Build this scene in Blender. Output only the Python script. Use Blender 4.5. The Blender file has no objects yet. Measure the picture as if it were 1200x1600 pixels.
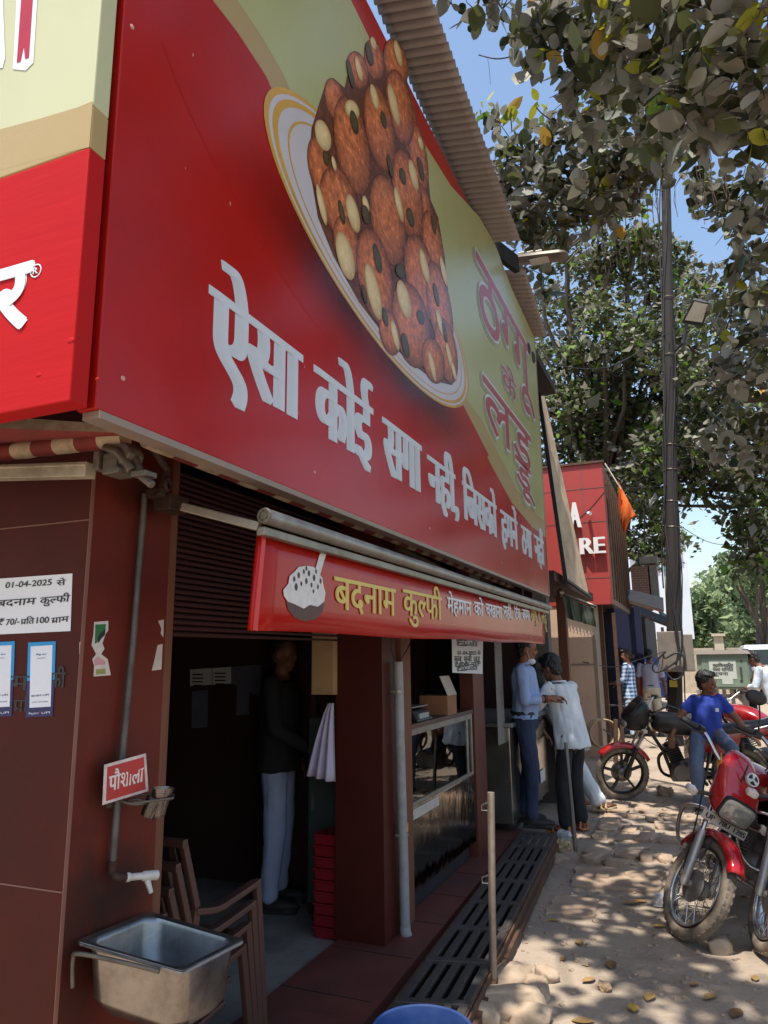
import bpy, bmesh, math, random
from math import sin, cos, pi, radians, sqrt
from mathutils import Vector, Matrix, noise, Euler
random.seed(7)
SC = bpy.context.scene
COL = SC.collection
V = Vector
# ------------------------------------------------------------------ camera
FOC = 1120.0
def _n(v): return V(v).normalized()
_d = _n((484, -222, -FOC)); _d2 = _n((-2800, -261, -FOC))
_u = _d.cross(_d2).normalized()
if _u.y < 0: _u = -_u
_x = _d.cross(_u)
ROT = Matrix((_x, _d, _u))            # world <- camera
EYE = V((0, 0, 1.62))
cam = bpy.data.cameras.new('camera'); cam.lens = FOC/1600*36; cam.sensor_width = 36; cam.clip_start = .05; cam.clip_end = 2000
camo = bpy.data.objects.new('camera', cam); COL.objects.link(camo); camo.matrix_world = Matrix.Translation(EYE) @ ROT.to_4x4()
SC.camera = camo
# ------------------------------------------------------------------ sky, sun, exposure
SUN_DIR = V((0.02, 0.30, -0.95)).normalized()     # the way the light travels
w = bpy.data.worlds.new('World'); SC.world = w; w.use_nodes = True
nt = w.node_tree; bg = nt.nodes['Background']
sky = nt.nodes.new('ShaderNodeTexSky'); sky.sky_type = 'NISHITA'; sky.sun_disc = False
to = -SUN_DIR
sky.sun_elevation = math.asin(to.z); sky.sun_rotation = math.atan2(to.x, to.y)
sky.dust_density = 1.6; sky.air_density = 1.35; sky.ozone_density = 1.6
nt.links.new(sky.outputs[0], bg.inputs[0]); bg.inputs[1].default_value = 0.15
sl = bpy.data.lights.new('sun', 'SUN'); sl.energy = 4.6; sl.angle = radians(.53); sl.color = (1, .95, .87)
so = bpy.data.objects.new('sun', sl); COL.objects.link(so); so.rotation_euler = SUN_DIR.to_track_quat('-Z', 'Y').to_euler()
vs = SC.view_settings; vs.view_transform = 'Standard'; vs.look = 'None'; vs.exposure = 0.58; vs.gamma = 1
SC.render.engine = 'CYCLES'; SC.cycles.max_bounces = 7; SC.cycles.diffuse_bounces = 3; SC.cycles.glossy_bounces = 3; SC.cycles.transparent_max_bounces = 8; SC.cycles.transmission_bounces = 4
SC.cycles.use_denoising = True; SC.cycles.caustics_reflective = False; SC.cycles.caustics_refractive = False
# ------------------------------------------------------------------ points from the survey of the photo
def ray(x, y): return (ROT @ V((x-600, 800-y, -FOC))).normalized()
def gx(x, y, X): r = ray(x, y); return EYE + r*((X-EYE.x)/r.x)
def gy(x, y, Y): r = ray(x, y); return EYE + r*((Y-EYE.y)/r.y)
def gz(x, y, Z=0): r = ray(x, y); return EYE + r*((Z-EYE.z)/r.z)
def gp(x, y, p, n): r = ray(x, y); n = V(n); return EYE + r*((V(p)-EYE).dot(n)/r.dot(n))
def S(r, g, b):
    f = lambda c: (c/12.92 if c <= .04045 else ((c+.055)/1.055)**2.4)
    return (f(r/255), f(g/255), f(b/255))
# ------------------------------------------------------------------ materials
def M(name, col, rough=.6, metal=0., var=.15, sc=5., bump=0., bsc=30., dirt=None, damt=0., dsc=2., coat=0., spec=.5, attr=False, transl=0., aniso=None, rvar=.1, bdist=.01, trans=0., emit=None, dthr=.5):
    m = bpy.data.materials.new(name); m.use_nodes = True
    t = m.node_tree; L = t.links.new; N = t.nodes.new
    b = t.nodes['Principled BSDF']; out = t.nodes['Material Output']
    tc = N('ShaderNodeTexCoord'); vec = tc.outputs['Object']
    if aniso:
        mp = N('ShaderNodeMapping'); mp.inputs['Scale'].default_value = aniso; L(vec, mp.inputs['Vector']); vec = mp.outputs[0]
    n1 = N('ShaderNodeTexNoise'); n1.inputs['Scale'].default_value = sc; n1.inputs['Detail'].default_value = 8; n1.inputs['Roughness'].default_value = .62; L(vec, n1.inputs['Vector'])
    r1 = N('ShaderNodeMapRange'); r1.inputs[1].default_value = .28; r1.inputs[2].default_value = .72; L(n1.outputs[0], r1.inputs[0])
    mx = N('ShaderNodeMix'); mx.data_type = 'RGBA'; L(r1.outputs[0], mx.inputs[0])
    c = list(col)[:3]
    mx.inputs[6].default_value = [max(0, a*(1-var)) for a in c]+[1]; mx.inputs[7].default_value = [min(1, a*(1+var)) for a in c]+[1]
    co = mx.outputs[2]
    if attr:
        m['attr'] = 1
        at = N('ShaderNodeAttribute'); at.attribute_name = 'Col'
        mm = N('ShaderNodeMix'); mm.data_type = 'RGBA'; mm.blend_type = 'MULTIPLY'; mm.inputs[0].default_value = 1; L(co, mm.inputs[6]); L(at.outputs[0], mm.inputs[7]); co = mm.outputs[2]
    if dirt:
        n2 = N('ShaderNodeTexNoise'); n2.inputs['Scale'].default_value = dsc; n2.inputs['Detail'].default_value = 10; n2.inputs['Roughness'].default_value = .7; L(tc.outputs['Object'], n2.inputs['Vector'])
        r2 = N('ShaderNodeMapRange'); r2.inputs[1].default_value = dthr-.06; r2.inputs[2].default_value = dthr+.2; r2.inputs[4].default_value = damt; L(n2.outputs[0], r2.inputs[0])
        m2 = N('ShaderNodeMix'); m2.data_type = 'RGBA'; L(r2.outputs[0], m2.inputs[0]); L(co, m2.inputs[6]); m2.inputs[7].default_value = list(dirt)[:3]+[1]; co = m2.outputs[2]
    L(co, b.inputs['Base Color'])
    rr = N('ShaderNodeMapRange'); rr.inputs[3].default_value = max(0.02, rough-rvar); rr.inputs[4].default_value = min(1, rough+rvar); L(n1.outputs[0], rr.inputs[0]); L(rr.outputs[0], b.inputs['Roughness'])
    b.inputs['Metallic'].default_value = metal; b.inputs['Specular IOR Level'].default_value = spec
    b.inputs['Coat Weight'].default_value = coat; b.inputs['Coat Roughness'].default_value = .06
    b.inputs['Transmission Weight'].default_value = trans
    if emit: b.inputs['Emission Color'].default_value = list(emit[:3])+[1]; b.inputs['Emission Strength'].default_value = emit[3]
    if bump:
        n3 = N('ShaderNodeTexNoise'); n3.inputs['Scale'].default_value = bsc; n3.inputs['Detail'].default_value = 6; L(vec, n3.inputs['Vector'])
        bp = N('ShaderNodeBump'); bp.inputs['Strength'].default_value = bump; bp.inputs['Distance'].default_value = bdist; L(n3.outputs[0], bp.inputs['Height']); L(bp.outputs[0], b.inputs['Normal'])
    if transl:
        tr = N('ShaderNodeBsdfTranslucent'); L(co, tr.inputs[0]); ms = N('ShaderNodeMixShader'); ms.inputs[0].default_value = transl
        L(b.outputs[0], ms.inputs[1]); L(tr.outputs[0], ms.inputs[2]); L(ms.outputs[0], out.inputs[0])
    return m
def stain(m, spots, col, ws=9.):               # grime patches with ragged edges round given places
    t = m.node_tree; L = t.links.new; N = t.nodes.new; b = t.nodes['Principled BSDF']; src = b.inputs['Base Color'].links[0].from_socket
    tc = N('ShaderNodeTexCoord'); nz = N('ShaderNodeTexNoise'); nz.inputs['Scale'].default_value = ws; nz.inputs['Detail'].default_value = 8; L(tc.outputs['Object'], nz.inputs['Vector'])
    for c, r, amt in spots:
        vm = N('ShaderNodeVectorMath'); vm.operation = 'SUBTRACT'; L(tc.outputs['Object'], vm.inputs[0]); vm.inputs[1].default_value = c
        v2 = N('ShaderNodeVectorMath'); v2.operation = 'DIVIDE'; L(vm.outputs[0], v2.inputs[0]); v2.inputs[1].default_value = r
        ln = N('ShaderNodeVectorMath'); ln.operation = 'LENGTH'; L(v2.outputs[0], ln.inputs[0])
        ad = N('ShaderNodeMath'); ad.operation = 'MULTIPLY_ADD'; ad.inputs[1].default_value = 1.1; L(nz.outputs[0], ad.inputs[0]); L(ln.outputs['Value'], ad.inputs[2])
        mr = N('ShaderNodeMapRange'); mr.inputs[1].default_value = .7; mr.inputs[2].default_value = 1.55; mr.inputs[3].default_value = amt; mr.inputs[4].default_value = 0; L(ad.outputs[0], mr.inputs[0])
        mx = N('ShaderNodeMix'); mx.data_type = 'RGBA'; L(mr.outputs[0], mx.inputs[0]); L(src, mx.inputs[6]); mx.inputs[7].default_value = tuple(col)+(1,); src = mx.outputs[2]
    L(src, b.inputs['Base Color'])
def glassm(name, tint, rough=.03, alpha=.35):
    m = bpy.data.materials.new(name); m.use_nodes = True; t = m.node_tree; L = t.links.new
    t.nodes.remove(t.nodes['Principled BSDF'])
    tr = t.nodes.new('ShaderNodeBsdfTransparent'); tr.inputs[0].default_value = tuple(tint)+(1,)
    gl = t.nodes.new('ShaderNodeBsdfGlossy'); gl.inputs['Roughness'].default_value = rough
    fr = t.nodes.new('ShaderNodeFresnel'); fr.inputs[0].default_value = 1.5
    tc = t.nodes.new('ShaderNodeTexCoord'); nz = t.nodes.new('ShaderNodeTexNoise'); nz.inputs['Scale'].default_value = 3; L(tc.outputs['Object'], nz.inputs['Vector'])
    ad = t.nodes.new('ShaderNodeMath'); ad.operation = 'MULTIPLY_ADD'; ad.inputs[1].default_value = .12; L(nz.outputs[0], ad.inputs[0]); L(fr.outputs[0], ad.inputs[2])
    mx = t.nodes.new('ShaderNodeMixShader'); L(ad.outputs[0], mx.inputs[0]); L(tr.outputs[0], mx.inputs[1]); L(gl.outputs[0], mx.inputs[2])
    L(mx.outputs[0], t.nodes['Material Output'].inputs[0]); return m
# ------------------------------------------------------------------ mesh builder
class MB:
    def __init__(s): s.v = []; s.f = []; s.mi = []; s.c = []; s.m = 0; s.col = (1, 1, 1)
    def add(s, vs_, fs, cols=None):
        k = len(s.v); s.v += [V(a) for a in vs_]; s.c += (cols or [s.col]*len(vs_))
        for f in fs: s.f.append([i+k for i in f]); s.mi.append(s.m)
        return s
    def box(s, c, size, rot=None):
        a, b, d = [q/2 for q in size]; R = rot or Matrix.Identity(3); c = V(c)
        p = [c+R@V((x*a, y*b, z*d)) for x in (-1, 1) for y in (-1, 1) for z in (-1, 1)]
        return s.add(p, [(0, 1, 3, 2), (4, 6, 7, 5), (0, 4, 5, 1), (2, 3, 7, 6), (0, 2, 6, 4), (1, 5, 7, 3)])
    def bx(s, lo, hi): return s.box([(a+b)/2 for a, b in zip(lo, hi)], [abs(b-a) for a, b in zip(lo, hi)])
    def hexa(s, bot, top):                      # 4 + 4 corner points
        n = len(bot); fs = [tuple(range(n))[::-1], tuple(range(n, 2*n))]+[(i, (i+1) % n, n+(i+1) % n, n+i) for i in range(n)]
        return s.add(list(bot)+list(top), fs)
    def slab(s, quad, n, t):                    # polygon thickened against its normal
        q = [V(a) for a in quad]; n = V(n).normalized()*t; return s.hexa([a-n for a in q], q)
    def bar(s, a, b, wd, ht, up=(0, 0, 1)):
        a = V(a); b = V(b); d = (b-a).normalized(); sd = d.cross(V(up)).normalized(); u = sd.cross(d)
        q = lambda p: [p+sd*x*wd/2+u*z*ht/2 for x, z in ((-1, -1), (1, -1), (1, 1), (-1, 1))]
        return s.hexa(q(a), q(b))
    def loft(s, rings, cap=True, cols=None):
        n = len(rings[0]); vs_ = [p for r in rings for p in r]; fs = []
        for i in range(len(rings)-1):
            for j in range(n): fs.append((i*n+j, i*n+(j+1) % n, (i+1)*n+(j+1) % n, (i+1)*n+j))
        if cap: fs += [tuple(range(n))[::-1], tuple(range((len(rings)-1)*n, len(rings)*n))]
        return s.add(vs_, fs, cols)
    def tube(s, pts, r, seg=8, cap=True):
        pts = [V(p) for p in pts]; rings = []; up = None
        for i, p in enumerate(pts):
            d = (pts[min(i+1, len(pts)-1)]-pts[max(i-1, 0)]); d = d.normalized() if d.length > 1e-9 else V((0, 0, 1))
            if up is None: up = d.orthogonal().normalized()
            up = (up-d*up.dot(d)); up = up.normalized() if up.length > 1e-6 else d.orthogonal().normalized()
            sd = d.cross(up); rr = r[i] if isinstance(r, (list, tuple)) else r
            rx, ry = rr if isinstance(rr, (list, tuple)) else (rr, rr)
            rings.append([p+up*cos(2*pi*j/seg)*rx+sd*sin(2*pi*j/seg)*ry for j in range(seg)])
        return s.loft(rings, cap)
    def lathe(s, prof, o, ax=(0, 0, 1), seg=20, cap=True, sx=1., a0=0.):
        o = V(o); ax = V(ax).normalized(); u = ax.orthogonal().normalized() if abs(ax.z) < .99 else V((1, 0, 0)); v = ax.cross(u)
        return s.loft([[o+ax*h+u*cos(a0+2*pi*j/seg)*r*sx+v*sin(a0+2*pi*j/seg)*r for j in range(seg)] for r, h in prof], cap)
    def torus(s, o, ax, R, r, seg=32, sec=10, ry=None):
        o = V(o); ax = V(ax).normalized(); u = ax.orthogonal().normalized(); v = ax.cross(u); vs_ = []; fs = []; ry = ry or r
        for i in range(seg):
            d = u*cos(2*pi*i/seg)+v*sin(2*pi*i/seg)
            for j in range(sec):
                a = 2*pi*j/sec; vs_.append(o+d*(R+r*cos(a))+ax*ry*sin(a))
        for i in range(seg):
            for j in range(sec): fs.append((i*sec+j, ((i+1) % seg)*sec+j, ((i+1) % seg)*sec+(j+1) % sec, i*sec+(j+1) % sec))
        return s.add(vs_, fs)
    def ell(s, c, r, rot=None, seg=14, rin=9):
        c = V(c); R = rot or Matrix.Identity(3); rings = []
        for i in range(1, rin):
            a = pi*i/rin; rings.append([c+R@V((r[0]*sin(a)*cos(2*pi*j/seg), r[1]*sin(a)*sin(2*pi*j/seg), -r[2]*cos(a))) for j in range(seg)])
        n = seg; k = len(s.v); s.loft(rings, False)
        s.add([c+R@V((0, 0, -r[2])), c+R@V((0, 0, r[2]))], [])
        b, t = len(s.v)-2, len(s.v)-1; last = k+(rin-2)*n
        for j in range(n):
            s.f.append([k+(j+1) % n, k+j, b]); s.f.append([last+j, last+(j+1) % n, t]); s.mi += [s.m, s.m]
        return s
    def poly(s, pts, col=None):
        return s.add(pts, [tuple(range(len(pts)))], [col]*len(pts) if col else None)
    def prism(s, pts, d):                        # polygon pushed along a vector
        d = V(d); p = [V(a) for a in pts]; return s.hexa(p, [a+d for a in p])
    def build(s, name, mat, parent=None, smooth=None, bevel=0, local=False, sub=0, solid=0):
        me = bpy.data.meshes.new(name); me.from_pydata([tuple(a) for a in s.v], [], s.f)
        for m in (mat if isinstance(mat, (list, tuple)) else [mat]): me.materials.append(m)
        me.polygons.foreach_set('material_index', s.mi)
        if any(m.get('attr') for m in (mat if isinstance(mat, (list, tuple)) else [mat])):
            ca = me.color_attributes.new('Col', 'FLOAT_COLOR', 'POINT'); ca.data.foreach_set('color', [q for c in s.c for q in (*c[:3], 1.0)])
        bm = bmesh.new(); bm.from_mesh(me); bmesh.ops.recalc_face_normals(bm, faces=bm.faces) if not getattr(s, 'keep', False) else None; bm.to_mesh(me); bm.free()
        if smooth is not None:
            me.polygons.foreach_set('use_smooth', [True]*len(me.polygons)); me.set_sharp_from_angle(angle=radians(smooth))
        o = bpy.data.objects.new(name, me); COL.objects.link(o)
        if parent:
            o.parent = parent
            if not local:
                r = parent; mw = Matrix.Identity(4)
                while r: mw = r.matrix_parent_inverse @ r.matrix_basis @ mw if False else (r.matrix_parent_inverse @ r.matrix_basis) @ mw; r = r.parent
                o.matrix_parent_inverse = mw.inverted()
        if solid: md = o.modifiers.new('s', 'SOLIDIFY'); md.thickness = solid
        if bevel: md = o.modifiers.new('b', 'BEVEL'); md.width = bevel; md.segments = 2; md.limit_method = 'ANGLE'; md.angle_limit = radians(40)
        if sub: md = o.modifiers.new('u', 'SUBSURF'); md.levels = sub; md.render_levels = sub
        return o
def tag(o, label=None, cat=None, group=None, kind=None):
    if label: o['label'] = label
    if cat: o['category'] = cat
    if group: o['group'] = group
    if kind: o['kind'] = kind
    return o
def thing(name, label, cat, loc=(0, 0, 0), rz=0, group=None, rot=None):
    o = bpy.data.objects.new(name, None); o.empty_display_size = .1; COL.objects.link(o); o.location = loc
    o.rotation_euler = rot if rot else (0, 0, rz); return tag(o, label, cat, group)
def copytree(o, parent=None):
    c = o.copy(); COL.objects.link(c)
    if parent: c.parent = parent
    for ch in list(o.children): copytree(ch, c)
    return c
def spline(pts, n=6):
    pts = [V(p) for p in pts]; out = []
    for i in range(len(pts)-1):
        p0, p1, p2, p3 = pts[max(i-1, 0)], pts[i], pts[i+1], pts[min(i+2, len(pts)-1)]
        for k in range(n):
            t = k/n; out.append(.5*((2*p1)+(p2-p0)*t+(2*p0-5*p1+4*p2-p3)*t*t+(3*p1-p0-3*p2+p3)*t**3))
    return out+[pts[-1]]
# ------------------------------------------------------------------ lettering (glyph by glyph, so that matras and half letters come out right)
_GC = {}
from mathutils.geometry import delaunay_2d_cdt
def glyph(s):                                    # outlines filled by winding number, since these letters overlap themselves
    if s in _GC: return _GC[s]
    c = bpy.data.curves.new('g', 'FONT'); c.body = s; c.size = 1; c.resolution_u = 4
    o = bpy.data.objects.new('g', c); COL.objects.link(o); bpy.context.view_layer.update()
    cu = o.to_curve(bpy.context.evaluated_depsgraph_get(), apply_modifiers=False)
    cons = []
    for sp in cu.splines:
        P = []; B = sp.bezier_points; n = len(B)
        for i in range(n):
            p0, h0, h1, p1 = B[i].co, B[i].handle_right, B[(i+1) % n].handle_left, B[(i+1) % n].co
            st = (p1-p0).length < 1e-6 or max(abs((h0-p0).cross(p1-p0).z), abs((h1-p0).cross(p1-p0).z)) < 1e-6; m_ = 1 if st else 4
            for k in range(m_): t = k/m_; P.append((p0*(1-t)**3+3*h0*t*(1-t)**2+3*h1*t*t*(1-t)+p1*t**3).to_2d())
        Q = [p for i, p in enumerate(P) if (p-P[i-1]).length > 1e-5]
        if len(Q) > 2: cons.append(Q)
    o.to_curve_clear(); bpy.data.objects.remove(o); bpy.data.curves.remove(c)
    vv = []; ee = []
    for Q in cons:
        k = len(vv); vv += Q; ee += [(k+i, k+(i+1) % len(Q)) for i in range(len(Q))]
    if not vv: _GC[s] = ([V((0, 0, 0)), V((.25, 0, 0))], []); return _GC[s]
    ov, oe, of, _, _, _ = delaunay_2d_cdt(vv, ee, [], 0, 1e-6)
    fs = []
    for f in of:
        g = sum((ov[i] for i in f), V((0, 0)))/len(f); wn = 0
        for Q in cons:
            for i in range(len(Q)):
                a, b = Q[i-1], Q[i]; cr = (b.x-a.x)*(g.y-a.y)-(b.y-a.y)*(g.x-a.x)
                if a.y <= g.y < b.y and cr > 0: wn += 1
                elif b.y <= g.y < a.y and cr < 0: wn -= 1
        if wn: fs.append(list(f))
    _GC[s] = ([V((v.x, v.y, 0)) for v in ov], fs); return _GC[s]
def deva(s):                                     # short i goes before its consonant
    out = list(s)
    for i, c in enumerate(out):
        if c == '\u093f' and i: 
            j = i-1
            while j >= 2 and out[j-1] == '\u094d': j -= 2
            out[j:i+1] = [c]+out[j:i]
    return ''.join(out)
# compound letters: 'ab|~c|d' joins runs, ~ = half letter, ^ = r-stroke, _ = small letter hung below
def glyph2(s):
    if s in _GC: return _GC[s]
    if '|' not in s: return glyph(deva(s))
    vs_ = []; fs = []; x = 0.
    lx = 0
    for run in s.split('|'):
        k = len(vs_)
        if run == '^':
            vs_ += [V((lx+.05, .02, 0)), V((lx+.09, .13, 0)), V((x-.14, .28, 0)), V((x-.14, .17, 0))]; fs.append([k, k+3, k+2, k+1]); continue
        if run[0] == '_':
            g, gf = glyph(deva(run[1:])); w0 = max(v.x for v in g)
            vs_ += [V((v.x*.8+lx+.05, v.y*.62-.36, 0)) for v in g]; fs += [[i+k for i in f] for f in gf]; continue
        hf = run[0] == '~'
        g, gf = glyph(deva(run[1:] if hf else run)); g = [v.copy() for v in g]
        if hf:
            bm = bmesh.new(); bv = [bm.verts.new(v) for v in g]
            for f in gf:
                try: bm.faces.new([bv[i] for i in f])
                except ValueError: pass
            w0 = max(v.x for v in g)
            bmesh.ops.bisect_plane(bm, geom=bm.verts[:]+bm.edges[:]+bm.faces[:], plane_co=(w0*.66, 0, 0), plane_no=(1, 0, 0), clear_outer=True)
            bm.verts.index_update(); g = [v.co.copy() for v in bm.verts]; gf = [[v.index for v in f.verts] for f in bm.faces]; bm.free()
        vs_ += [V((v.x+x, v.y, 0)) for v in g]; fs += [[i+k for i in f] for f in gf]
        lx = x; x += max(v.x for v in g)-.005
    _GC[s] = (vs_, fs); return _GC[s]
def word(mb, s, o, ux, uy, wd, ht, bold=None, un=None, head=.645, step=.0003, lift=.001, bx_=0., by_=0., n=3):
    vs_, fs = glyph2(s); xs = [v.x for v in vs_]; x0, x1 = min(xs), max(xs); ux = V(ux).normalized(); uy = V(uy).normalized(); un = un or ux.cross(uy)
    off = bold or ([(0, 0)] if not bx_ else [(bx_*(2*i/(n-1)-1), by_*(1 if i % 2 else -1)) for i in range(n)])
    q = wd/(x1-x0); k = ht/head
    for i, (a, b) in enumerate(off):
        mb.add([V(o)+ux*((v.x-x0)*q+a)+uy*(v.y*k+b)+un*(lift+step*i) for v in vs_], fs)
def ring8(r): return [(0, 0)]+[(r*cos(a*pi/4), r*sin(a*pi/4)) for a in range(8)]
# ------------------------------------------------------------------ materials of the place
m_wall = M('maroon_laminate', S(102, 36, 25), .55, var=.12, sc=3, spec=.25, dirt=S(56, 26, 20), damt=.55, dsc=2.2, bump=.05, bsc=90)
XF_ = -1.69
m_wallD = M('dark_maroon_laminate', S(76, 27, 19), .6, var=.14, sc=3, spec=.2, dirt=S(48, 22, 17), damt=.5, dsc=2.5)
stain(m_wall, [((XF_, 1.85, .93), (.5, .22, .17), .8), ((XF_, 1.80, 1.24), (.5, .10, .16), .65), ((XF_, 1.72, .72), (.5, .16, .4), .6), ((XF_, 1.9, 2.2), (.5, .3, .12), .7)], S(34, 24, 21))
m_ply = M('edge_wood', S(110, 66, 44), .7, var=.25, sc=4, aniso=(14, 14, .8), bump=.2, bsc=18)
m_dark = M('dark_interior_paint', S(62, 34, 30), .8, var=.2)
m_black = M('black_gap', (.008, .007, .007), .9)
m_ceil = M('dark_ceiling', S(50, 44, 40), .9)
m_conc = M('worn_cement', S(140, 134, 126), .75, var=.22, sc=4, dirt=S(84, 76, 70), damt=.7, dsc=1.7, bump=.25, bsc=40)
m_redtile = M('red_oxide_floor', S(104, 54, 46), .6, var=.2, sc=5, dirt=S(70, 56, 50), damt=.7, dsc=3, bump=.15, bsc=40)
m_white = M('white_print', S(226, 228, 232), .5, var=.04)
m_ink = M('black_print', (.02, .02, .024), .5)
m_red = M('red_vinyl', S(172, 22, 14), .2, var=.05, sc=2, attr=True, spec=.3, rvar=.05, bump=.05, bsc=2.2, bdist=.05, dirt=S(140, 26, 22), damt=.5, dsc=1.6)
m_redL = M('red_vinyl_ribbed', S(178, 24, 26), .55, var=.06, sc=2, spec=.12, bump=.18, bsc=14, aniso=(.4, .4, 5), bdist=.004)
m_cream = M('cream_vinyl', S(172, 174, 118), .22, var=.05, sc=1.5, attr=True, spec=.5, rvar=.05, bump=.03, bsc=2.2, bdist=.05)
m_creamL = M('pale_cream_vinyl', S(192, 192, 152), .35, var=.04, sc=1.5)
m_tan = M('tan_vinyl', S(172, 148, 98), .25, var=.06, sc=2)
m_alu = M('dull_aluminium', S(150, 142, 130), .42, metal=.75, var=.2, sc=5, dirt=S(84, 70, 56), damt=.6, dsc=7)
m_rust = M('rusty_steel', S(92, 66, 50), .75, metal=.25, var=.35, sc=9, bump=.3, bsc=60)
m_steel = M('galvanised_steel', S(160, 158, 152), .4, metal=.8, var=.15, sc=12, dirt=S(110, 84, 64), damt=.5, dsc=9)
m_pvc = M('grey_pvc', S(150, 150, 152), .5, var=.1, sc=4, dirt=S(96, 92, 90), damt=.6, dsc=8)
m_corr = M('corrugated_sheet', S(146, 136, 132), .5, metal=.2, var=.16, sc=3, dirt=S(104, 84, 76), damt=.5, dsc=3)
# ------------------------------------------------------------------ ground
def gh(x, y):
    h = .018*noise.noise((x*.8, y*.8, 0))+.010*noise.noise((x*3, y*3, 4))+.004*noise.noise((x*11, y*11, 8))
    k = max(0, 1-abs(y-8.2)/2.2)*max(0, 1-abs(x+.4)/1.6)
    return h+k*.03*abs(noise.noise((x*4, y*4, 9)))
def lin(a, b, n): return [a+(b-a)*i/n for i in range(n)]
gxs = [-220, -90, -40, -20, -10, -5, -3]+lin(-1.9, 3, 122)+[3+.15*i for i in range(20)]+[6.5, 8, 11, 16, 26, 50, 110, 240]
gys = [-60, -20, -8, -3, 0, 1.2]+lin(2, 11, 200)+lin(11, 24, 60)+[24, 26, 29, 33, 40, 52, 70, 110, 200, 420]
mb = MB(); nx = len(gxs)
mb.add([(x, y, gh(x, y) if -4 < x < 6 and y < 26 else 0) for y in gys for x in gxs], [(j*nx+i, j*nx+i+1, (j+1)*nx+i+1, (j+1)*nx+i) for j in range(len(gys)-1) for i in range(nx-1)])
m_gr = M('dusty_earth', S(166, 150, 132), .95, var=.14, sc=1.6, dirt=S(116, 102, 90), damt=.85, dsc=1.6, bump=.7, bsc=38, bdist=.012, spec=.2)
tag(mb.build('ground', m_gr, smooth=180), kind='structure')
mb = MB(); mb.add([(3.4, 4, .022), (240, 4, .022), (240, 420, .022), (4.6, 420, .022), (3.6, 24, .022)], [(0, 1, 2, 3, 4)])
tag(mb.build('road', M('grey_asphalt', S(120, 114, 108), .9, var=.2, sc=3, dirt=S(160, 144, 124), damt=.6, dsc=.6)), kind='structure')
mb = MB(); mb.bx((-7, 1.7, -.1), (-1.98, 9, .055)); tag(mb.build('shop_floor', m_conc), kind='structure')
mb = MB(); mb.prism([(-1.98, 2.2, 0), (-1.42, 2.2, 0), (-1.58, 6.9, 0), (-1.98, 6.9, 0)], (0, 0, .075)); mb.m = 1
for k in range(9): mb.bx((-1.98, 2.3+k*.52, .075), (-1.5, 2.306+k*.52, .0765))
tag(mb.build('entrance_step', [m_redtile, m_black], bevel=.006), kind='structure')
# ------------------------------------------------------------------ the sweet shop
XF = -1.69
FD = _d2.copy(); FD = (ROT @ _d2); FD.z = 0; FD.normalize(); NF = V((-FD.y, FD.x, 0)); NF = NF if NF.y < 0 else -NF
shop = thing('sweet_shop', 'dim open fronted sweet shop with maroon laminate walls under the big red sign', 'shop', (-3, 4, 0))
cor = V((XF, 1.655, 0))
mb = MB(); a, b = cor, cor+FD*5; mb.hexa([a, b, b-NF*.12, a-NF*.12], [V((p.x, p.y, 2.75)) for p in (a, b, b-NF*.12, a-NF*.12)])
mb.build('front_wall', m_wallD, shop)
m_jt = M('tile_joint', S(124, 88, 76), .8)
for zz in (.985, 2.05): mb = MB(); mb.bar(cor+V((0, 0, zz))+NF*.0, cor+FD*2+V((0, 0, zz)), .003, .004, up=(0, 0, 1)); mb.build('wall_joint', m_jt, shop)
mb = MB(); mb.bx((XF-.1, 1.66, 0), (XF+.003, 2.035, 2.7)); mb.build('pillar', m_wall, shop, bevel=.004)
mb = MB(); mb.bx((XF-.11, 2.035, 0), (XF+.001, 2.075, 2.4)); tag(mb.build('pillar_edge', m_ply, shop, bevel=.003), 'raw brown plywood edge of the corner pillar')
mb = MB(); mb.bx((XF+.0035, 1.652, 0), (XF+.006, 1.665, 2.6)); mb.build('corner_bead', M('bead', S(128, 84, 72), .5), shop)
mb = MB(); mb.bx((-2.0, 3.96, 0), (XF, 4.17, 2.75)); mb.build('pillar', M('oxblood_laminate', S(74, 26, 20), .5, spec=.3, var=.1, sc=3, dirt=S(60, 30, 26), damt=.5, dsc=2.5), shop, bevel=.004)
mb = MB(); mb.bx((XF-.14, 4.24, 0), (XF+.01, 4.4, 2.7)); mb.build('door_post', m_ply, shop, bevel=.004)
mb = MB(); mb.bx((-1.95, 4.17, 0), (-1.8, 4.24, 2.7)); mb.build('shutter_groove', m_black, shop)
mb = MB(); mb.bx((XF-.12, 5.86, 0), (XF, 6.18, 2.7)); mb.build('door_post', M('brown_panel', S(96, 46, 34), .5, var=.2, sc=3, aniso=(6, 6, .6)), shop, bevel=.004)
mb = MB(); mb.bx((XF-.5, 6.18, 0), (XF-.03, 6.24, 2.7)); mb.build('partition', m_black, shop)
mb = MB()
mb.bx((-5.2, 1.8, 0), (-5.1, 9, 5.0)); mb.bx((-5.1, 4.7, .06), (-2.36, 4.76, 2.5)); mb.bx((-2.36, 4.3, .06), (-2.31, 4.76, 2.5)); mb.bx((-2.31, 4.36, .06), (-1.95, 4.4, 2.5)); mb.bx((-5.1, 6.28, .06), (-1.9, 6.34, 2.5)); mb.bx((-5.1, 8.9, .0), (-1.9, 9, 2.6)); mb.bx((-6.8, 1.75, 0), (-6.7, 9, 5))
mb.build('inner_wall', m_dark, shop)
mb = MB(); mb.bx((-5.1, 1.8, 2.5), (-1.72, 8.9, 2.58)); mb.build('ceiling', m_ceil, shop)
mb = MB(); mb.bx((-6.9, 1.7, 4.95), (-1.35, 9.0, 5.05)); mb.build('roof', m_ceil, shop)
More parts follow.
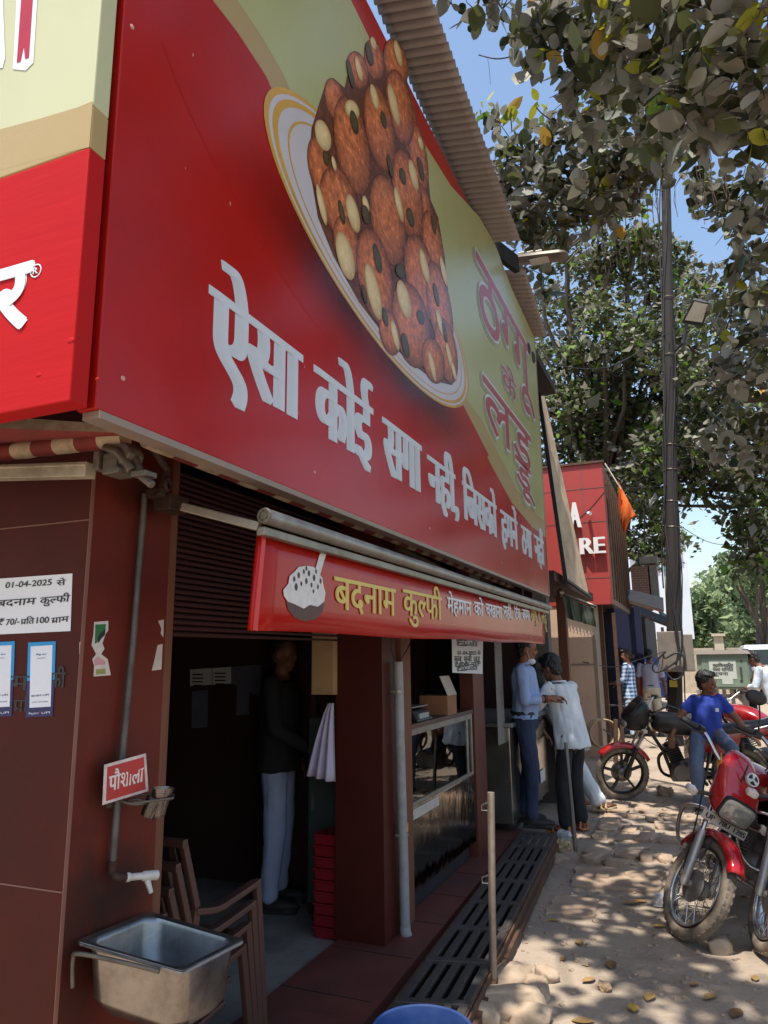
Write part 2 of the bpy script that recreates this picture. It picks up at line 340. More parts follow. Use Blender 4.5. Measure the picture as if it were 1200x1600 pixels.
mb = MB(); mb.bx((-1.84, 1.9, 2.58), (-1.7, 9, 4.94)); mb.build('upper_wall', m_dark, shop)
mb = MB()                                      # rolled shutter, slat by slat
for k in range(28):
    z = 2.4-k*.025; mb.tube([(-1.95, 2.08, z), (-1.95, 3.95, z)], (.013, .005), 8)
mb.build('roller_shutter', M('shutter_red', S(60, 20, 20), .7, var=.2), shop, smooth=50)
mb = MB()
for k in range(12): mb.tube([(-1.93, 4.42, 2.4-k*.042), (-1.93, 5.85, 2.4-k*.042)], (.021, .012), 8)
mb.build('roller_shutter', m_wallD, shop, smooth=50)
# faded writing under the stickers, painted on the wall itself
mb = MB(); wp = cor+NF*.0
def onwall(x, y): return gp(x, y, cor+NF*.002, NF)
o = onwall(14, 1074); word(mb, 'बदनाम', onwall(-62, 1078), -FD, (0, 0, 1), (onwall(44, 1074)-onwall(-62, 1074)).length, .045, bx_=.002, lift=0)
word(mb, 'कुल्फी'.replace('ल्', '|~ल|'), onwall(50, 1074), -FD, (0, 0, 1), (onwall(101, 1070)-onwall(50, 1074)).length, .045, bx_=.002, lift=0)
word(mb, 'प|^|ति', onwall(20, 1112), -FD, (0, 0, 1), (onwall(60, 1110)-onwall(20, 1112)).length, .036, bx_=.0015, lift=0)
mb.build('painted_writing', m_ink, shop)
# ------------------------------------------------------------------ the big side sign
XS = -1.25
def sg(x, y, k=0): p = gx(x, y, XS); return V((XS+k*.0005, p.y, p.z))
A0 = gx(150, 630, XS)
sgn = thing('billboard', 'huge red and cream billboard showing a plate of brown sweets above the shop side', 'sign', (XS, 4, 2.2))
YR = 7.1
mb = MB(); mb.bx((XS-.06, A0.y, 2.205), (XS, YR, 4.93)); mb.build('panel', m_red, sgn, bevel=.004)
mb = MB(); mb.bx((XS-.05, A0.y+.01, 2.185), (XS+.004, YR, 2.204)); mb.bx((XS-.05, YR+.001, 2.2), (XS+.004, YR+.02, 4.93))
mb.build('edge_trim', M('sign_trim', S(150, 132, 120), .5, metal=.4), sgn)
mb = MB()
for zz, yy in ((2.31, 1.3), (2.305, 2.3), (2.3, 3.6), (2.3, 5.2), (4.2, 1.26), (3.3, 1.25)): mb.ell((XS+.001, yy, zz), (.004, .008, .007), seg=8, rin=5)
for _ in range(26): y = random.uniform(1.3, 6.5); z = random.uniform(2.3, 4); mb.ell((XS, y, z), (.001, random.uniform(.001, .004), random.uniform(.003, .009)), seg=6, rin=4)
mb.build('screw', M('scuffs', S(196, 150, 140), .6), sgn)
# printed cream field and its tan border
e0 = [(332, 0), (372, 52), (415, 118), (470, 240), (560, 420), (660, 570), (735, 655), (765, 722), (800, 786), (832, 824), (861, 846)]
e1 = [(370, 0), (410, 60), (440, 112), (480, 200), (570, 380), (680, 560), (752, 655), (780, 712), (806, 762), (834, 800), (860, 822)]
top = [(834, 530), (800, 452), (772, 378), (748, 338), (704, 290), (664, 226), (608, 120), (578, 62), (548, 0)]
E0 = [sg(x, y, 1) for x, y in e0]; E1 = [sg(x, y, 2) for x, y in e1]; T1 = [sg(x, y, 2) for x, y in top]
for L_ in (E0, E1): L_[-1].y = YR-.001
T1[0] = V((XS+.001, YR-.001, 4.90))
x2 = V((E0[0].x, E0[0].y-.5, 4.92)); 
mb = MB(); mb.poly([V((XS+.0005, 1.2, 4.92))]+E0+[V((XS+.0005, YR-.001, 4.9))]); 
E0[0:0] = [V((XS+.0005, 1.5, 4.2)), V((XS+.0005, 1.27, 4.92))]
mb = MB(); mb.poly(E0+[V((XS+.0005, YR-.001, 4.92))]); mb.build('printed_border', m_tan, sgn)
E1[0:0] = [V((XS+.001, 1.68, 4.2)), V((XS+.001, 1.45, 4.92))]
T1 += [V((XS+.001, 2.55, 4.92))]
mb = MB(); mb.poly(E1+T1); mb.build('printed_field', m_cream, sgn)
# printed soft shadow round the plate (part of the artwork), on the red only
CY, CZ, RA, RB = 3.187, 3.504, 1.291, .449
def el(t, k, dx): return V((XS+dx, CY+RA*k*cos(t)+.052*RB*k*sin(t), CZ-.05*RA*k*cos(t)+RB*k*sin(t)))
mb = MB(); R_ = []; C_ = []
for k, c in ((.98, .10), (1.06, .16), (1.16, .34), (1.3, .66), (1.5, .98)):
    ring = []
    for i in range(64):
        t = pi+.28+(pi-.75)*i/63; p = el(t, k, .0008)
        p.z -= (k-.98)*.10; p.y += (k-.98)*.1; ring.append(p)
        e = min(1, min(i, 63-i)/16); cc = 1-(1-c)*e; C_.append((cc, cc*.9, cc*.9))
    R_.append(ring)
vs_ = [p for r in R_ for p in r]; mb.add(vs_, [(i*64+j, i*64+j+1, (i+1)*64+j+1, (i+1)*64+j) for i in range(4) for j in range(63)], C_)
mb.build('printed_shadow', m_red, sgn)
# the printed plate
pl = [el(2*pi*i/72, 1, .0022) for i in range(72)]
def disc(k0, k1, dx): 
    a = [el(2*pi*i/72, k0, dx) for i in range(72)]; b = [el(2*pi*i/72, k1, dx) for i in range(72)]
    return a+b, [(i, (i+1) % 72, 72+(i+1) % 72, 72+i) for i in range(72)]
m_gold = M('printed_gold', S(196, 150, 60), .25, var=.2, sc=3); m_por = M('printed_porcelain', S(196, 192, 198), .22, var=.05, attr=True)
mb = MB(); mb.poly([el(2*pi*i/72, 1, .0018) for i in range(72)]); pp = mb.build('printed_plate', m_por, sgn)
mb = MB(); mb.add(*disc(1, .975, .0024)); mb.add(*disc(.955, .925, .0024)); mb.add(*disc(.87, .86, .0024)); mb.build('gold_rim', m_gold, pp)
zz = lambda x, y: (400+x*.4, y*.4)
pile = [(215, 500), (270, 330), (300, 305), (345, 345), (365, 250), (395, 205), (430, 260), (440, 170), (465, 155), (500, 215), (540, 160), (570, 230), (592, 330), (605, 480), (660, 570), (680, 780), (710, 850), (735, 1000), (760, 1250), (780, 1400), (765, 1505), (700, 1490), (620, 1430), (530, 1350), (400, 1180), (300, 1000), (240, 850), (205, 640)]
mb = MB(); mb.poly([sg(*zz(*p), 6) for p in pile]); 
m_sweet = M('printed_sweets', S(178, 102, 62), .25, var=.55, sc=24, attr=True, dirt=S(92, 44, 28), damt=.6, dsc=26)
mb.col = (.35, .3, .3)
for i in range(len(mb.c)): mb.c[i] = (.28, .25, .25)
lay = [6]
def blob(mb, x, y, hl, hw, lean, c0, c1, hx=-.25, hy=-.3):
    lay[0] += .12; n = 22; rings = []; cols = []
    for k in (0.02, .4, .68, .88, 1):
        r = []
        for i in range(n):
            t = 2*pi*i/n; u = cos(t)*hw*k*(1+.06*noise.noise((x+cos(t), y, hw)))+hx*hw*(1-k); v = sin(t)*hl*k*(1+.08*noise.noise((x, y+sin(t), hl)))+hy*hl*(1-k)
            r.append(sg(*zz(x+u+v*lean, y+v), lay[0]+.04*(1-k))); q = k**3.2; cols.append(tuple(c0[j]*(1-q)+c1[j]*q for j in range(3)))
        rings.append(r)
    mb.loft(rings[::-1], True, cols[::-1] if False else sum([cols[i*n:(i+1)*n] for i in (4, 3, 2, 1, 0)], []))
lad = [(545, 250, 100, 46), (460, 235, 80, 38), (395, 275, 75, 42), (590, 470, 150, 36), (632, 610, 140, 34), (560, 420, 150, 50), (480, 500, 175, 56), (305, 390, 85, 38), (650, 830, 120, 36), (245, 650, 115, 44), (372, 570, 195, 66), (590, 760, 180, 56), (690, 960, 140, 38), (318, 790, 140, 72), (512, 860, 180, 66), (640, 1085, 170, 58), (715, 1200, 180, 46), (352, 960, 120, 50), (462, 1080, 190, 68), (740, 1370, 130, 42), (604, 1270, 170, 72), (520, 1300, 90, 40), (690, 1410, 90, 44)]
for x, y, hl, hw in lad: blob(mb, x, y, hl, hw, .16, (1.5, 1.45, 1.4), (.34, .25, .23))
mb.build('printed_sweets', m_sweet, sgn)
mb = MB()
alm = [(258, 530, 62, 38), (460, 380, 52, 17), (372, 430, 40, 34), (535, 410, 84, 20), (612, 685, 62, 18), (555, 800, 70, 15), (375, 835, 76, 28), (252, 800, 82, 16), (345, 1000, 96, 40), (455, 1140, 112, 31), (575, 1170, 76, 30), (655, 1040, 70, 18), (715, 1260, 52, 12), (540, 1310, 60, 15), (685, 1430, 62, 12), (752, 1390, 60, 10), (425, 800, 36, 15), (552, 210, 54, 16), (398, 270, 50, 14), (455, 170, 26, 14), (730, 1060, 60, 12), (640, 560, 30, 12), (770, 1450, 40, 9), (300, 640, 30, 10)]
for x, y, hl, hw in alm: blob(mb, x, y, hl, hw*.8, .22, (1.1, 1.1, 1.05), (.62, .5, .36))
mb.build('printed_almonds', M('printed_almond', S(218, 194, 148), .25, var=.12, sc=20, attr=True), sgn)
mb = MB()
pis = [(380, 480, 50, 22), (495, 470, 36, 15), (570, 690, 36, 17), (470, 1010, 62, 20), (640, 1240, 32, 20), (270, 620, 32, 16), (600, 850, 40, 20), (330, 830, 52, 14), (580, 1350, 50, 20), (420, 1150, 40, 12), (440, 215, 50, 18), (365, 290, 60, 14), (640, 660, 50, 14), (700, 1150, 50, 12), (425, 840, 40, 22), (560, 1060, 30, 26), (690, 880, 40, 10), (500, 1240, 40, 14), (735, 1300, 44, 10), (520, 650, 50, 12)]
for x, y, hl, hw in pis: blob(mb, x, y, hl*.95, hw*.68, .2, (1.2, 1.2, 1), (.4, .4, .4))
mb.build('printed_pistachios', M('printed_pistachio', S(76, 66, 40), .25, var=.3, sc=20, attr=True), sgn)
# slogan
Y_, Z_ = V((0, 1, 0)), V((0, 0, 1))
def sword(s, y0, y1, mat, zb=2.468, zh=2.742, b=.023, name='lettering', n=9, x=XS, lift=.001):
    mb = MB(); word(mb, s, (x, y0+b, zb), Y_, Z_, y1-y0-2*b, zh-zb, bx_=b, by_=.0, lift=lift, n=n); mb.build(name, mat, sgn)
m_let = M('silver_white_print', S(206, 210, 216), .3, var=.04)
for s, a, b in (('ऐसा', 1.625, 2.2), ('कोई', 2.285, 2.85), ('सगा', 2.955, 3.495), ('नही,', 3.58, 4.15), ('जिसको', 4.235, 5.11), ('हमनें', 5.22, 5.80), ('ठगा', 5.93, 6.37), ('नहीं', 6.47, 6.95)): sword(s, a, b, m_let, zh=2.742 if a < 3.5 else 2.72)
def title(s, a, b, zb, zh, r):
    for off, mat, nm, lf in ((ring8(r*1.25), M('print_shadow', S(158, 156, 112), .3), 'lettering_shadow', .0015), (ring8(r), m_let, 'lettering_outline', .004), ([(0, 0)]+ring8(r*.28)[1::2], M('dark_red_print', S(166, 66, 66), .3), 'lettering', .007)):
        mb = MB(); o = V((XS, a, zb)); 
        if 'shadow' in nm: o += V((0, -.03, -.025))
        word(mb, s, o, Y_, Z_, b-a, zh-zb, bold=off, lift=lf, step=.0002); mb.build(nm, mat, sgn)
title('ठ|~ग|गू', 4.8, 6.85, 4.10, 4.64, .032); title('के', 5.5, 6.0, 3.80, 3.98, .018); title('ल|ड|_डू', 4.85, 6.6, 3.28, 3.66, .03)
for y in (6.72, 6.95): mb = MB(); mb.torus((XS+.003, y, 4.62), (1, 0, 0), .05, .012, 16, 6); mb.ell((XS+.003, y, 4.62), (.001, .02, .02), seg=8, rin=5); mb.build('trade_mark', m_ink, sgn)
# ------------------------------------------------------------------ left sign, front of the shop
fs = thing('fascia_sign', 'red and cream fascia sign round the corner at upper left, ribbed vinyl', 'sign', (-1.6, 1.15, 2.2))
FC = V((XS-.004, A0.y-.075, 0)); 
def fg(x, y, k=0): return gp(x, y, FC+NF*k*.0005, NF)
def fslab(z0, z1, u0=0, u1=3, t=.055, mat=None, nm='panel'):
    a = FC+FD*u0; b = FC+FD*u1; q = [a, b, b-NF*t, a-NF*t]; mb = MB(); mb.hexa([V((p.x, p.y, z0)) for p in q], [V((p.x, p.y, z1)) for p in q]); return mb.build(nm, mat, fs, bevel=.004)
zr = fg(172, 218).z; zt = fg(180, 150).z
fslab(fg(133, 622).z, zr, mat=m_redL); fslab(zr+.001, zt, mat=m_tan); fslab(zt+.001, zt+2.2, mat=m_creamL)
mb = MB(); cur = [(188, 219), (150, 226), (100, 239), (50, 252), (0, 266), (-120, 300)]; up_ = [(-120, 240), (0, 202), (60, 186), (120, 168), (160, 152), (188, 148)]
P0 = [fg(x, y, .4) for x, y in cur]; P1 = [fg(x, y, .4) for x, y in up_]
cl = lambda p: p if (p-FC).dot(FD) > .001 else p+FD*(.001-(p-FC).dot(FD))
mb.poly([cl(p) for p in P0+P1]); mb.build('printed_border', m_tan, fs)
mb = MB(); mb.poly([cl(p) for p in [fg(188, 250, 1)]+[fg(188, 219, 1)]+P1[::-1][0:0]+[fg(188, 149, 1)]+[fg(-120, 240, 1), fg(-120, 330, 1)]]); 
UX = -FD
def fword(s, px0, px1, zb, zh, mat, nm, off, lift): 
    a, b = fg(*px0), fg(*px1); mb = MB(); word(mb, s, V((a.x, a.y, zb)), UX, Z_, (b-a).length, zh-zb, bold=off, un=NF, lift=lift); mb.build(nm, mat, fs)
zb, zh = fg(20, 512).z, fg(20, 417).z
fword('कर', (-90, 460), (44, 460), zb, zh, m_white, 'lettering', ring8(.008), .001)
mb = MB(); c = fg(56, 423, 3); mb.torus(c, NF, .0165, .0017, 24, 6, ry=.0006); mb.build('registered_mark', m_white, fs)
mb = MB(); word(mb, 'R', c-UX*.007-Z_*.0085, UX, Z_, .014, .0165, bold=ring8(.0008), un=NF, head=.69, lift=.0); mb.build('registered_letter', m_white, fs)
T_ = [(28, -60), (62, -60), (52, 98), (40, 110), (20, 108), (24, 40)]; 
def poly_ins(pts, k, g): 
    c = sum((V((p[0], p[1], 0)) for p in pts), V((0, 0, 0)))/len(pts); return [fg(c.x+(p[0]-c.x)*g, c.y+(p[1]-c.y)*(1+(g-1)*.3), k) for p in pts]
mb = MB(); mb.poly(poly_ins(T_, 3, 1.0)); mb.poly([fg(-30, -60, 3), fg(2, -60, 3), fg(8, 90, 3), fg(4, 106, 3), fg(-30, 112, 3)]); mb.build('lettering_outline', m_white, fs)
mb = MB(); mb.poly([fg(x, y, 5) for x, y in ((37, -60), (55, -60), (45, 90), (39, 92), (37, 72), (32, 96), (26, 98))]); mb.build('lettering', M('crimson_print', S(176, 24, 36), .3), fs)
mb = MB()
for x, y, r in ((110, 532, .012), (60, 586, .009), (152, 592, .006)): mb.ell(fg(x, y), (r, .0015, r*.6), seg=12, rin=6)
mb.build('dent', m_redL, fs, smooth=180)
# ------------------------------------------------------------------ corrugated eave over the billboard
def sheet(name, label, inner, wdt, drop, n):
    t = thing(name, label, 'awning', gx(*inner[0], XS))
    a, b = gx(*inner[0], XS), gx(*inner[1], XS); d = b-a; ny = n*8; nxx = 5; mb = MB()
    vs_ = []
    for i in range(ny+1):
        p = a+d*(i/ny); c = .017*cos(2*pi*i/8)
        for j in range(nxx+1): vs_.append(V((p.x-.1+(wdt+.1)*j/nxx, p.y+.05*j/nxx, p.z+.02+c-drop*j/nxx)))
    mb.add(vs_, [(i*(nxx+1)+j, (i+1)*(nxx+1)+j, (i+1)*(nxx+1)+j+1, i*(nxx+1)+j+1) for i in range(ny) for j in range(nxx)])
    mb.build('corrugated_sheet', m_corr, t, smooth=60, solid=.003)
    mb = MB(); mb.bar(a+V((.05, 0, .055)), b+V((.05, 0, .055)), .03, .03); mb.build('purlin', m_rust, t)
    return t
sheet('eave_sheet', 'long rusty pink corrugated eave sheet above the plate of sweets', ((586, -60), (772, 380)), .215, .02, 40)
t = sheet('eave_sheet', 'short lower corrugated eave sheet at the far end of the billboard', ((800, 424), (836, 527)), .12, .02, 16)
mb = MB(); mb.bar(gx(776, 386, XS)+V((-.05, 0, .03)), gx(797, 420, XS)+V((.06, 0, .03)), .05, .16); mb.build('hanger', m_black, t)
# ------------------------------------------------------------------ street lamp sticking out past the eave
p0, p1 = gy(802, 407, 6.9), gy(893, 397, 6.9); d = (p1-p0)
lamp = thing('street_lamp', 'dusty flat LED street lamp reaching out from the eave over the footpath', 'street lamp', p0)
mb = MB(); u = d.normalized(); sd = V((-u.y, u.x, 0)).normalized()
mb.loft([[p0+u*l+sd*wd_*c+V((0, 0, h*s_)) for c, s_ in ((-1, -.5), (-.8, -1), (.8, -1), (1, -.5), (.9, .6), (.5, 1), (-.5, 1), (-.9, .6))] for l, wd_, h in ((0, .05, .02), (.05, .085, .028), (.3, .095, .03), (.48, .095, .03), (.54, .08, .024), (.57, .04, .012))])
mb.build('lamp_housing', M('lamp_grey', S(126, 118, 108), .5, metal=.3, var=.2, dirt=S(90, 74, 60), damt=.6), lamp, smooth=40)
mb = MB()
for k in range(3): mb.box(p0+u*(.1+k*.09)+V((0, 0, .04)), (.07, .12, .03))
mb.build('cooling_fin', m_alu, lamp, bevel=.004)
mb = MB(); mb.box(p0+u*.33-V((0, 0, .032)), (.3, .13, .006), Matrix.Rotation(math.atan2(u.y, u.x), 3, 'Z')); mb.build('diffuser', M('milky_lens', S(200, 196, 186), .3), lamp)
mb = MB(); mb.tube([p0+u*.05, p0-u*.3, p0-u*.7-V((0, 0, .1))], .022, 8); mb.build('bracket_arm', m_rust, lamp)
# ------------------------------------------------------------------ awnings
m_strR = M('awning_red', S(126, 44, 40), .8, var=.2, dirt=S(70, 52, 44), damt=.5, dsc=9); m_strC = M('awning_cream', S(186, 166, 138), .85, var=.18, dirt=S(104, 82, 64), damt=.75, dsc=9)
m_cast = M('cast_bracket', S(112, 104, 94), .55, metal=.55, var=.25, sc=14, dirt=S(62, 48, 38), damt=.8, dsc=14, bump=.3, bsc=50)
m_castD = M('rusted_bracket', S(66, 46, 38), .7, metal=.4, var=.3, sc=14, bump=.4, bsc=60)
def striped(a, b, r, n, par, nm='striped_roll'):
    a = V(a); b = V(b); mb = MB()
    for k in range(n):
        mb.m = k % 2; p, q = a.lerp(b, k/n), a.lerp(b, (k+1)/n); mb.tube([p, p.lerp(q, .5), q], [r*(1+.05*noise.noise((k*3.1, 0, 0))), r*(1.05+.06*noise.noise((k*2.1, 4, 0))), r*(1+.05*noise.noise((k*3.1+3.1, 0, 0)))], 14, cap=k in (0, n-1))
    return mb.build(nm, [m_strC, m_strR], par, smooth=60)
aw = thing('retractable_awning', 'rolled red and cream striped awning with cream front bar, under the fascia sign', 'awning', (-1.7, 1.5, 2.3))
AP = cor+NF*.16
la = lambda x, y, k=0.: gp(x, y, AP+NF*k, NF)
striped(la(196, 684), la(-150, 726), .026, 11, aw)
mb = MB(); a, b = la(142, 735, .02), la(-200, 745, .02); mb.bar(a, b, .04, .042); mb.bar(a+V((0, 0, .012))+NF*.022, b+V((0, 0, .012))+NF*.022, .004, .008); mb.build('front_bar', M('cream_aluminium', S(176, 166, 146), .45, metal=.3, var=.15, dirt=S(108, 92, 74), damt=.7, dsc=8), aw, bevel=.004)
mb = MB(); c = la(185, 728, 0); mb.box(c, (.05, .07, .06)); mb.lathe([(.03, -.03), (.034, 0), (.03, .03)], la(200, 712), NF, 14); mb.box(la(160, 722, .02), (.022, .05, .055)); mb.tube([la(205, 700), la(222, 745), la(238, 758)], .012, 8); mb.lathe([(.011, 0), (.011, .02)], la(188, 735, .03), NF, 10); mb.box(la(225, 742, 0), (.05, .05, .016)); mb.tube([la(165, 700, .02), la(185, 706, .03), la(205, 735, .02)], .014, 8)
mb.build('bracket', m_cast, aw, bevel=.003, smooth=40)
mb = MB(); q = [la(-150, 640, .1), la(190, 664, .04), la(186, 676, .05), la(-150, 664, .12)]; mb.slab(q, NF, .004); mb.m = 1; mb.slab([la(-150, 664, .12), la(186, 676, .05), la(182, 686, .0), la(-150, 700, .02)], NF, .003)
mb.build('cloth', [m_strC, m_strR], aw)
AX = -1.5
ab = thing('side_awning', 'long galvanised awning roller with its striped roll, running beneath the billboard', 'awning', (AX, 3.5, 2.2))
striped(gx(228, 688, AX), V((AX, 6.6, gx(228, 688, AX).z-.03)), .024, 40, ab)
mb = MB(); a, b = gx(413, 806, -1.21), gx(856, 941, -1.21); b = V((-1.21, 6.85, a.z)); mb.tube([a, b], .0255, 16); mb.build('roller_tube', m_steel, ab, smooth=50)
mb = MB(); mb.torus(a, (0, 1, 0), .021, .006, 18, 6); mb.lathe([(.012, -.004), (.012, .002)], a, (0, 1, 0), 10)
for k in range(3): mb.bar(a, a+V((cos(k*2.1)*.02, -.002, sin(k*2.1)*.02)), .005, .004, up=(0, 1, 0))
mb.build('end_cap', m_cast, ab, smooth=40)
mb = MB(); mb.bar(a+V((-.02, .01, -.045)), b+V((-.02, 0, -.045)), .03, .028); mb.build('front_bar', m_alu, ab, bevel=.003)
mb = MB(); mb.bar(gx(285, 792, -1.5), a+V((-.03, .02, -.03)), .03, .03); mb.build('arm', m_alu, ab, bevel=.004); mb = MB(); mb.bar(V((-1.66, 4.2, 2.3)), V((-1.24, 4.2, 2.07)), .03, .03); mb.build('arm', m_alu, ab, bevel=.004)
mb = MB(); mb.box(gx(268, 788, -1.6), (.07, .1, .055)); mb.box(gx(245, 772, -1.62), (.05, .05, .03)); mb.tube([gx(240, 700, -1.58), gx(262, 735, -1.58), gx(250, 775, -1.58)], .016, 8); mb.torus(gx(262, 756, -1.56), (1, .3, 0), .02, .007, 14, 6); mb.lathe([(.022, -.02), (.026, 0), (.022, .03)], gx(236, 690, -1.52), (0, 1, 0), 12)
mb.build('bracket', m_castD, ab, bevel=.003, smooth=40)
mb = MB()
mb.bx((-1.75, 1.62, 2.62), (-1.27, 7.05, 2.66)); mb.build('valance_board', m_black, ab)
# ------------------------------------------------------------------ board for the kulfi
XK = -1.245
kb = thing('valance_sign', 'narrow red sign board with yellow writing and printed ice cream, under the awning roller', 'sign', (XK, 3.5, 1.7))
K = lambda x, y, k=0: gx(x, y, XK)+V((k*.0004, 0, 0))
mb = MB(); q = [gx(410, 825, XK), gx(395, 985, XK), V((XK, 6.72, gx(855, 995, XK).z)), V((XK, 6.8, gx(855, 940, XK).z))]; 
ztop, zbot = q[0].z, q[1].z
q[2].z = zbot+.02; q[3].z = ztop+.0
N_ = 40; vs_ = []
for i in range(N_+1):
    s_ = i/N_; bw = .006*sin(s_*21)+.008*noise.noise((s_*6, 0, 1))
    for j in range(5):
        tp = q[0].lerp(q[3], s_); bt = q[1].lerp(q[2], s_); p = tp.lerp(bt, j/4); vs_.append(p+V((bw*j/4*0-.002, 0, .004*sin(s_*17)*(j/4))))
mb.add(vs_, [(i*5+j, i*5+j+1, (i+1)*5+j+1, (i+1)*5+j) for i in range(N_) for j in range(4)])
mb.build('panel', m_red, kb, smooth=60, solid=-.018)
mb = MB(); mb.bar(q[0]+V((.001, .012, 0)), q[1]+V((.001, .012, 0)), .022, .003, up=(1, 0, 0)); mb.build('folded_edge', M('bright_red_edge', S(206, 30, 38), .3), kb)
m_yel = M('yellow_print', S(214, 188, 92), .4, var=.08); m_yel2 = M('dull_yellow_print', S(196, 160, 70), .4)
def kword(s, a, b, h, mat, b_=.004, lift=.002, k=1):
    A, B = K(*a), K(*b); mb = MB(); word(mb, s, V((XK, A.y, A.z-h)), Y_, V((0, 0, 1)), B.y-A.y, h, bx_=b_, by_=.001, lift=lift, n=5); mb.build('lettering', mat, kb)
for s, a, b in (('बदनाम', (522, 899), (617, 917)), ('कु|~ल|फी', (629, 919), (689, 930))):
    kword(s, a, b, .125, m_yel)
for s, a, b in (('मेहमान', (698, 932), (735, 938)), ('को', (740, 939), (754, 941)), ('चखाना', (758, 942), (783, 945)), ('नहीं,', (786, 946), (799, 948))): kword(s, a, b, .085, m_white, .003)
for s, a, b in (('टिक', (803, 949), (812, 950)), ('जायेगा', (815, 951), (826, 953))): kword(s, a, b, .085, m_white, .004)
kword('ठ|~ग|गू', (829, 951), (838, 953), .1, m_yel2, .006); kword('के', (840, 954), (843, 955), .1, m_yel2, .006); kword('ल|ड|_डू', (845, 955), (853, 957), .1, m_yel2, .006)
pic = [('printed_cup', S(74, 36, 30), [(447, 940), (507, 940), (504, 955), (494, 967), (476, 971), (460, 965), (450, 953)], 2),
       ('printed_spoon', S(214, 208, 204), [(488, 905), (499, 866), (505, 862), (509, 867), (506, 876), (496, 912)], 3),
       ('printed_ice_cream', S(214, 208, 206), [(442, 922), (450, 912), (452, 900), (460, 893), (466, 886), (478, 884), (490, 886), (497, 895), (503, 903), (505, 916), (508, 926), (506, 940), (496, 948), (484, 945), (474, 951), (460, 944), (449, 940), (443, 931)], 4)]
for nm, c, pts, k in pic:
    mb = MB(); mb.poly([K(x, y, k) for x, y in pts]); mb.build(nm, M(nm, c, .4, var=.14, sc=28), kb)
mb = MB()
for x, y, r in ((459, 905, .9), (466, 899, 1), (474, 893, .8), (482, 896, 1), (490, 903, 1.1), (486, 914, .8), (478, 908, 1), (470, 912, .8), (462, 917, 1.2), (496, 917, .8), (500, 908, .9), (478, 888, .8), (493, 893, .8), (489, 924, .7)):
    p = K(x, y, 5); mb.prism([p+V((0, r*.008*cos(a)*1.2, r*.012*sin(a))) for a in [i*pi/3 for i in range(6)]], (.0003, 0, 0))
mb.build('printed_chips', M('choc_print', S(44, 26, 22), .4), kb)
# ------------------------------------------------------------------ paper and stickers on the left wall
wl = lambda x, y, k=1.: gp(x, y, cor+NF*(.001+.0006*k), NF)
def wword(par, mb, s, a, b, h, k=2, bold=.0012, n=5, sl=.0):
    A, B = wl(*a, k), wl(*b, k); word(mb, s, A, (B-A), V((0, 0, 1))+(B-A).normalized()*sl, (B-A).length, h, bx_=bold, by_=bold*.2, un=NF, lift=0, n=n)
pn = thing('price_notice', 'white paper price notice dated 01-04-2025, pasted on the maroon wall', 'notice', wl(50, 990))
mb = MB(); mb.slab([wl(-40, 907), wl(113, 896), wl(110, 986), wl(-40, 993)], NF, .0008); mb.build('paper', m_white, pn)
mb = MB(); hh = .0172
wword(pn, mb, '01-04-2025', (8, 919), (80, 914), .0175, sl=.12); wword(pn, mb, 'से', (88, 915), (102, 914), .0165, bold=.001)
wword(pn, mb, 'बदनाम', (-5, 948), (55, 944), .0205, bold=.0014, sl=.1); wword(pn, mb, 'कु|~ल|फी', (62, 944), (108, 940), .0205, bold=.0014, sl=.1)
wword(pn, mb, '₹', (-5, 977), (6, 976), .0175); wword(pn, mb, '70/-', (9, 977), (30, 975), .0175); wword(pn, mb, 'प|^|ति', (32, 976), (53, 974), .0165); wword(pn, mb, '100', (57, 974), (76, 973), .0175); wword(pn, mb, 'ग|^|ाम', (80, 974), (107, 971), .0165)
mb.build('lettering', m_ink, pn)
m_sky = M('sticker_blue', S(0, 142, 206), .35); m_navy = M('sticker_navy', S(24, 30, 92), .35); m_card = M('sticker_white', S(224, 226, 234), .35, var=.03); m_gry = M('sticker_grey', S(110, 112, 130), .5)
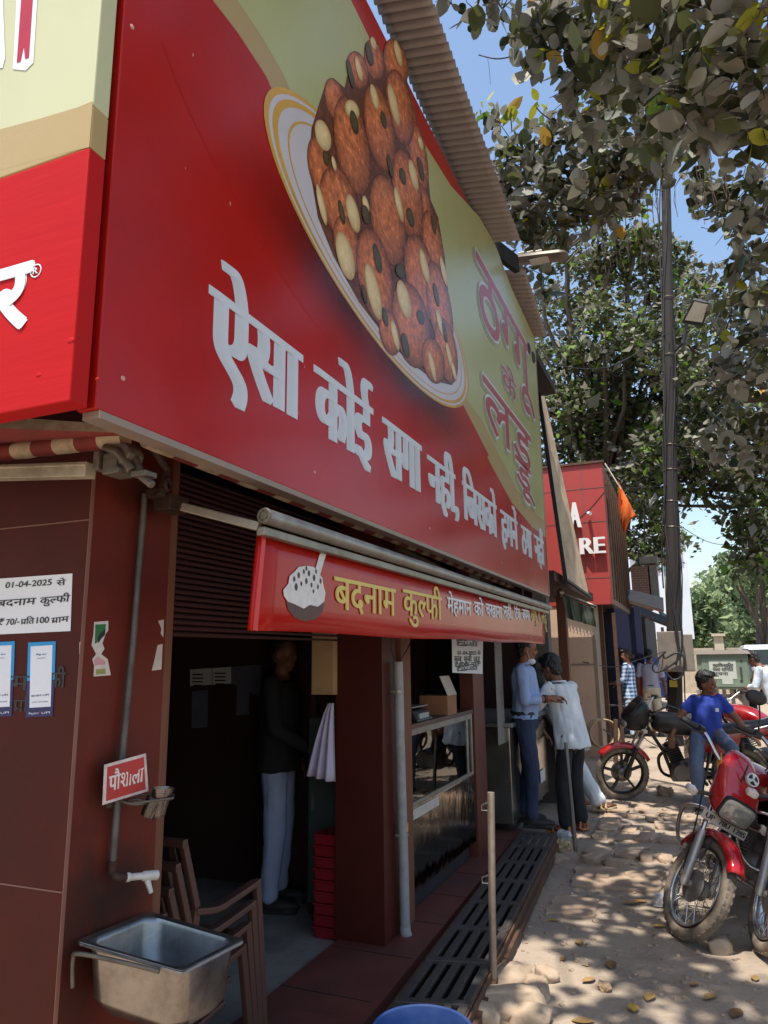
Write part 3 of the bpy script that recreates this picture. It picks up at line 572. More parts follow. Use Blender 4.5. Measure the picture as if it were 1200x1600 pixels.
for dx, lab in ((0, 'tall blue and white payment sticker whole on the maroon wall beside its cut off twin'), (-64, 'payment sticker cut off by the left edge of the photo')):
    st = thing('payment_sticker', lab, 'sticker', wl(62+dx, 1121)); o = lambda x, y, k: wl(x+dx, y, k)
    mb = MB(); mb.slab([o(44, 1004, 2), o(87, 1002, 2), o(85, 1062, 2), o(42, 1064, 2)], NF, .0009); mb.build('blue_top', m_sky, st)
    mb = MB(); mb.slab([o(42, 1064.3, 2), o(85, 1062.3, 2), o(82, 1119, 2), o(40, 1121, 2)], NF, .0009); mb.build('navy_base', m_navy, st)
    mb = MB(); mb.slab([o(48, 1010, 3), o(82, 1008, 3), o(79, 1104, 3), o(46, 1106, 3)], NF, .0004); mb.build('card', m_card, st, bevel=.0)
    mb = MB(); wword(st, mb, 'Pay', (57+dx, 1024), (64+dx, 1023.6), .005, 4, .0004, 3); mb.m = 1; wword(st, mb, 'tm', (65+dx, 1023.6), (72+dx, 1023.2), .005, 4, .0004, 3)
    mb.m = 2; wword(st, mb, 'Accepted Here', (58+dx, 1029), (71+dx, 1028.5), .0022, 4, .0001, 3); wword(st, mb, 'BHIM UPI', (49+dx, 1089), (76+dx, 1087), .0052, 4, .0003, 3); wword(st, mb, 'scan and pay', (50+dx, 1098), (75+dx, 1096.5), .003, 4, .0001, 3)
    mb.m = 3; wword(st, mb, 'Paytm', (45+dx, 1116.5), (60+dx, 1115.5), .0055, 4, .0003, 3); wword(st, mb, 'UPI', (65+dx, 1115.5), (78+dx, 1114.5), .0055, 4, .0003, 3)
    mb.m = 4; p = o(62.5, 1113, 4); mb.prism([p+FD*.002*cos(i*pi/3)+V((0, 0, .002*sin(i*pi/3))) for i in range(6)], NF*.0003)
    mb.build('lettering', [m_navy, m_sky, m_gry, m_card, M('heart_red', S(214, 30, 60), .4)], st)
pw = lambda x, y, k=1.: gx(x, y, XF+.003+.0006*k)
tp = thing('torn_poster', 'torn remains of a green and white poster on the corner pillar', 'poster', pw(158, 1055))
mb = MB(); mb.prism([pw(*p) for p in ((147, 972), (169, 970), (169, 985), (165, 990), (160, 1005), (163, 1014), (158, 1022), (168, 1030), (173, 1055), (146, 1057), (147, 1040), (144, 1030), (150, 1022), (143, 1008), (146, 990))], (.0006, 0, 0)); mb.m = 1
mb.prism([pw(*p, 2.2) for p in ((149, 976), (166, 975), (164, 984), (156, 992), (152, 1004), (148, 1006))], (.0003, 0, 0)); mb.m = 2; mb.prism([pw(*p, 2.6) for p in ((156, 990), (165, 982), (164, 992), (158, 998), (154, 1005), (152, 998))], (.0003, 0, 0)); mb.m = 3; mb.prism([pw(*p, 2.2) for p in ((150, 1046), (164, 1045), (165, 1053), (150, 1054))], (.0003, 0, 0)); mb.m = 4; mb.prism([pw(*p, 2.2) for p in ((147, 1031), (152, 1026), (164, 1032), (165, 1038), (148, 1040))], (.0003, 0, 0))
mb.build('paper', [M('torn_paper', S(206, 198, 190), .8, var=.12, sc=40), M('poster_green', S(44, 110, 66), .6), m_ink, M('poster_olive', S(150, 150, 84), .6), M('poster_pink', S(206, 150, 156), .6)], tp)
ts = thing('paper_scrap', 'two white scraps of torn paper by the plywood edge of the corner pillar', 'paper scrap', pw(248, 1048))
mb = MB(); mb.prism([pw(*p) for p in ((247, 970), (256, 968), (255, 996), (251, 990), (252, 982))], (.0006, 0, 0)); mb.prism([pw(*p) for p in ((246, 1008), (254, 1006), (252, 1046), (237, 1048), (242, 1028))], (.0006, 0, 0)); mb.build('paper', M('old_paper', S(196, 186, 178), .8, var=.15, sc=30), ts)
t3 = MB(); t3.prism([pw(*p) for p in ((124, 1004), (128, 1000), (127, 1018), (124, 1022))], (.0006, 0, 0)); tag(t3.build('paper_flake', M('old_paper', S(196, 186, 178), .8), None), 'tiny white paper flake on the corner between wall and pillar', 'paper scrap')
# ------------------------------------------------------------------ water pipe, tap, sign, glass holder, sink
wp_ = thing('water_pipe', 'grey water pipe running down the corner pillar to a white plastic tap', 'pipe', (XF, 1.9, .95))
PX = XF+.025
mb = MB(); mb.tube([gx(226, 772, PX), gx(208, 1000, PX), gx(192, 1170, PX)], .0105, 10); mb.tube(spline([gx(192, 1168, PX), gx(186, 1230, PX), gx(178, 1320, PX), gx(176, 1355, PX)], 4), .011, 10); mb.build('pipe', M('pipe_iron', S(96, 90, 86), .55, metal=.3, var=.25, dirt=S(52, 44, 40), damt=.7, dsc=12), wp_, smooth=50)
mb = MB(); mb.tube(spline([gx(176, 1345, PX), gx(176, 1362, PX), gx(184, 1370, PX+.02), gx(196, 1371, PX+.03)], 4), .014, 10); mb.build('elbow', m_castD, wp_, smooth=50)
t_a, t_b = gx(196, 1371, PX+.03), gx(246, 1367, PX+.075); u = (t_b-t_a).normalized()
mb = MB(); L_ = (t_b-t_a).length; mb.lathe([(.010, -.012), (.010, 0), (.0135, 0), (.0135, .012), (.0105, .014), (.0105, .05), (.0125, .055), (.0145, .056), (.0145, L_), (.012, L_+.002)], t_a, u, 16); mb.lathe([(.009, 0), (.0095, .012), (.007, .04), (.0068, .046)], t_a+u*(L_*.66)-V((0, 0, .006)), (.25, .25, -1), 12); mb.build('tap', M('white_tap', S(200, 196, 190), .35, var=.06, dirt=S(140, 130, 120), damt=.5, dsc=20), wp_, smooth=40)
mb = MB(); mb.lathe([(.0065, 0), (.0065, .002)], t_a+u*(L_+.002), u, 14); mb.build('tap_button', M('tap_cap', S(176, 172, 166), .4), wp_)
ps = thing('water_point_sign', 'small bent red tin sign with white border and Hindi lettering on the water pipe', 'sign', gx(160, 1258, XF+.05))
q = [gx(160, 1258, XF+.045), gx(232, 1236, XF+.085), gx(228, 1177, XF+.085), gx(163, 1195, XF+.045)]; nn = (q[1]-q[0]).cross(q[3]-q[0]).normalized()
ins = lambda u_, v_: (q[0]*(1-u_)+q[1]*u_)*(1-v_)+(q[3]*(1-u_)+q[2]*u_)*v_
mb = MB(); mb.slab(q, nn, .0012); mb.build('plate', M('white_enamel', S(206, 190, 186), .5, var=.1, dirt=S(120, 84, 74), damt=.5, dsc=25), ps)
mb = MB(); mb.slab([ins(.07, .07)+nn*.0006, ins(.94, .07)+nn*.0006, ins(.94, .92)+nn*.0006, ins(.07, .92)+nn*.0006], nn, .0005); mb.build('red_field', M('faded_red_enamel', S(176, 44, 44), .5, var=.15, dirt=S(120, 60, 56), damt=.4, dsc=20), ps)
mb = MB(); a, b = ins(.12, .3)+nn*.001, ins(.88, .3)+nn*.001; word(mb, 'पौशाला', a, b-a, q[3]-q[0], (b-a).length, (q[3]-q[0]).length*.38, bx_=.0016, by_=.0004, un=nn, lift=0, n=5); mb.build('lettering', M('white_lettering', S(220, 206, 200), .5), ps)
gh_ = thing('glass_holder', 'grimy wire glass holder with ring holes on the corner pillar', 'holder', gx(215, 1265, XF+.05))
hz = gx(180, 1250, XF+.02).z-.01
mb = MB(); hc = gx(182, 1250, XF+.02); c1 = hc+V((.05, .035, -.008)); c2 = hc+V((.10, .085, .0))
mb.torus(c1, (.1, 0, 1), .030, .0045, 24, 8); mb.torus(c2, (.1, 0, 1), .033, .0045, 24, 8); mb.tube([hc, hc+V((.02, -.005, 0)), c1+V((-.0, -.033, 0)), c2+V((.03, -.03, 0)), c2+V((.045, .0, .0))], .004, 8); mb.tube([hc, hc+V((0, .06, .005)), c2+V((-.03, .035, 0)), c2+V((.01, .045, 0)), c2+V((.045, .0, .0))], .004, 8); mb.box(hc+V((-.012, 0, 0)), (.012, .05, .04)); mb.build('wire_frame', m_cast, gh_, smooth=50)
gl = MB(); gl.lathe([(.0, 0), (.021, .0), (.024, .03), (.036, .085), (.0345, .0852), (.0225, .032), (.019, .006), (0, .006)], c2+V((0, -.01, -.055)), (.12, .05, 1), 20); tag(gl.build('tumbler', glassm('cup_plastic', (.82, .74, .70), .2), smooth=50), 'scratched clear plastic tumbler standing in the wire holder', 'tumbler')
gl = MB(); gl.lathe([(.0, 0), (.022, .0), (.030, .055), (.029, .0552), (.020, .004), (0, .004)], c1+V((.025, .02, -.045)), (.35, .3, 1), 18); tag(gl.build('tumbler', glassm('cup_plastic_grey', (.62, .56, .54), .25), smooth=50), 'smaller tilted plastic tumbler hanging below the holder', 'tumbler')
m_sink = M('stainless', S(150, 152, 156), .32, metal=.8, var=.12, sc=6, dirt=S(60, 52, 46), damt=.45, dsc=7, bump=.04, bsc=20)
m_sinkD = M('grimy_stainless', S(164, 156, 148), .3, metal=.92, var=.2, sc=5, dirt=S(52, 44, 38), damt=.75, dsc=4, dthr=.52)
sk = thing('wash_basin', 'square stainless steel wash basin with a grimy rim, fixed below the tap', 'sink', (-1.52, 1.9, .8))
SQ = [gx(118, 1472, XF+.02), gx(232, 1425, XF+.02), gx(383, 1470, -1.36), gx(286, 1520, -1.36)]
def bil(u_, v_): return (SQ[0]*(1-u_)+SQ[1]*u_)*(1-v_)+(SQ[3]*(1-u_)+SQ[2]*u_)*v_
def rrect(k, r, z, n=6):
    out = []
    for cx, cy, a0 in ((1, 1, 0), (0, 1, pi/2), (0, 0, pi), (1, 0, 1.5*pi)):
        for i in range(n+1):
            a = a0+i*pi/2/n; lo, hi = .5-k/2, .5+k/2; x = (hi-r if cx else lo+r)+r*cos(a); y = (hi-r if cy else lo+r)+r*sin(a); out.append(bil(x, y)+V((0, 0, z)))
    return out
mb = MB(); mb.loft([rrect(1.0, .05, -.006), rrect(1.005, .05, 0), rrect(.985, .05, .002), rrect(.86, .12, 0), rrect(.84, .13, -.012), rrect(.80, .16, -.13), rrect(.72, .2, -.155), rrect(.1, .05, -.162)], False); mb.poly(rrect(.1, .05, -.1621)); mb.build('bowl', m_sink, sk, smooth=60)
mb = MB(); mb.loft([rrect(.93, .1, -.008), rrect(.90, .14, -.02), rrect(.86, .16, -.14), rrect(.76, .2, -.172), rrect(.1, .05, -.18)], False); mb.build('outer_shell', m_sinkD, sk, smooth=60)
mb = MB(); mb.loft([rrect(1.003, .05, .0025), rrect(1.0, .05, .0035), rrect(.90, .1, .0025)], False); 
mb.v = mb.v; mb.build('grime_rim', m_sinkD, sk, smooth=60)
mb = MB(); dc = bil(.5, .5)+V((0, 0, -.178)); mb.lathe([(.032, .0), (.034, -.012), (.024, -.02), (.022, -.1), (.03, -.1), (.03, -.14), (.02, -.15), (.02, -.42)], dc, (0, 0, 1), 16); mb.build('drain_pipe', M('white_drain', S(196, 190, 180), .5, dirt=S(120, 104, 90), damt=.6, dsc=12), sk, smooth=40)
mb = MB(); a = bil(0, 0)+V((0, -.01, -.03)); mb.tube(spline([a+V((.01, 0, -.08)), a+V((.005, 0, -.01)), a+V((.03, -.002, .008)), bil(0, .5)+V((0, -.008, -.012)), bil(0, .8)+V((0, -.006, -.01))], 5), .006, 8); b = bil(1, 0); mb.tube([b+V((0, .01, -.08)), b+V((.02, .01, -.015)), bil(1, .8)+V((0, .008, -.012))], .006, 8); mb.build('bracket', m_cast, sk, smooth=50)
# ------------------------------------------------------------------ stacked plastic chairs inside the doorway
m_chair = M('brown_plastic', S(84, 56, 48), .5, var=.12, sc=4, dirt=S(60, 48, 42), damt=.4)
def chair(dz, dy, lab):
    t = thing('plastic_chair', lab, 'chair', (-2.1, 2.6+dy, .06), group='stacked plastic chairs')
    for sx, nm in ((-1.84, 0), (-2.32, 1)):
        g = lambda x, y: gx(x, y, -1.84)+V((sx+1.84, dy, dz))
        back = [g(262, 1316), g(286, 1320), g(306, 1418)]
        mb = MB(); a = [g(302, 1424), g(335, 1420), g(362, 1404), g(400, 1378)]
        mb.loft([[p+V((.022*c, 0, .012*s_)) for c, s_ in ((-1, -1), (1, -1), (1, 1), (-1, 1))] for p in spline(a, 4)]); mb.build('armrest', m_chair, t, bevel=.004)
        mb = MB(); mb.bar(g(401, 1374), V((sx, g(412, 1600).y, .06+max(0, dz))), .028, .036, up=(0, 1, 0)); mb.build('leg', m_chair, t, bevel=.005)
        mb = MB(); bl = g(306, 1418); mb.bar(bl, V((sx, bl.y-.12, .06+max(0, dz))), .03, .036, up=(0, 1, 0)); mb.build('leg', m_chair, t, bevel=.005)
        mb = MB(); mb.bar(g(286, 1318), bl+V((0, .0, .0)), .026, .03, up=(0, 1, 0)); mb.build('back_frame', m_chair, t, bevel=.004)
    A, B = gx(286, 1318, -1.84), gx(306, 1418, -1.84)
    mb = MB(); mb.bar(A+V((.013, dy, dz)), A+V((-.49, dy, dz)), .03, .03)
    for k in range(6): x = -.06-.075*k; mb.bar(A+V((x, dy, dz)), B+V((x, dy+.02, dz-.04)), .035, .008, up=(0, 1, 0))
    mb.build('backrest', m_chair, t, bevel=.004)
    mb = MB(); C = gx(385, 1450, -1.84); mb.hexa([V((x, y, z+dz-.02)) for x, y, z in ((-1.86, B.y+dy, .47), (-2.3, B.y+dy, .47), (-2.3, C.y+dy, .5), (-1.86, C.y+dy, .5))], [V((x, y, z+dz)) for x, y, z in ((-1.86, B.y+dy, .47), (-2.3, B.y+dy, .47), (-2.3, C.y+dy, .5), (-1.86, C.y+dy, .5))]); mb.build('seat', m_chair, t, bevel=.006)
for k, lab in enumerate(('brown plastic armchair, topmost of its stack behind the basin', 'brown plastic armchair second from the top of the stack', 'brown plastic armchair third from the top of the stack', 'brown plastic armchair at the bottom of the stack')): chair(-.075*k, -.035*k, lab)
# ------------------------------------------------------------------ things inside the shop
cb = thing('steel_cabinet', 'dark grey steel cabinet standing behind the oxblood pillar', 'cabinet', (-2.15, 4.25, .055))
mb = MB(); mb.bx((-2.31, 4.2, .16), (-1.97, 4.35, 1.25)); mb.build('body', M('cabinet_grey', S(70, 74, 74), .5, var=.15), cb, bevel=.006)
mb = MB(); mb.bx((-2.30, 4.192, .2), (-2.0, 4.199, 1.2)); mb.build('door', M('cabinet_door', S(66, 72, 70), .5), cb, bevel=.003); mb = MB(); mb.box((-2.27, 4.185, .75), (.012, .014, .1)); mb.build('handle', m_steel, cb)
mb = MB()
for x in (-2.27, -2.03): mb.lathe([(.03, 0), (.03, .1)], (x, 4.25, .056), (0, 0, 1), 10); 
mb.build('castor', m_ink, cb)
m_crate = M('red_crate', S(132, 20, 32), .45, var=.12)
for k in range(9):
    mb = MB(); z = .056+k*.062; q = V((gy(497, 1400, 4.05).x+.105, 4.07, z)); mb.loft([[q+V((.10*c*e, .09*s_*e, h)) for c, s_ in ((-1, -1), (1, -1), (1, 1), (-1, 1))] for e, h in ((.93, 0), (.97, .048), (1.03, .05), (1.03, .06), (.95, .06), (.9, .01))]); pos = 'topmost' if k == 8 else 'lowest' if k == 0 else ('second', 'third', 'fourth', 'fifth', 'sixth', 'seventh', 'eighth')[k-1]+' from the floor'
    tag(mb.build('crate', m_crate, bevel=.003), f'shallow red plastic crate, {pos} in the stack beside the oxblood pillar', 'crate', 'stacked red crates')
pb = thing('wooden_board', 'beige wooden board hanging at the head of the oxblood pillar', 'board', (-2.1, 3.93, 1.4))
mb = MB(); a, b = gy(490, 1085, 3.93), gy(523, 985, 3.93); mb.bx((a.x, 3.90, a.z), (b.x+.01, 3.95, 1.95)); mb.build('board', M('beige_board', S(176, 142, 106), .6, var=.1, sc=3, dirt=S(120, 92, 66), damt=.4), pb, bevel=.004)
tw = MB(); rings = []
for k in range(9):
    f_ = k/8; z = gy(500, 1098, 3.9).z*(1-f_)+gy(500, 1220, 3.9).z*f_; ring = []
    x1 = gy(524, 1100, 3.9).x; wd_ = .035+.13*f_**.8; n = 26
    for i in range(n): s_ = i/(n-1); ring.append(V((x1-wd_*s_, 3.88+.02*sin(s_*17+f_)*(.3+f_), z+.03*s_*f_)))
    rings.append(ring)
tw.add([p for r in rings for p in r], [(i*26+j, i*26+j+1, (i+1)*26+j+1, (i+1)*26+j) for i in range(8) for j in range(25)]); tag(tw.build('towel', M('lilac_cloth', S(190, 182, 206), .9, var=.08), smooth=180, solid=.004), 'pale lilac towel hanging on the side of the oxblood pillar', 'towel')
pj = lambda x, y: gy(x, y, 4.695)
for i, (q, lab, mt) in enumerate((([(297, 1046), (331, 1044), (331, 1070), (297, 1072)], 'printed white notice leftmost in the row on the dim back wall', m_white), ([(332, 1044), (361, 1042), (361, 1068), (332, 1070)], 'printed white notice in the middle of the row on the dim back wall', m_white), ([(362, 1042), (408, 1038), (408, 1090), (362, 1068)], 'grey paper sheet at the right end of the row of notices inside', m_gry), ([(300, 1080), (325, 1078), (324, 1136), (299, 1138)], 'grey paper hanging below the left notice on the dim wall', m_gry), ([(370, 1072), (390, 1070), (389, 1116), (369, 1118)], 'narrow grey paper hanging right of its twin on the dim wall', m_gry))):
    t = thing('notice', lab, 'notice', pj(*q[3])); mb = MB(); mb.slab([pj(*p) for p in q], (0, -1, 0), .002); mb.build('paper', mt, t)
    if i < 2:
        mb = MB()
        for r in range(4): a = pj(q[0][0]+4, q[0][1]+8+r*5.6); mb.box(a+V((.05, -.004, 0)), (.10 if r != 3 else .08, .001, .010))
        mb.build('print_line', m_ink, t)
tb = thing('table', 'low brown table with a white bag, dim at the back of the shop', 'table', (-3.2, 3.0, .055))
mb = MB(); mb.bx((-3.9, 2.5, .72), (-2.7, 3.3, .76)); mb.build('tabletop', m_ply, tb, bevel=.004)
for x in (-3.8, -2.8):
    for y in (2.58, 3.2): mb = MB(); mb.bx((x-.03, y-.03, .056), (x+.03, y+.03, .719)); mb.build('leg', m_rust, tb)
mb = MB(); mb.ell((-2.95, 2.75, .83), (.16, .12, .075), seg=18, rin=9)
for v in mb.v: v += V((noise.noise(v*14), noise.noise(v*14+V((5, 0, 0))), noise.noise(v*13+V((0, 7, 0)))))*.025
for v in mb.v: v.z = max(v.z, .762)
tag(mb.build('bag', M('white_bag', S(170, 168, 172), .5), smooth=60), 'crumpled white bag lying on the dim table', 'bag')
# ------------------------------------------------------------------ downpipe
dp = thing('downpipe', 'grey plastic downpipe with a yellow band and a bent outlet at the door post', 'pipe', (XF+.05, 4.3, 0))
DX = XF+.045
mb = MB(); pts = [gx(622, 1034, DX), gx(626, 1200, DX), gx(630, 1330, DX), gx(633, 1450, DX)]; mb.tube(spline(pts, 4), .029, 12); mb.build('pipe', m_pvc, dp, smooth=50)
mb = MB(); mb.tube(spline([gx(633, 1446, DX), gx(634, 1458, DX), gx(640, 1470, DX+.01), gx(648, 1482, DX+.03)], 4), .031, 12); mb.build('outlet', M('white_outlet', S(178, 176, 174), .5, dirt=S(110, 100, 92), damt=.5), dp, smooth=50)
mb = MB(); mb.tube([gx(630, 1286, DX), gx(630, 1299, DX)], .0305, 12); mb.build('yellow_band', M('yellow_tape', S(196, 152, 62), .5), dp, smooth=50)
for y, x in ((1080, 622.5), (1303, 630)): mb = MB(); c = gx(x, y, DX); mb.tube([c-V((0, 0, .008)), c+V((0, 0, .008))], .033, 12); mb.box(c+V((-.02, -.03, 0)), (.02, .05, .014)); mb.build('clamp', m_steel, dp, smooth=40)
for pts, lab in (([(618, 1034), (612, 1015), (612, 990), (616, 970)], 'thin black cable looping from the downpipe mouth to the left'), ([(624, 1034), (634, 1018), (642, 1000), (641, 970)], 'thin black cable looping from the downpipe mouth to the right')):
    mb = MB(); mb.tube(spline([gx(x, y, DX) for x, y in pts], 5), .004, 6); tag(mb.build('cable', m_ink, smooth=60), lab, 'cable')
# ------------------------------------------------------------------ display counter with what stands on it
dc_ = thing('display_counter', 'glass fronted sweet counter with a polished steel base beside the downpipe', 'counter', (-1.95, 5.1, .08))
CX0, CX1, CY0, CY1 = -2.3, XF-.012, 4.43, 5.83
m_mir = M('mirror_steel', S(150, 140, 128), .07, metal=1., var=.08, sc=3, bump=.25, bsc=5, aniso=(1, 1, .35), bdist=.03, dirt=S(70, 60, 52), damt=.25)
mb = MB(); mb.bx((CX0, CY0, .2), (CX1, CY1, .70)); mb.build('steel_base', m_mir, dc_, bevel=.006)
mb = MB(); mb.bx((CX0+.05, CY0+.04, .08), (CX1-.05, CY1-.04, .2)); mb.build('plinth', m_ink, dc_)
mb = MB(); mb.bx((CX0, CY0, 1.17), (CX1+.01, CY1, 1.2)); mb.build('top_board', M('dark_wood_top', S(84, 56, 46), .35, var=.2, sc=3, aniso=(8, 1, 8)), dc_, bevel=.003)
mb = MB()
for y in (CY0+.012, CY1-.012): mb.bx((CX1-.024, y-.012, .70), (CX1, y+.012, 1.17))
mb.bx((CX1-.024, CY0+.024, .70), (CX1, CY1-.024, .725)); mb.bx((CX1-.02, CY0+.024, 1.13), (CX1+.002, CY1-.024, 1.17)); mb.bx((CX1-.02, CY1-.14, .725), (CX1-.004, CY1-.1, 1.13)); mb.build('frame', m_steel, dc_, bevel=.002)
mb = MB(); mb.bx((CX1-.014, CY0+.024, .725), (CX1-.010, CY1-.024, 1.13)); mb.build('glass_front', glassm('counter_glass', (.75, .78, .76), .01), dc_)
mb = MB(); mb.bx((CX0+.02, CY0+.03, .93), (CX1-.05, CY1-.03, .938)); mb.build('shelf', m_steel, dc_)
for k in range(6): 
    mb = MB(); y = 4.58+k*.2; zb_ = .70 if k % 2 else .938; mb.bx((-2.1, y, zb_+.001), (-1.8, y+.15, zb_+.02)); mb.m = 1
    for i in range(10): mb.ell((-2.05+.05*(i % 5), y+.04+.06*(i//5), zb_+.035), (.02, .022, .018), seg=8, rin=5)
    tag(mb.build('sweet_tray', [m_steel, M('sweets', S(150, 92, 56), .6, var=.3)], smooth=50), f'steel tray of brown sweets in the {"lower" if k % 2 else "upper"} part of the counter, '+('near end', 'near end', 'middle', 'middle', 'far end', 'far end')[k], 'tray', 'trays inside the sweet counter')
mb = MB(); y = 4.42; mb.bx((CX1+.001, 4.45, .625), (CX1+.002, 4.95, .685)); tag(mb.build('sticker_strip', M('worn_sticker', S(190, 184, 174), .5, var=.2, sc=20), dc_), 'worn white sticker strip')
bx_ = thing('carton', 'small brown carton with one flap standing open on the sweet counter', 'box', gx(690, 1108, -1.75))
c0 = V((-1.80, 5.28, 1.201)); mb = MB(); mb.loft([[c0+V((x*.11, y*.11, z)) for x, y in ((-1, -1), (1, -1), (1, 1), (-1, 1))] for z in (0, .14)]); mb.build('body', M('carton_brown', S(146, 100, 70), .8, var=.12), bx_, bevel=.003)
mb = MB(); mb.hexa([c0+V((.11, -.11, .141)), c0+V((.11, .11, .141)), c0+V((.114, .11, .141)), c0+V((.114, -.11, .141))], [c0+V((.05, -.11, .28)), c0+V((.05, .11, .28)), c0+V((.054, .11, .28)), c0+V((.054, -.11, .28))]); mb.build('flap', M('carton_flap', S(186, 172, 156), .8), bx_)
sc_ = thing('weighing_scale', 'small black weighing scale with a silver display on the sweet counter', 'scale', (-1.8, 4.75, 1.2))
mb = MB(); mb.hexa([V((x, y, 1.201)) for x, y in ((-2.0, 4.62), (-1.72, 4.62), (-1.72, 4.94), (-2.0, 4.94))], [V((x, y, 1.27)) for x, y in ((-2.0, 4.64), (-1.77, 4.64), (-1.77, 4.92), (-2.0, 4.92))]); mb.build('body', M('scale_black', S(40, 40, 42), .4), sc_, bevel=.01)
mb = MB(); mb.bx((-2.02, 4.62, 1.285), (-1.76, 4.94, 1.295)); mb.bx((-1.9, 4.76, 1.27), (-1.86, 4.8, 1.285)); mb.build('pan', m_steel, sc_, bevel=.004)
mb = MB(); mb.bx((-1.743, 4.68, 1.215), (-1.727, 4.86, 1.25)); mb.build('display', M('lcd', S(160, 166, 160), .3), sc_)
np_ = thing('price_notice', 'white printed price sheet hung on the brown panel above the sweet counter', 'notice', gx(730, 1052, XF+.01))
Q = lambda x, y, k=0: gx(x, y, XF+.012+k*.0008)
mb = MB(); mb.slab([Q(706, 985), Q(755, 985), Q(754, 1053), Q(707, 1051)], (1, 0, 0), .001); mb.build('paper', m_white, np_)
mb = MB()
for s, a, b, h in (('500/-प|^|ति', (713, 1001), (748, 1002), .05), ('₹25/-प|^|ति', (714, 1009), (746, 1010), .04), ('01-04-2025', (715, 1023), (744, 1023), .035), ('से', (746, 1023), (751, 1023), .035), ('काजू', (710, 1034), (722, 1034), .055), ('सूजी', (725, 1034), (737, 1034), .055), ('लड़ू', (740, 1034), (751, 1034), .055), ('₹600/-प|^|ति', (711, 1042), (749, 1042), .04), ('₹25/-प|^|ति', (714, 1049), (746, 1049), .04)):
    A, B = Q(*a, 2), Q(*b, 2); word(mb, s, A, Y_, Z_, B.y-A.y, h*.75, bx_=.004, by_=.001, n=3, lift=0)
mb.build('lettering', m_ink, np_)
sp = thing('paper_strip', 'tall narrow strip of pasted newspaper beyond the brown panel', 'notice', (-1.68, 6.3, .9))
mb = MB(); a = gx(772, 990, -1.66); b = gx(790, 1160, -1.66); mb.bx((-1.665, a.y, b.z), (-1.66, b.y, 1.95)); mb.build('paper', M('newsprint', S(130, 124, 116), .8, var=.3, sc=40), sp)
# the next counter, behind the two men
nc = thing('steam_counter', 'tall scuffed steel serving counter behind the two standing men', 'counter', (-1.9, 7.5, 0))
mb = MB(); mb.bx((-2.6, 6.75, .14), (-1.62, 8.5, .98)); mb.build('body', M('scuffed_steel', S(176, 170, 160), .22, metal=.85, var=.25, sc=4, dirt=S(110, 96, 84), damt=.6, dsc=5, bump=.1, bsc=8), nc, bevel=.006)
mb = MB(); mb.bx((-2.64, 6.70, .981), (-1.58, 8.55, 1.02)); mb.build('worktop', m_steel, nc, bevel=.004)
mb = MB(); mb.bx((-2.5, 6.9, .02), (-1.7, 8.4, .14)); mb.build('plinth', m_ink, nc)
mb = MB(); mb.bx((-1.61, 8.0, .3), (-1.605, 8.25, .42)); mb.build('sticker', m_card, nc)
mb = MB(); mb.bx((-1.72, 8.6, 0), (-1.55, 8.8, 3.0)); shp2 = tag(mb.build('post', M('grey_post', S(92, 84, 78), .8, var=.25, bump=.3), bevel=.006), 'rough grey post at the end of the serving counter', 'post')
# ------------------------------------------------------------------ steel grating over the drain
gr = thing('drain_grating', 'long dark steel drain grating with rusty edge bars along the shop front', 'grating', (-1.35, 4.6, 0))
GA, GB, GC, GD = gz(740, 1556, .12), gz(868, 1303, .12), gz(808, 1303, .12), gz(575, 1610, .12)
GD = GA+V((-.32, -.10, 0)); GC = GB+V((-.29, 0, 0)); ext = (GA-GB).normalized()*.55
GA += ext; GD += ext
G = lambda u_, v_, z: (GD*(1-u_)+GA*u_)*(1-v_)+(GC*(1-u_)+GB*u_)*v_+V((0, 0, z))
m_bar = M('grating_bar', S(76, 72, 70), .5, metal=.35, var=.25, sc=9, dirt=S(104, 88, 76), damt=.5, dsc=6, bump=.2, bsc=50)
for k in range(5): mb = MB(); u_ = .06+.22*k; mb.bar(G(u_, 0, -.01), G(u_, 1, -.01), .04, .02); mb.build('bar', m_bar, gr, bevel=.003)
for k in range(9): mb = MB(); v_ = .004+.124*k; mb.bar(G(-.02, v_, -.006), G(1.02, v_, -.006), .05, .02); mb.build('cross_bar', m_bar, gr, bevel=.003)
mb = MB(); mb.bar(G(1.0, 0, -.035), G(1.0, 1, -.035), .012, .05); mb.bar(G(1.05, 0, -.04), G(1.05, 1, -.04), .012, .05); mb.bar(G(1.09, 0, -.075), G(1.09, 1, -.075), .03, .05); mb.build('edge_bar', m_rust, gr, bevel=.003)
mb = MB(); mb.bar(G(-.02, 0, -.05), G(-.02, 1, -.05), .015, .09); mb.build('edge_bar', m_rust, gr)
mb = MB(); q = [G(-.02, 0, -.105), G(1.04, 0, -.105), G(1.04, 1, -.105), G(-.02, 1, -.105)]; mb.poly(q); tag(mb.build('drain_bed', m_black), kind='structure')
# ------------------------------------------------------------------ posts, bucket, stones
m_post = M('dusty_steel_tube', S(176, 160, 146), .45, metal=.6, var=.15, sc=7, dirt=S(120, 98, 82), damt=.6, dsc=8)
po = thing('steel_post', 'short upright steel post beside the grating with two hooks, stones at its foot', 'post', gz(770, 1555))
b = gz(770, 1553); tz = gy(767, 1238, b.y); mb = MB(); mb.tube([b-V((0, 0, .05)), V((tz.x, b.y, tz.z))], .0185, 12); mb.build('tube', m_post, po, smooth=50)
for f_ in (.93, .56): c = b.lerp(V((tz.x, b.y, tz.z)), f_); mb = MB(); mb.tube([c+V((-.015, 0, .015)), c+V((-.05, 0, -.0)), c+V((-.05, 0, -.025)), c+V((-.015, 0, -.025))], .004, 6); mb.build('hook', m_steel, po)
po2 = thing('steel_post', 'thin leaning steel post in front of the man in the white shirt', 'post', gz(900, 1332))
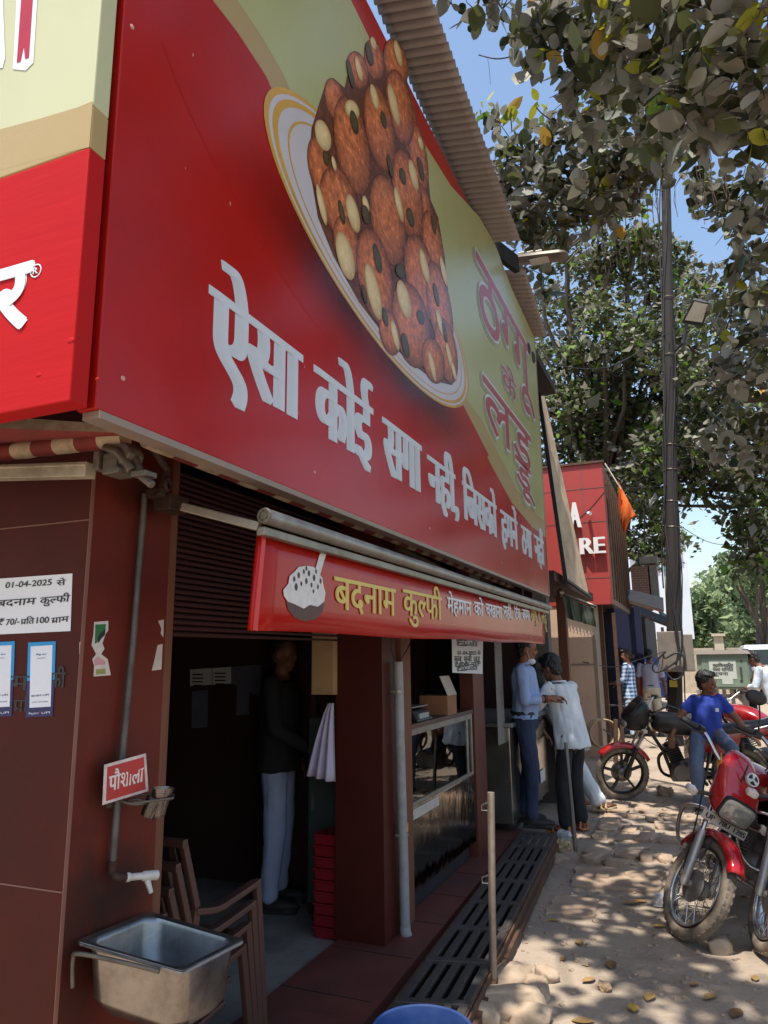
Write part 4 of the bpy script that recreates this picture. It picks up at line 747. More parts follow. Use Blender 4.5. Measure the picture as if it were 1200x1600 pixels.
b = gz(900, 1330); tz = gy(884, 1160, b.y+.1); mb = MB(); mb.tube([b-V((0, 0, .05)), tz], .017, 12); mb.build('tube', M('grey_tube', S(120, 114, 110), .45, metal=.6, var=.2), po2, smooth=50)
bk = thing('bucket', 'blue plastic bucket cut off by the bottom edge, in front of the grating', 'bucket', gz(660, 1592, .36)*V((1, 1, 0)) if False else (gz(660, 1592, .36).x, gz(660, 1592, .36).y, 0))
bc = gz(660, 1607, .36); bc.z = 0
mb = MB(); mb.lathe([(.0, .004), (.13, .004), (.165, .33), (.178, .335), (.182, .35), (.176, .362), (.168, .358), (.160, .33), (.125, .012), (0, .012)], bc, (0, 0, 1), 40); mb.build('tub', M('blue_plastic', S(18, 48, 104), .4, var=.12, sc=4, dirt=S(90, 110, 140), damt=.3), bk, smooth=40)
mb = MB(); mb.torus(bc+V((0, 0, .345)), (0, 0, 1), .181, .006, 40, 8); mb.build('rim', M('pale_blue_plastic', S(60, 108, 170), .4), bk, smooth=60)
mb = MB(); mb.lathe([(0, .14), (.137, .14)], bc, (0, 0, 1), 32, False); mb.build('water', M('dark_water', S(26, 52, 92), .05), bk)
m_stone = M('pale_stone', S(178, 156, 132), .95, var=.22, sc=6, dirt=S(128, 106, 86), damt=.6, dsc=5, bump=.5, bsc=30)
def stone(c, r, seed, nm='stone', lab='', mat=None, grp=None, rz=0., sq=.62):
    bm = bmesh.new(); bmesh.ops.create_icosphere(bm, subdivisions=3, radius=1); R = Matrix.Rotation(rz, 3, 'Z')
    for v in bm.verts:
        p = v.co.copy(); k = 1+.26*noise.noise(p*1.3+V((seed, 0, 0)))+.13*noise.noise(p*3.1+V((0, seed, 0)))+.05*noise.noise(p*9+V((0, 0, seed))); e = V([math.copysign(abs(a)**sq, a) for a in p])
        v.co = V(c)+R@V((e.x*r[0]*k, e.y*r[1]*k, e.z*r[2]*k))
    me = bpy.data.meshes.new(nm); bm.to_mesh(me); bm.free(); me.polygons.foreach_set('use_smooth', [True]*len(me.polygons)); me.materials.append(mat or m_stone)
    o = bpy.data.objects.new(nm, me); COL.objects.link(o); return tag(o, lab, 'stone', grp)
sts = [((800, 1560), .17, .07, .055, .5, 'large flat pale stone right of the steel post foot'), ((770, 1575), .14, .07, .05, -.3, 'pale slab of stone leaning below the post foot'), ((745, 1588), .1, .08, .05, .2, 'small pale stone at the lower edge beside the bucket'), ((795, 1528), .12, .09, .06, .9, 'rounded grey stone just beyond the post foot'), ((838, 1545), .11, .06, .04, 1.9, 'thin pale stone lying at the right of the stone pile'), ((830, 1590), .09, .07, .04, .1, 'stub of broken stone at the bottom edge of the pile'), ((760, 1535), .06, .05, .04, .4, 'fist sized stone touching the post on the shop side'), ((855, 1522), .07, .05, .03, 2.2, 'small grey stone lying away from the pile'), ((797, 1476), .035, .03, .03, 0, 'single white pebble beside the grating edge'), ((1125, 1480), .06, .05, .05, .3, 'stone wedged behind the front wheel of the red motorcycle')]
for i, ((x, y), a, b_, c, rz, lab) in enumerate(sts): p = gz(x, y, c*.5); stone((p.x, p.y, c*.45), (a, b_, c), i*3.7, lab=lab, rz=rz)
# ------------------------------------------------------------------ next shop's eave and small banner
ev = thing('sloping_eave', 'beige ribbed metal eave sheet hanging steeply beyond the billboard', 'awning', gy(880, 900, 9))
a, b, c, d = gy(840, 600, 8.9), gy(852, 622, 9.6), gy(923, 933, 9.9), gy(884, 905, 8.9)
mb = MB(); n = (b-a).cross(d-a).normalized(); N_ = 15; rows = []
for i in range(N_+1):
    s_ = i/N_; o = n*(.025 if i % 3 == 0 else -.0)
    rows.append((a.lerp(b, s_)+o, d.lerp(c, s_)+o))
mb.add([p for r in rows for p in r], [(2*i, 2*i+1, 2*i+3, 2*i+2) for i in range(N_)]); mb.build('ribbed_sheet', M('beige_sheet', S(186, 164, 136), .6, var=.15, sc=3, dirt=S(128, 108, 88), damt=.6, dsc=4), ev, solid=.006)
mb = MB(); mb.bar(a, d, .03, .04); mb.bar(d, c, .03, .03); mb.build('edge_bar', m_ink, ev)
vd = MB(); vd.bx((-2.6, 8.65, 2.5), (-1.45, 12.3, 2.62)); vd.bx((-2.6, 9.0, 0), (-2.5, 12.3, 4.4)); vd.bx((-2.5, 9.9, 0), (-1.9, 10.0, 2.5)); tag(vd.build('recess_wall', m_dark), 'dark recessed shop wall between the billboard and the red store', 'wall')
bn = thing('small_banner', 'small faded green banner with a tattered fringe below the beige eave', 'banner', gy(905, 985, 9.4))
g9 = lambda x, y: gy(x, y, 9.4)
mb = MB(); a, b, c, d = g9(878, 930), g9(928, 950), g9(932, 980), g9(886, 966); rows = [(a.lerp(b, i/12)+V((0, .02*sin(i*1.3), 0)), d.lerp(c, i/12)+V((0, .03*sin(i*1.3+.6), 0))) for i in range(13)]
mb.add([p for r in rows for p in r], [(2*i, 2*i+1, 2*i+3, 2*i+2) for i in range(12)]); mb.build('cloth', M('faded_green', S(92, 98, 86), .9, var=.25, sc=9), bn, solid=.004)
mb = MB()
for i in range(26): s_ = i/25; p = d.lerp(c, s_); mb.tube([p, p+V((.02*noise.noise((i, 0, 0)), .02, -.05)), p+V((.05*noise.noise((i, 3, 0)), .03, -.08-.04*(i % 3)))], .006, 5)
mb.build('fringe', M('pale_fringe', S(186, 176, 162), .9), bn)
mb = MB(); mb.tube([g9(872, 925), g9(932, 948)], .02, 8); mb.ell(g9(876, 926), (.05, .05, .05)); mb.build('rod', m_alu, bn, smooth=50)
a, b = gy(884, 1200, 11), gy(899, 1200, 11); mb = MB(); mb.bx((a.x, 11, 0), (b.x, 11.15, 2.55)); tag(mb.build('wooden_post', m_ply, bevel=.01), 'dark weathered wooden post at the edge of the beige wall', 'post')
# ------------------------------------------------------------------ red store with white letters
YR2 = 12.5
rs = thing('red_store', 'red panelled store with white letters RE and a beige wall below', 'shop', (-2, YR2, 0))
r2 = lambda x, y, k=0: gy(x, y, YR2-k*.002)
zt, zb = r2(910, 726).z, r2(930, 945).z; xr = r2(950, 850).x
m_rp = M('red_panel', S(172, 62, 56), .5, var=.10, sc=1.2, dirt=S(120, 50, 46), damt=.4, dsc=1.2)
mb = MB(); mb.bx((-6, YR2, zb), (xr, YR2+.1, zt)); mb.build('fascia', m_rp, rs, bevel=.006)
mb = MB()
for x in (912,): p = r2(x, 800); mb.bx((p.x-.008, YR2-.004, zb), (p.x+.008, YR2, zt))
for y in (762, 815, 903): z = r2(930, y).z; mb.bx((-6, YR2-.004, z-.007), (xr, YR2-.0002, z+.007))
mb.build('panel_joint', M('joint', S(120, 78, 72), .6), rs)
mb = MB(); mb.bx((-6, YR2-.03, zt), (xr+.03, YR2+.1, zt+.04)); mb.build('coping', m_rust, rs)
mb = MB()
def letters(s, x0, x1, y0, y1, dep=.07):
    a, b = r2(x0, y1, 2), r2(x1, y1, 2); h = r2(x0, y0).z-a.z; vs_, fs_ = glyph(s); xs = [v.x for v in vs_]; q = (b.x-a.x)/(max(xs)-min(xs)); off = [(i*.012-.018, 0) for i in range(4)]
    for lv, mtt in ((0, 0),):
        for i in range(8):
            for ox, oz in off: mb.add([V((a.x+(v.x-min(xs))*q+ox, YR2-.03-dep*i/7-ox*.02, a.z+v.y*h/.69)) for v in vs_], fs_)
letters('RE', 909, 946, 842, 867); letters('A', 893, 908, 787, 826)
mb.build('letters', M('white_letters', S(232, 228, 224), .5, var=.05), rs)
mb = MB(); mb.bx((xr-.04, YR2+.101, zb+.02), (xr, YR2+4.2, zt-.02)); mb.build('side_wall', M('weathered_boards', S(128, 112, 98), .9, var=.35, sc=2.5, aniso=(1, 5, .5), bump=.5), rs)
mb = MB()
for k in range(9): mb.bx((xr, YR2+.3+k*.45, zb+.1), (xr+.03, YR2+.36+k*.45, zt-.1-.04*(k % 3)))
mb.build('batten', m_rust, rs)
bw0, bw1 = r2(899, 1100).x, r2(933, 1100).x
mb = MB(); mb.bx((-2.6, YR2+.02, 0), (bw1, YR2+.6, zb)); mb.build('wall', M('beige_wall', S(204, 172, 148), .8, var=.06, sc=2, dirt=S(168, 136, 112), damt=.5, dsc=2), rs, bevel=.01)
mb = MB(); z = r2(915, 1040).z; mb.bx((-2.6, YR2+.012, z), (bw1+.002, YR2+.019, z+.03)); mb.bx((bw1, YR2+.01, 0), (bw1+.05, YR2+.6, zb)); mb.build('trim', M('trim_grey', S(140, 122, 108), .7), rs)
mb = MB(); p = r2(918, 800); mb.tube([r2(900, 815), r2(925, 792), r2(945, 768)], .008, 6); mb.build('cable', m_ink, rs)
mb = MB(); p = r2(919, 800, 20); mb.tube([p+V((0, 0, -.02)), p+V((.05, -.15, -.06))], .03, 8); mb.build('lamp', m_white, rs)
# flag on the store
fl = thing('saffron_flag', 'orange triangular flag on a slanting stick at the corner of the red store', 'flag', r2(948, 726))
f0 = lambda x, y: gy(x, y, YR2+.3)
mb = MB(); mb.tube([f0(945, 724), f0(970, 764)], .012, 6); mb.build('stick', M('stick', S(206, 190, 170), .6), fl)
mb = MB(); rows = []
for i in range(9):
    s_ = i/8; top_ = f0(966, 752).lerp(f0(994, 806), s_); bot = f0(966, 790).lerp(f0(976, 846), s_**.7) if s_ < .55 else f0(972, 846-(s_-.55)*60).lerp(f0(990, 806), (s_-.55)/.45); w_ = V((0, .06*sin(s_*9), 0))
    rows.append((top_+w_, (top_+bot)/2+w_*1.3+V((0, .03*sin(s_*6), 0)), bot+w_*.6))
mb.add([p for r in rows for p in r], [(3*i+j, 3*i+j+1, 3*i+4+j, 3*i+3+j) for i in range(8) for j in range(2)]); mb.build('cloth', M('saffron', S(226, 112, 44), .8, var=.15, sc=4, transl=.35), fl, smooth=180, solid=.004)
# tin eaves beyond the red store
for q, Y, lab, mt in (([(952, 915), (1036, 936), (1037, 956), (966, 936)], 15.2, 'dark tin eave sheet sticking out beyond the red store', m_ink), ([(985, 944), (1046, 968), (1048, 980), (1000, 962)], 17.5, 'lower dark tarpaulin eave farther down the shop row', M('dark_tarp', S(48, 44, 42), .8, var=.3)), ([(1030, 955), (1062, 976), (1062, 984), (1034, 964)], 19, 'small far eave end touching the utility pole', m_ink)):
    p = [gy(x, y, Y+(.6 if i in (0, 1) else 0)) for i, (x, y) in enumerate(q)]; t = thing('tin_eave', lab, 'awning', p[3]); mb = MB(); mb.slab(p, (p[1]-p[0]).cross(p[3]-p[0]), .03); mb.build('sheet', mt, t)
    mb = MB(); mb.bar(p[3], p[2], .04, .04); mb.bar(p[0], p[3], .04, .04); mb.build('frame', m_rust, t)
# the row of dark shops
row = thing('shop_row', 'row of dim low shops with a dark blue shutter beyond the red store', 'shop', (-2, 18, 0))
mb = MB(); mb.bx((-6, 13.1, 0), (-2.2, 26, 2.9)); mb.bx((-2.2, 17.6, 0), (-1.55, 17.8, 2.8)); mb.bx((-2.2, 21, 0), (-1.15, 27, 2.7)); mb.build('wall', M('dim_wall', S(60, 54, 52), .9, var=.3), row)  # dark colour stands in for dim shop fronts, far block added for darkness
mb = MB(); mb.bx((-2.2, 13.1, 2.6), (-1.5, 21, 2.75)); mb.build('roof', m_rust, row)
mb = MB(); a, b = gy(955, 1062, 16.2), gy(1002, 975, 16.2); mb.bx((a.x, 16.2, 0), (b.x, 16.26, 2.6)); mb.build('shutter', M('blue_shutter', S(22, 28, 60), .6, var=.15), row)
mb = MB(); a, b = gy(952, 1150, 13.3), gy(937, 975, 13.3); mb.bx((b.x, 13.2, 0), (b.x+.07, 13.3, 2.5)); mb.bx((a.x+.1, 14.2, 0), (a.x+.16, 14.3, 2.4)); mb.bx((-2.1, 13.15, .4), (-1.75, 13.6, .9)); mb.build('door_post', m_rust, row)
bp = thing('brick_parapet', 'broken brick parapet with a cement block above the shop row', 'wall', gy(1000, 925, 20))
m_brick = bpy.data.materials.new('old_brick'); m_brick.use_nodes = True; t_ = m_brick.node_tree; bt = t_.nodes.new('ShaderNodeTexBrick'); tc_ = t_.nodes.new('ShaderNodeTexCoord'); mp_ = t_.nodes.new('ShaderNodeMapping'); mp_.inputs['Rotation'].default_value = (pi/2, 0, 0)
t_.links.new(tc_.outputs['Object'], mp_.inputs[0]); t_.links.new(mp_.outputs[0], bt.inputs[0]); bt.inputs['Scale'].default_value = 4; bt.inputs['Color1'].default_value = (.26, .11, .07, 1); bt.inputs['Color2'].default_value = (.2, .1, .07, 1); bt.inputs['Mortar'].default_value = (.3, .26, .22, 1); t_.links.new(bt.outputs[0], t_.nodes['Principled BSDF'].inputs[0]); t_.nodes['Principled BSDF'].inputs['Roughness'].default_value = .9
mb = MB(); a, b = gy(988, 925, 20), gy(1014, 884, 20); mb.bx((a.x, 20, a.z-.5), (b.x, 20.3, b.z)); mb.build('brickwork', m_brick, bp)
mb = MB(); a, b = gy(999, 881, 19.9), gy(1027, 868, 19.9); mb.bx((a.x, 19.9, a.z), (b.x, 20.4, b.z)); a, b = gy(1014, 925, 20), gy(1026, 882, 20); mb.bx((a.x, 20.0, a.z-.4), (b.x, 20.35, b.z)); mb.build('cement_block', m_conc, bp, bevel=.02)
mb = MB(); mb.tube([gy(1008, 868, 20), gy(1006, 780, 20)], .02, 6); mb.tube([gy(997, 885, 20), gy(997, 840, 20)], .015, 6); mb.build('rod', m_ink, bp)
# blue boards under the eaves
bb = thing('blue_notice_board', 'dark blue shop board with pale lettering beside the utility pole', 'sign', gy(1025, 1090, 16.8))
g_ = lambda x, y, k=0: gy(x, y, 16.8-k*.01)
for y0, y1, txt, h in ((1027, 1048, 'DINA', 10), (1050, 1064, 'MIX', 8), (1066, 1090, 'NIT', 8)):
    mb = MB(); a, b = g_(1004, y1), g_(1046, y0); mb.bx((a.x, 16.8, a.z), (b.x, 16.85, b.z)); mb.build('panel', M('board_blue', S(32, 56, 112), .5), bb)
    if txt == 'DINA':
        mb = MB(); a = g_(1007, y1-4, 1); b = g_(1022, y1-4, 1); word(mb, 'BIPIN', a, V((1, 0, 0)), Z_, b.x-a.x, .12, un=V((0, -1, 0)), bx_=.008, lift=0, head=.69); mb.build('lettering', M('pale_letters', S(150, 160, 150), .5), bb)
mb = MB(); a, b = g_(1004, 1094), g_(1030, 1091); mb.bx((a.x, 16.79, a.z), (b.x, 16.85, b.z)); mb.build('yellow_strip', M('dull_yellow', S(170, 140, 60), .6), bb)
mb = MB()
for x in (1006, 1044): p = g_(x, 1090); mb.bx((p.x-.03, 16.86, 0), (p.x+.03, 16.92, 2.2))
mb.build('leg', m_rust, bb)
# ------------------------------------------------------------------ utility pole, flood light, wires
pb_, pt_ = gy(1056, 1168, 14.6), gy(1040, 262, 15.1)
pole = thing('utility_pole', 'tall dark utility pole wrapped in cables with grey boxes low on its shaft', 'pole', (pb_.x, pb_.y, 0))
pb_.z = -.05; pt_ = pt_+(pt_-pb_)*.06; ax = pt_-pb_
mb = MB(); mb.tube([pb_+ax*f_ for f_ in (0, .15, .3, .5, .7, 1)], [.135, .13, .125, .115, .105, .09], 14); mb.build('shaft', M('pole_dark', S(44, 38, 35), .85, var=.3, sc=5, aniso=(3, 3, .5), bump=.4, bsc=20), pole, smooth=60)
mb = MB()
for k in range(10):
    ph = random.uniform(0, 6); r_ = random.uniform(.14, .19); f0_, f1_ = (random.uniform(.0, .5), random.uniform(.6, 1)); pts = []
    for i in range(26): f_ = f0_+(f1_-f0_)*i/25; a_ = ph+2.2*noise.noise((f_*4, k*3.3, 0))+.5; rr = r_*(1-.25*f_)+.05*noise.noise((f_*9, k, 5)); pts.append(pb_+ax*f_+V((cos(a_)*rr, sin(a_)*rr, 0)))
    mb.tube(pts, random.choice((.008, .012, .015)), 5)
mb.build('cable_bundle', M('cable_black', S(44, 40, 38), .7), pole, smooth=80)
for f_ in (.32, .36, .41, .45, .60, .7): mb = MB(); c_ = pb_+ax*f_; mb.torus(c_, ax, .125, .006, 20, 5); mb.build('strap', m_alu, pole)
mb = MB(); c_ = gy(1048, 1018, 14.3); mb.box(c_, (.42, .22, .72)); c2_ = gy(1072, 1020, 14.4); mb.box(c2_, (.26, .22, .66)); mb.build('meter_box', M('dusty_box', S(134, 124, 112), .7, var=.2, sc=3, dirt=S(80, 70, 62), damt=.5), pole, bevel=.015)
mb = MB(); mb.box(gy(1052, 1068, 14.36), (.13, .1, .12)); mb.build('yellow_tag', M('tag_yellow', S(186, 160, 60), .6), pole)
mb = MB()
for pts in ([(1040, 1018), (1020, 1040), (1028, 1050), (1060, 1030), (1066, 1000), (1062, 960)], [(1040, 1050), (1052, 1062), (1066, 1055), (1070, 1030), (1058, 1020), (1040, 1028), (1036, 1022)], [(1058, 900), (1052, 960), (1060, 1010), (1056, 1040)], [(1054, 880), (1047, 905), (1052, 940), (1060, 1000)]): mb.tube(spline([gy(x, y, 14.1) for x, y in pts], 6), .018, 6)
mb.build('loose_cable', m_ink, pole, smooth=80)
fd = thing('flood_light', 'square black LED flood light tilted on an arm from the utility pole', 'flood light', gy(1075, 500, 14))
f1 = lambda x, y, Y=14.0: gy(x, y, Y)
q = [f1(1064, 505), f1(1098, 510), f1(1110, 474, 13.6), f1(1083, 468, 13.6)]; n_ = (q[1]-q[0]).cross(q[3]-q[0]).normalized(); n_ = -n_ if n_.z > 0 else n_
mb = MB(); mb.slab(q, n_, .08); mb.build('housing', m_ink, fd, bevel=.015)
mb = MB(); cc = sum(q, V((0, 0, 0)))/4; q2 = [cc+(p-cc)*.78+n_*.004+(q[3]-q[0])*.05 for p in q]; mb.slab(q2, n_, .003); mb.build('lens', M('lamp_lens', S(206, 200, 184), .3), fd)
mb = MB(); mb.tube([f1(1072, 505), f1(1068, 535), f1(1055, 548, 14.6)], .03, 8); mb.build('bracket_arm', m_ink, fd)
wires = [([(945, 758), (1000, 762), (1045, 758)], 12.6, 14.8, 'thin wire from the red store to the pole'), ([(840, 540), (880, 572), (960, 570), (1042, 520)], 8.5, 14.6, 'sagging wire from the billboard end to the pole'), ([(1062, 470), (1120, 468), (1200, 466)], 14.6, 12, 'wire running right from the flood light'), ([(1060, 820), (1120, 850), (1200, 846)], 15, 22, 'low wire running right past the far trees'), ([(910, 1034), (960, 1042), (1000, 1030), (1045, 1016)], 12.4, 14.3, 'dark cable swung from the beige wall to the pole'), ([(905, 1098), (940, 1100), (985, 1104)], 12.4, 15, 'thin pale cord stretched from the beige wall'), ([(1066, 700), (1120, 640), (1200, 560)], 15, 10, 'dark wire rising right from the pole'), ([(955, 1150), (930, 1112), (1040, 1088)], 12.4, 14.6, 'thin line crossing low in front of the dark shops'), ([(700, -40), (960, 90), (1200, 128)], 9, 9, 'overhead wire crossing the leaves at the top')]
for pts, Ya, Yb, lab in wires:
    n = len(pts); P = [gy(x, y, Ya+(Yb-Ya)*i/(n-1)) for i, (x, y) in enumerate(pts)]; mb = MB(); mb.tube(spline(P, 8), .008 if 'pale' not in lab else .01, 5); tag(mb.build('wire', m_alu if 'pale' in lab else m_ink, smooth=80), lab, 'wire')
cl_ = thing('cable_coil', 'beige coiled cable lying against the foot of the beige wall', 'cable', gy(940, 1165, 12.3))
mb = MB(); cc = gy(938, 1145, 12.3)
for k in range(5): mb.torus(cc+V((.02*k, -.03*k, .02*noise.noise((k, 0, 0)))), (.3*noise.noise((k, 5, 0)), -1, .3+.2*noise.noise((k, 9, 0))), .22+.03*noise.noise((k*2, 0, 1)), .012, 28, 6)
mb.tube(spline([cc+V((.1, 0, -.2)), cc+V((.25, -.2, -.3)), cc+V((.5, -.3, -.28))], 6), .012, 6)
mb.build('coil', M('beige_cable', S(176, 156, 124), .7), cl_, smooth=80)
fp = thing('short_rod', 'short dark iron rod standing in front of the black motorcycle', 'post', gz(962, 1190)); b = gz(962, 1192); mb = MB(); t_z = gy(962, 1124, b.y); mb.tube([b, V((t_z.x, b.y, t_z.z))], .035, 8); mb.build('rod', m_rust, fp, smooth=50)
# ------------------------------------------------------------------ green electricity cabinet on its railing
eb = thing('electric_cabinet', 'grey green electricity cabinet with a pasted notice, on a railing of grey slats', 'cabinet', gz(1130, 1178))
YE = 13.3; e_ = lambda x, y, k=0: gy(x, y, YE-k*.003)
m_eg = M('cabinet_green', S(124, 140, 122), .55, var=.08, sc=2, dirt=S(96, 96, 84), damt=.4, dsc=3)
a, b = e_(1093, 1077), e_(1168, 1022); mb = MB(); mb.bx((a.x, YE, a.z), (b.x, YE+.4, b.z)); mb.build('body', m_eg, eb, bevel=.012)
mb = MB(); mb.hexa([V((x, y, b.z)) for x, y in ((a.x-.05, YE-.06), (b.x+.05, YE-.06), (b.x+.05, YE+.45), (a.x-.05, YE+.45))], [V((x, y, b.z+.07)) for x, y in ((a.x-.02, YE), (b.x+.0, YE), (b.x+.0, YE+.42), (a.x-.02, YE+.42))]); mb.build('lid', M('cabinet_lid', S(104, 94, 84), .7, var=.2), eb, bevel=.008)
mb = MB(); a1, b1 = e_(1099, 1073), e_(1166, 1028); mb.bx((a1.x, YE-.014, a1.z), (b1.x, YE-.001, b1.z)); dr = mb.build('door', m_eg, eb, bevel=.004)
mb = MB()
for y in (1033, 1064): p = e_(1158, y); mb.lathe([(.022, 0), (.018, .02)], p, (0, -1, 0), 10)
p = e_(1158, 1050); mb.box(p+V((0, -.03, 0)), (.03, .03, .16)); mb.build('handle', M('lock_dark', S(60, 66, 60), .5), dr)
mb = MB(); a2, b2 = e_(1110, 1061, 5), e_(1149, 1032, 5); mb.bx((a2.x, YE-.018, a2.z), (b2.x, YE-.0145, b2.z)); a3, b3 = e_(1129, 1069, 5), e_(1145, 1061, 5); mb.bx((a3.x, YE-.018, a3.z), (b3.x, YE-.0145, b3.z)); nb = mb.build('notice', M('notice_paper', S(190, 194, 184), .8, var=.08, sc=14), eb)
mb = MB()
for y, s_ in ((1040, 'महाशिवरात्रि'), (1046.5, 'मेला समिति'), (1053, 'सूचना')): a = e_(1114, y+2, 7); b = e_(1146 if y < 1050 else 1138, y+2, 7); word(mb, s_, a, V((1, 0, 0)), Z_, b.x-a.x, .05, un=V((0, -1, 0)), bx_=.004, lift=0)
mb.build('lettering', M('notice_ink', S(78, 80, 78), .7), nb)
zl = a.z
m_slat = M('grey_slat', S(148, 140, 130), .7, var=.2, sc=4, aniso=(4, 4, .6))
for x, wd_ in ((1094, .07), (1107, .06), (1122, .06), (1134, .06), (1147, .06), (1166, .10)): p = e_(x, 1100); mb = MB(); zt_ = e_(x, 1078).z; mb.bx((p.x-wd_/2, YE+.1, 0), (p.x+wd_/2, YE+.14, zt_)); mb.build('slat', m_slat, eb, bevel=.004)
mb = MB(); 
for y in (1088, 1150): z = e_(1100, y).z; mb.bx((e_(1090, y).x, YE+.141, z-.03), (e_(1172, y).x, YE+.18, z+.03))
mb.build('rail', m_slat, eb)
# ------------------------------------------------------------------ far end of the street
fb = thing('white_building', 'far white building with blue sign boards on its roof, behind the pole', 'building', gy(1030, 930, 46))
h_ = lambda x, y, k=0: gy(x, y, 46-k*.05)
m_fw = M('far_white', S(206, 210, 216), .8, var=.08, sc=.5)
def fbox(n, x0, y0, x1, y1, dep, mat, k=0): a, b = h_(x0, y1, k), h_(x1, y0, k); mb = MB(); mb.bx((a.x, 46-k*.05, a.z), (b.x, 46-k*.05+dep, b.z)); return mb.build(n, mat, fb)
fbox('wall', 985, 838, 1070, 1000, 6, m_fw); fbox('wall', 1000, 812, 1042, 838, 4, m_fw); fbox('slab', 982, 836, 1074, 841, .5, M('far_slab', S(180, 184, 190), .8), 6)
for x0 in (1022, 1036): fbox('window', x0, 850, x0+8, 866, .1, M('far_window', S(120, 150, 160), .2), 2); fbox('window', x0, 878, x0+8, 892, .1, M('far_window', S(120, 150, 160), .2), 2)
for x0, x1, s_ in ((979, 1018, 'BHARGAVA'), (1036, 1062, None)):
    sb = fbox('sign_board', x0, 824, x1, 838, .2, M('sign_blue', S(44, 74, 168), .5), 12)
    if s_: mb = MB(); a, b = h_(x0+1, 835, 14), h_(x1-1, 835, 14); word(mb, s_, a, V((1, 0, 0)), Z_, b.x-a.x, .32, un=V((0, -1, 0)), bx_=.02, lift=0, head=.69); mb.build('lettering', m_white, sb)
for i in range(2): mb = MB(); mb.tube([h_(1028+i*5, 815), h_(1028+i*5, 780)], .05, 5); mb.build('mast', m_steel, fb)
lw = thing('boundary_wall', 'low pale boundary wall with a gate pillar far down the street', 'wall', gy(1110, 1015, 34))
y3 = lambda x, y: gy(x, y, 34)
mb = MB(); a, b = y3(1060, 1022), y3(1140, 1012); mb.bx((a.x, 34, -.1), (b.x+6, 34.3, b.z)); mb.build('wall', M('far_wall', S(178, 164, 144), .9, var=.2), lw)
for x, y in ((1122, 994),): mb = MB(); p = y3(x, y); mb.bx((p.x-.18, 33.7, 0), (p.x+.18, 34.1, p.z)); mb.bx((p.x-.26, 33.6, p.z), (p.x+.26, 34.2, p.z+.1)); mb.build('gate_pillar', M('far_pillar', S(190, 178, 160), .9), lw)
def farcar(x, y, Y, col, top, nm, lab, cat, h=1.5, wd_=1.7):
    p = gz(x, y, 0); p = V((gy(x, y, Y).x, Y, .0)); t = thing(nm, lab, cat, p); c_ = M('car_paint', col, .3, coat=.5)
    mb = MB(); prof = [(-.5, .25), (.5, .25), (.5, .62), (.44, .66), (.36, 1), (-.36, 1), (-.44, .66), (-.5, .62)]; mb.loft([[p+V((u*wd_, d_, v*h)) for u, v in [(a*k, b if b < .5 else .25+(b-.25)*k) for a, b in prof]] for d_, k in ((0, .9), (.25, 1), (2.6, 1), (3.2, .92))]); mb.build('body', c_, t, bevel=.05)
    mb = MB(); mb.hexa([p+V((u*wd_, -.01, v*h)) for u, v in ((-.38, .66), (.38, .66), (.31, .92), (-.31, .92))], [p+V((u*wd_, .05, v*h)) for u, v in ((-.38, .66), (.38, .66), (.31, .92), (-.31, .92))]); mb.build('windscreen', M('dark_glass', S(60, 70, 76), .1), t)
    for sx in (-1, 1): mb = MB(); mb.lathe([(.3, -.1), (.3, .1)], p+V((sx*wd_*.42, .6, .3)), (1, 0, 0), 16); mb.build('wheel', m_ink, t); mb = MB(); mb.ell(p+V((sx*wd_*.36, -.02, h*.5)), (.13, .05, .1)); mb.build('headlight', m_white, t)
    if top: mb = MB(); mb.hexa([p+V((u*wd_*.42, d_, h*1.0)) for u, d_ in ((-1, 0), (1, 0), (1, 2.6), (-1, 2.6))], [p+V((u*wd_*.36, d_, h*1.1)) for u, d_ in ((-1, .1), (1, .1), (1, 2.4), (-1, 2.4))]); mb.build('canopy', M('auto_yellow', S(220, 170, 40), .6), t)
farcar(1168, 1040, 30, S(60, 90, 60), True, 'auto_rickshaw', 'green auto rickshaw with a yellow top far down the street', 'auto rickshaw', 1.6, 1.3)
farcar(1200, 1030, 27, S(214, 220, 226), False, 'parked_van', 'white van at the right edge far down the street', 'van', 1.9, 1.8)
farcar(1128, 1040, 38, S(150, 170, 190), False, 'parked_car', 'pale blue car far down the street behind the electricity cabinet', 'car')
# ------------------------------------------------------------------ motorcycles
m_tyre = M('dusty_tyre', S(86, 78, 70), .85, var=.25, sc=9, dirt=S(160, 142, 120), damt=.75, dsc=6, dthr=.46, bump=.3, bsc=60)
m_chrome = M('chrome', S(196, 194, 194), .24, metal=.95, var=.12, dirt=S(140, 118, 98), damt=.6, dsc=10, dthr=.45)
m_fsil = M('fork_silver', S(168, 164, 160), .4, metal=.5, var=.12, dirt=S(150, 128, 106), damt=.5, dsc=8)
m_eng = M('engine_alloy', S(140, 134, 126), .5, metal=.6, var=.2, dirt=S(84, 72, 62), damt=.6, dsc=8)
m_bk = M('black_paint', S(26, 25, 26), .4, var=.2, dirt=S(110, 96, 82), damt=.3, dsc=5)
m_bkp = M('black_plastic', S(34, 33, 34), .55, var=.2, dirt=S(120, 106, 92), damt=.3, dsc=6)
m_seat = M('seat_vinyl', S(32, 31, 32), .45, var=.2, bump=.2, bsc=80, dirt=S(120, 108, 96), damt=.25, dsc=5)
m_lens = M('lamp_glass', S(150, 148, 140), .12, metal=.35, var=.25, sc=14, coat=.8)
m_amber = M('clear_indicator', S(206, 190, 176), .15, var=.1, coat=.6)
m_plate = M('plate_white', S(176, 170, 162), .5, var=.08, dirt=S(150, 132, 114), damt=.4, dsc=12)
def paint(nm, c): return M(nm, c, .22, var=.08, sc=2, coat=.6, dirt=S(150, 120, 100), damt=.22, dsc=4)
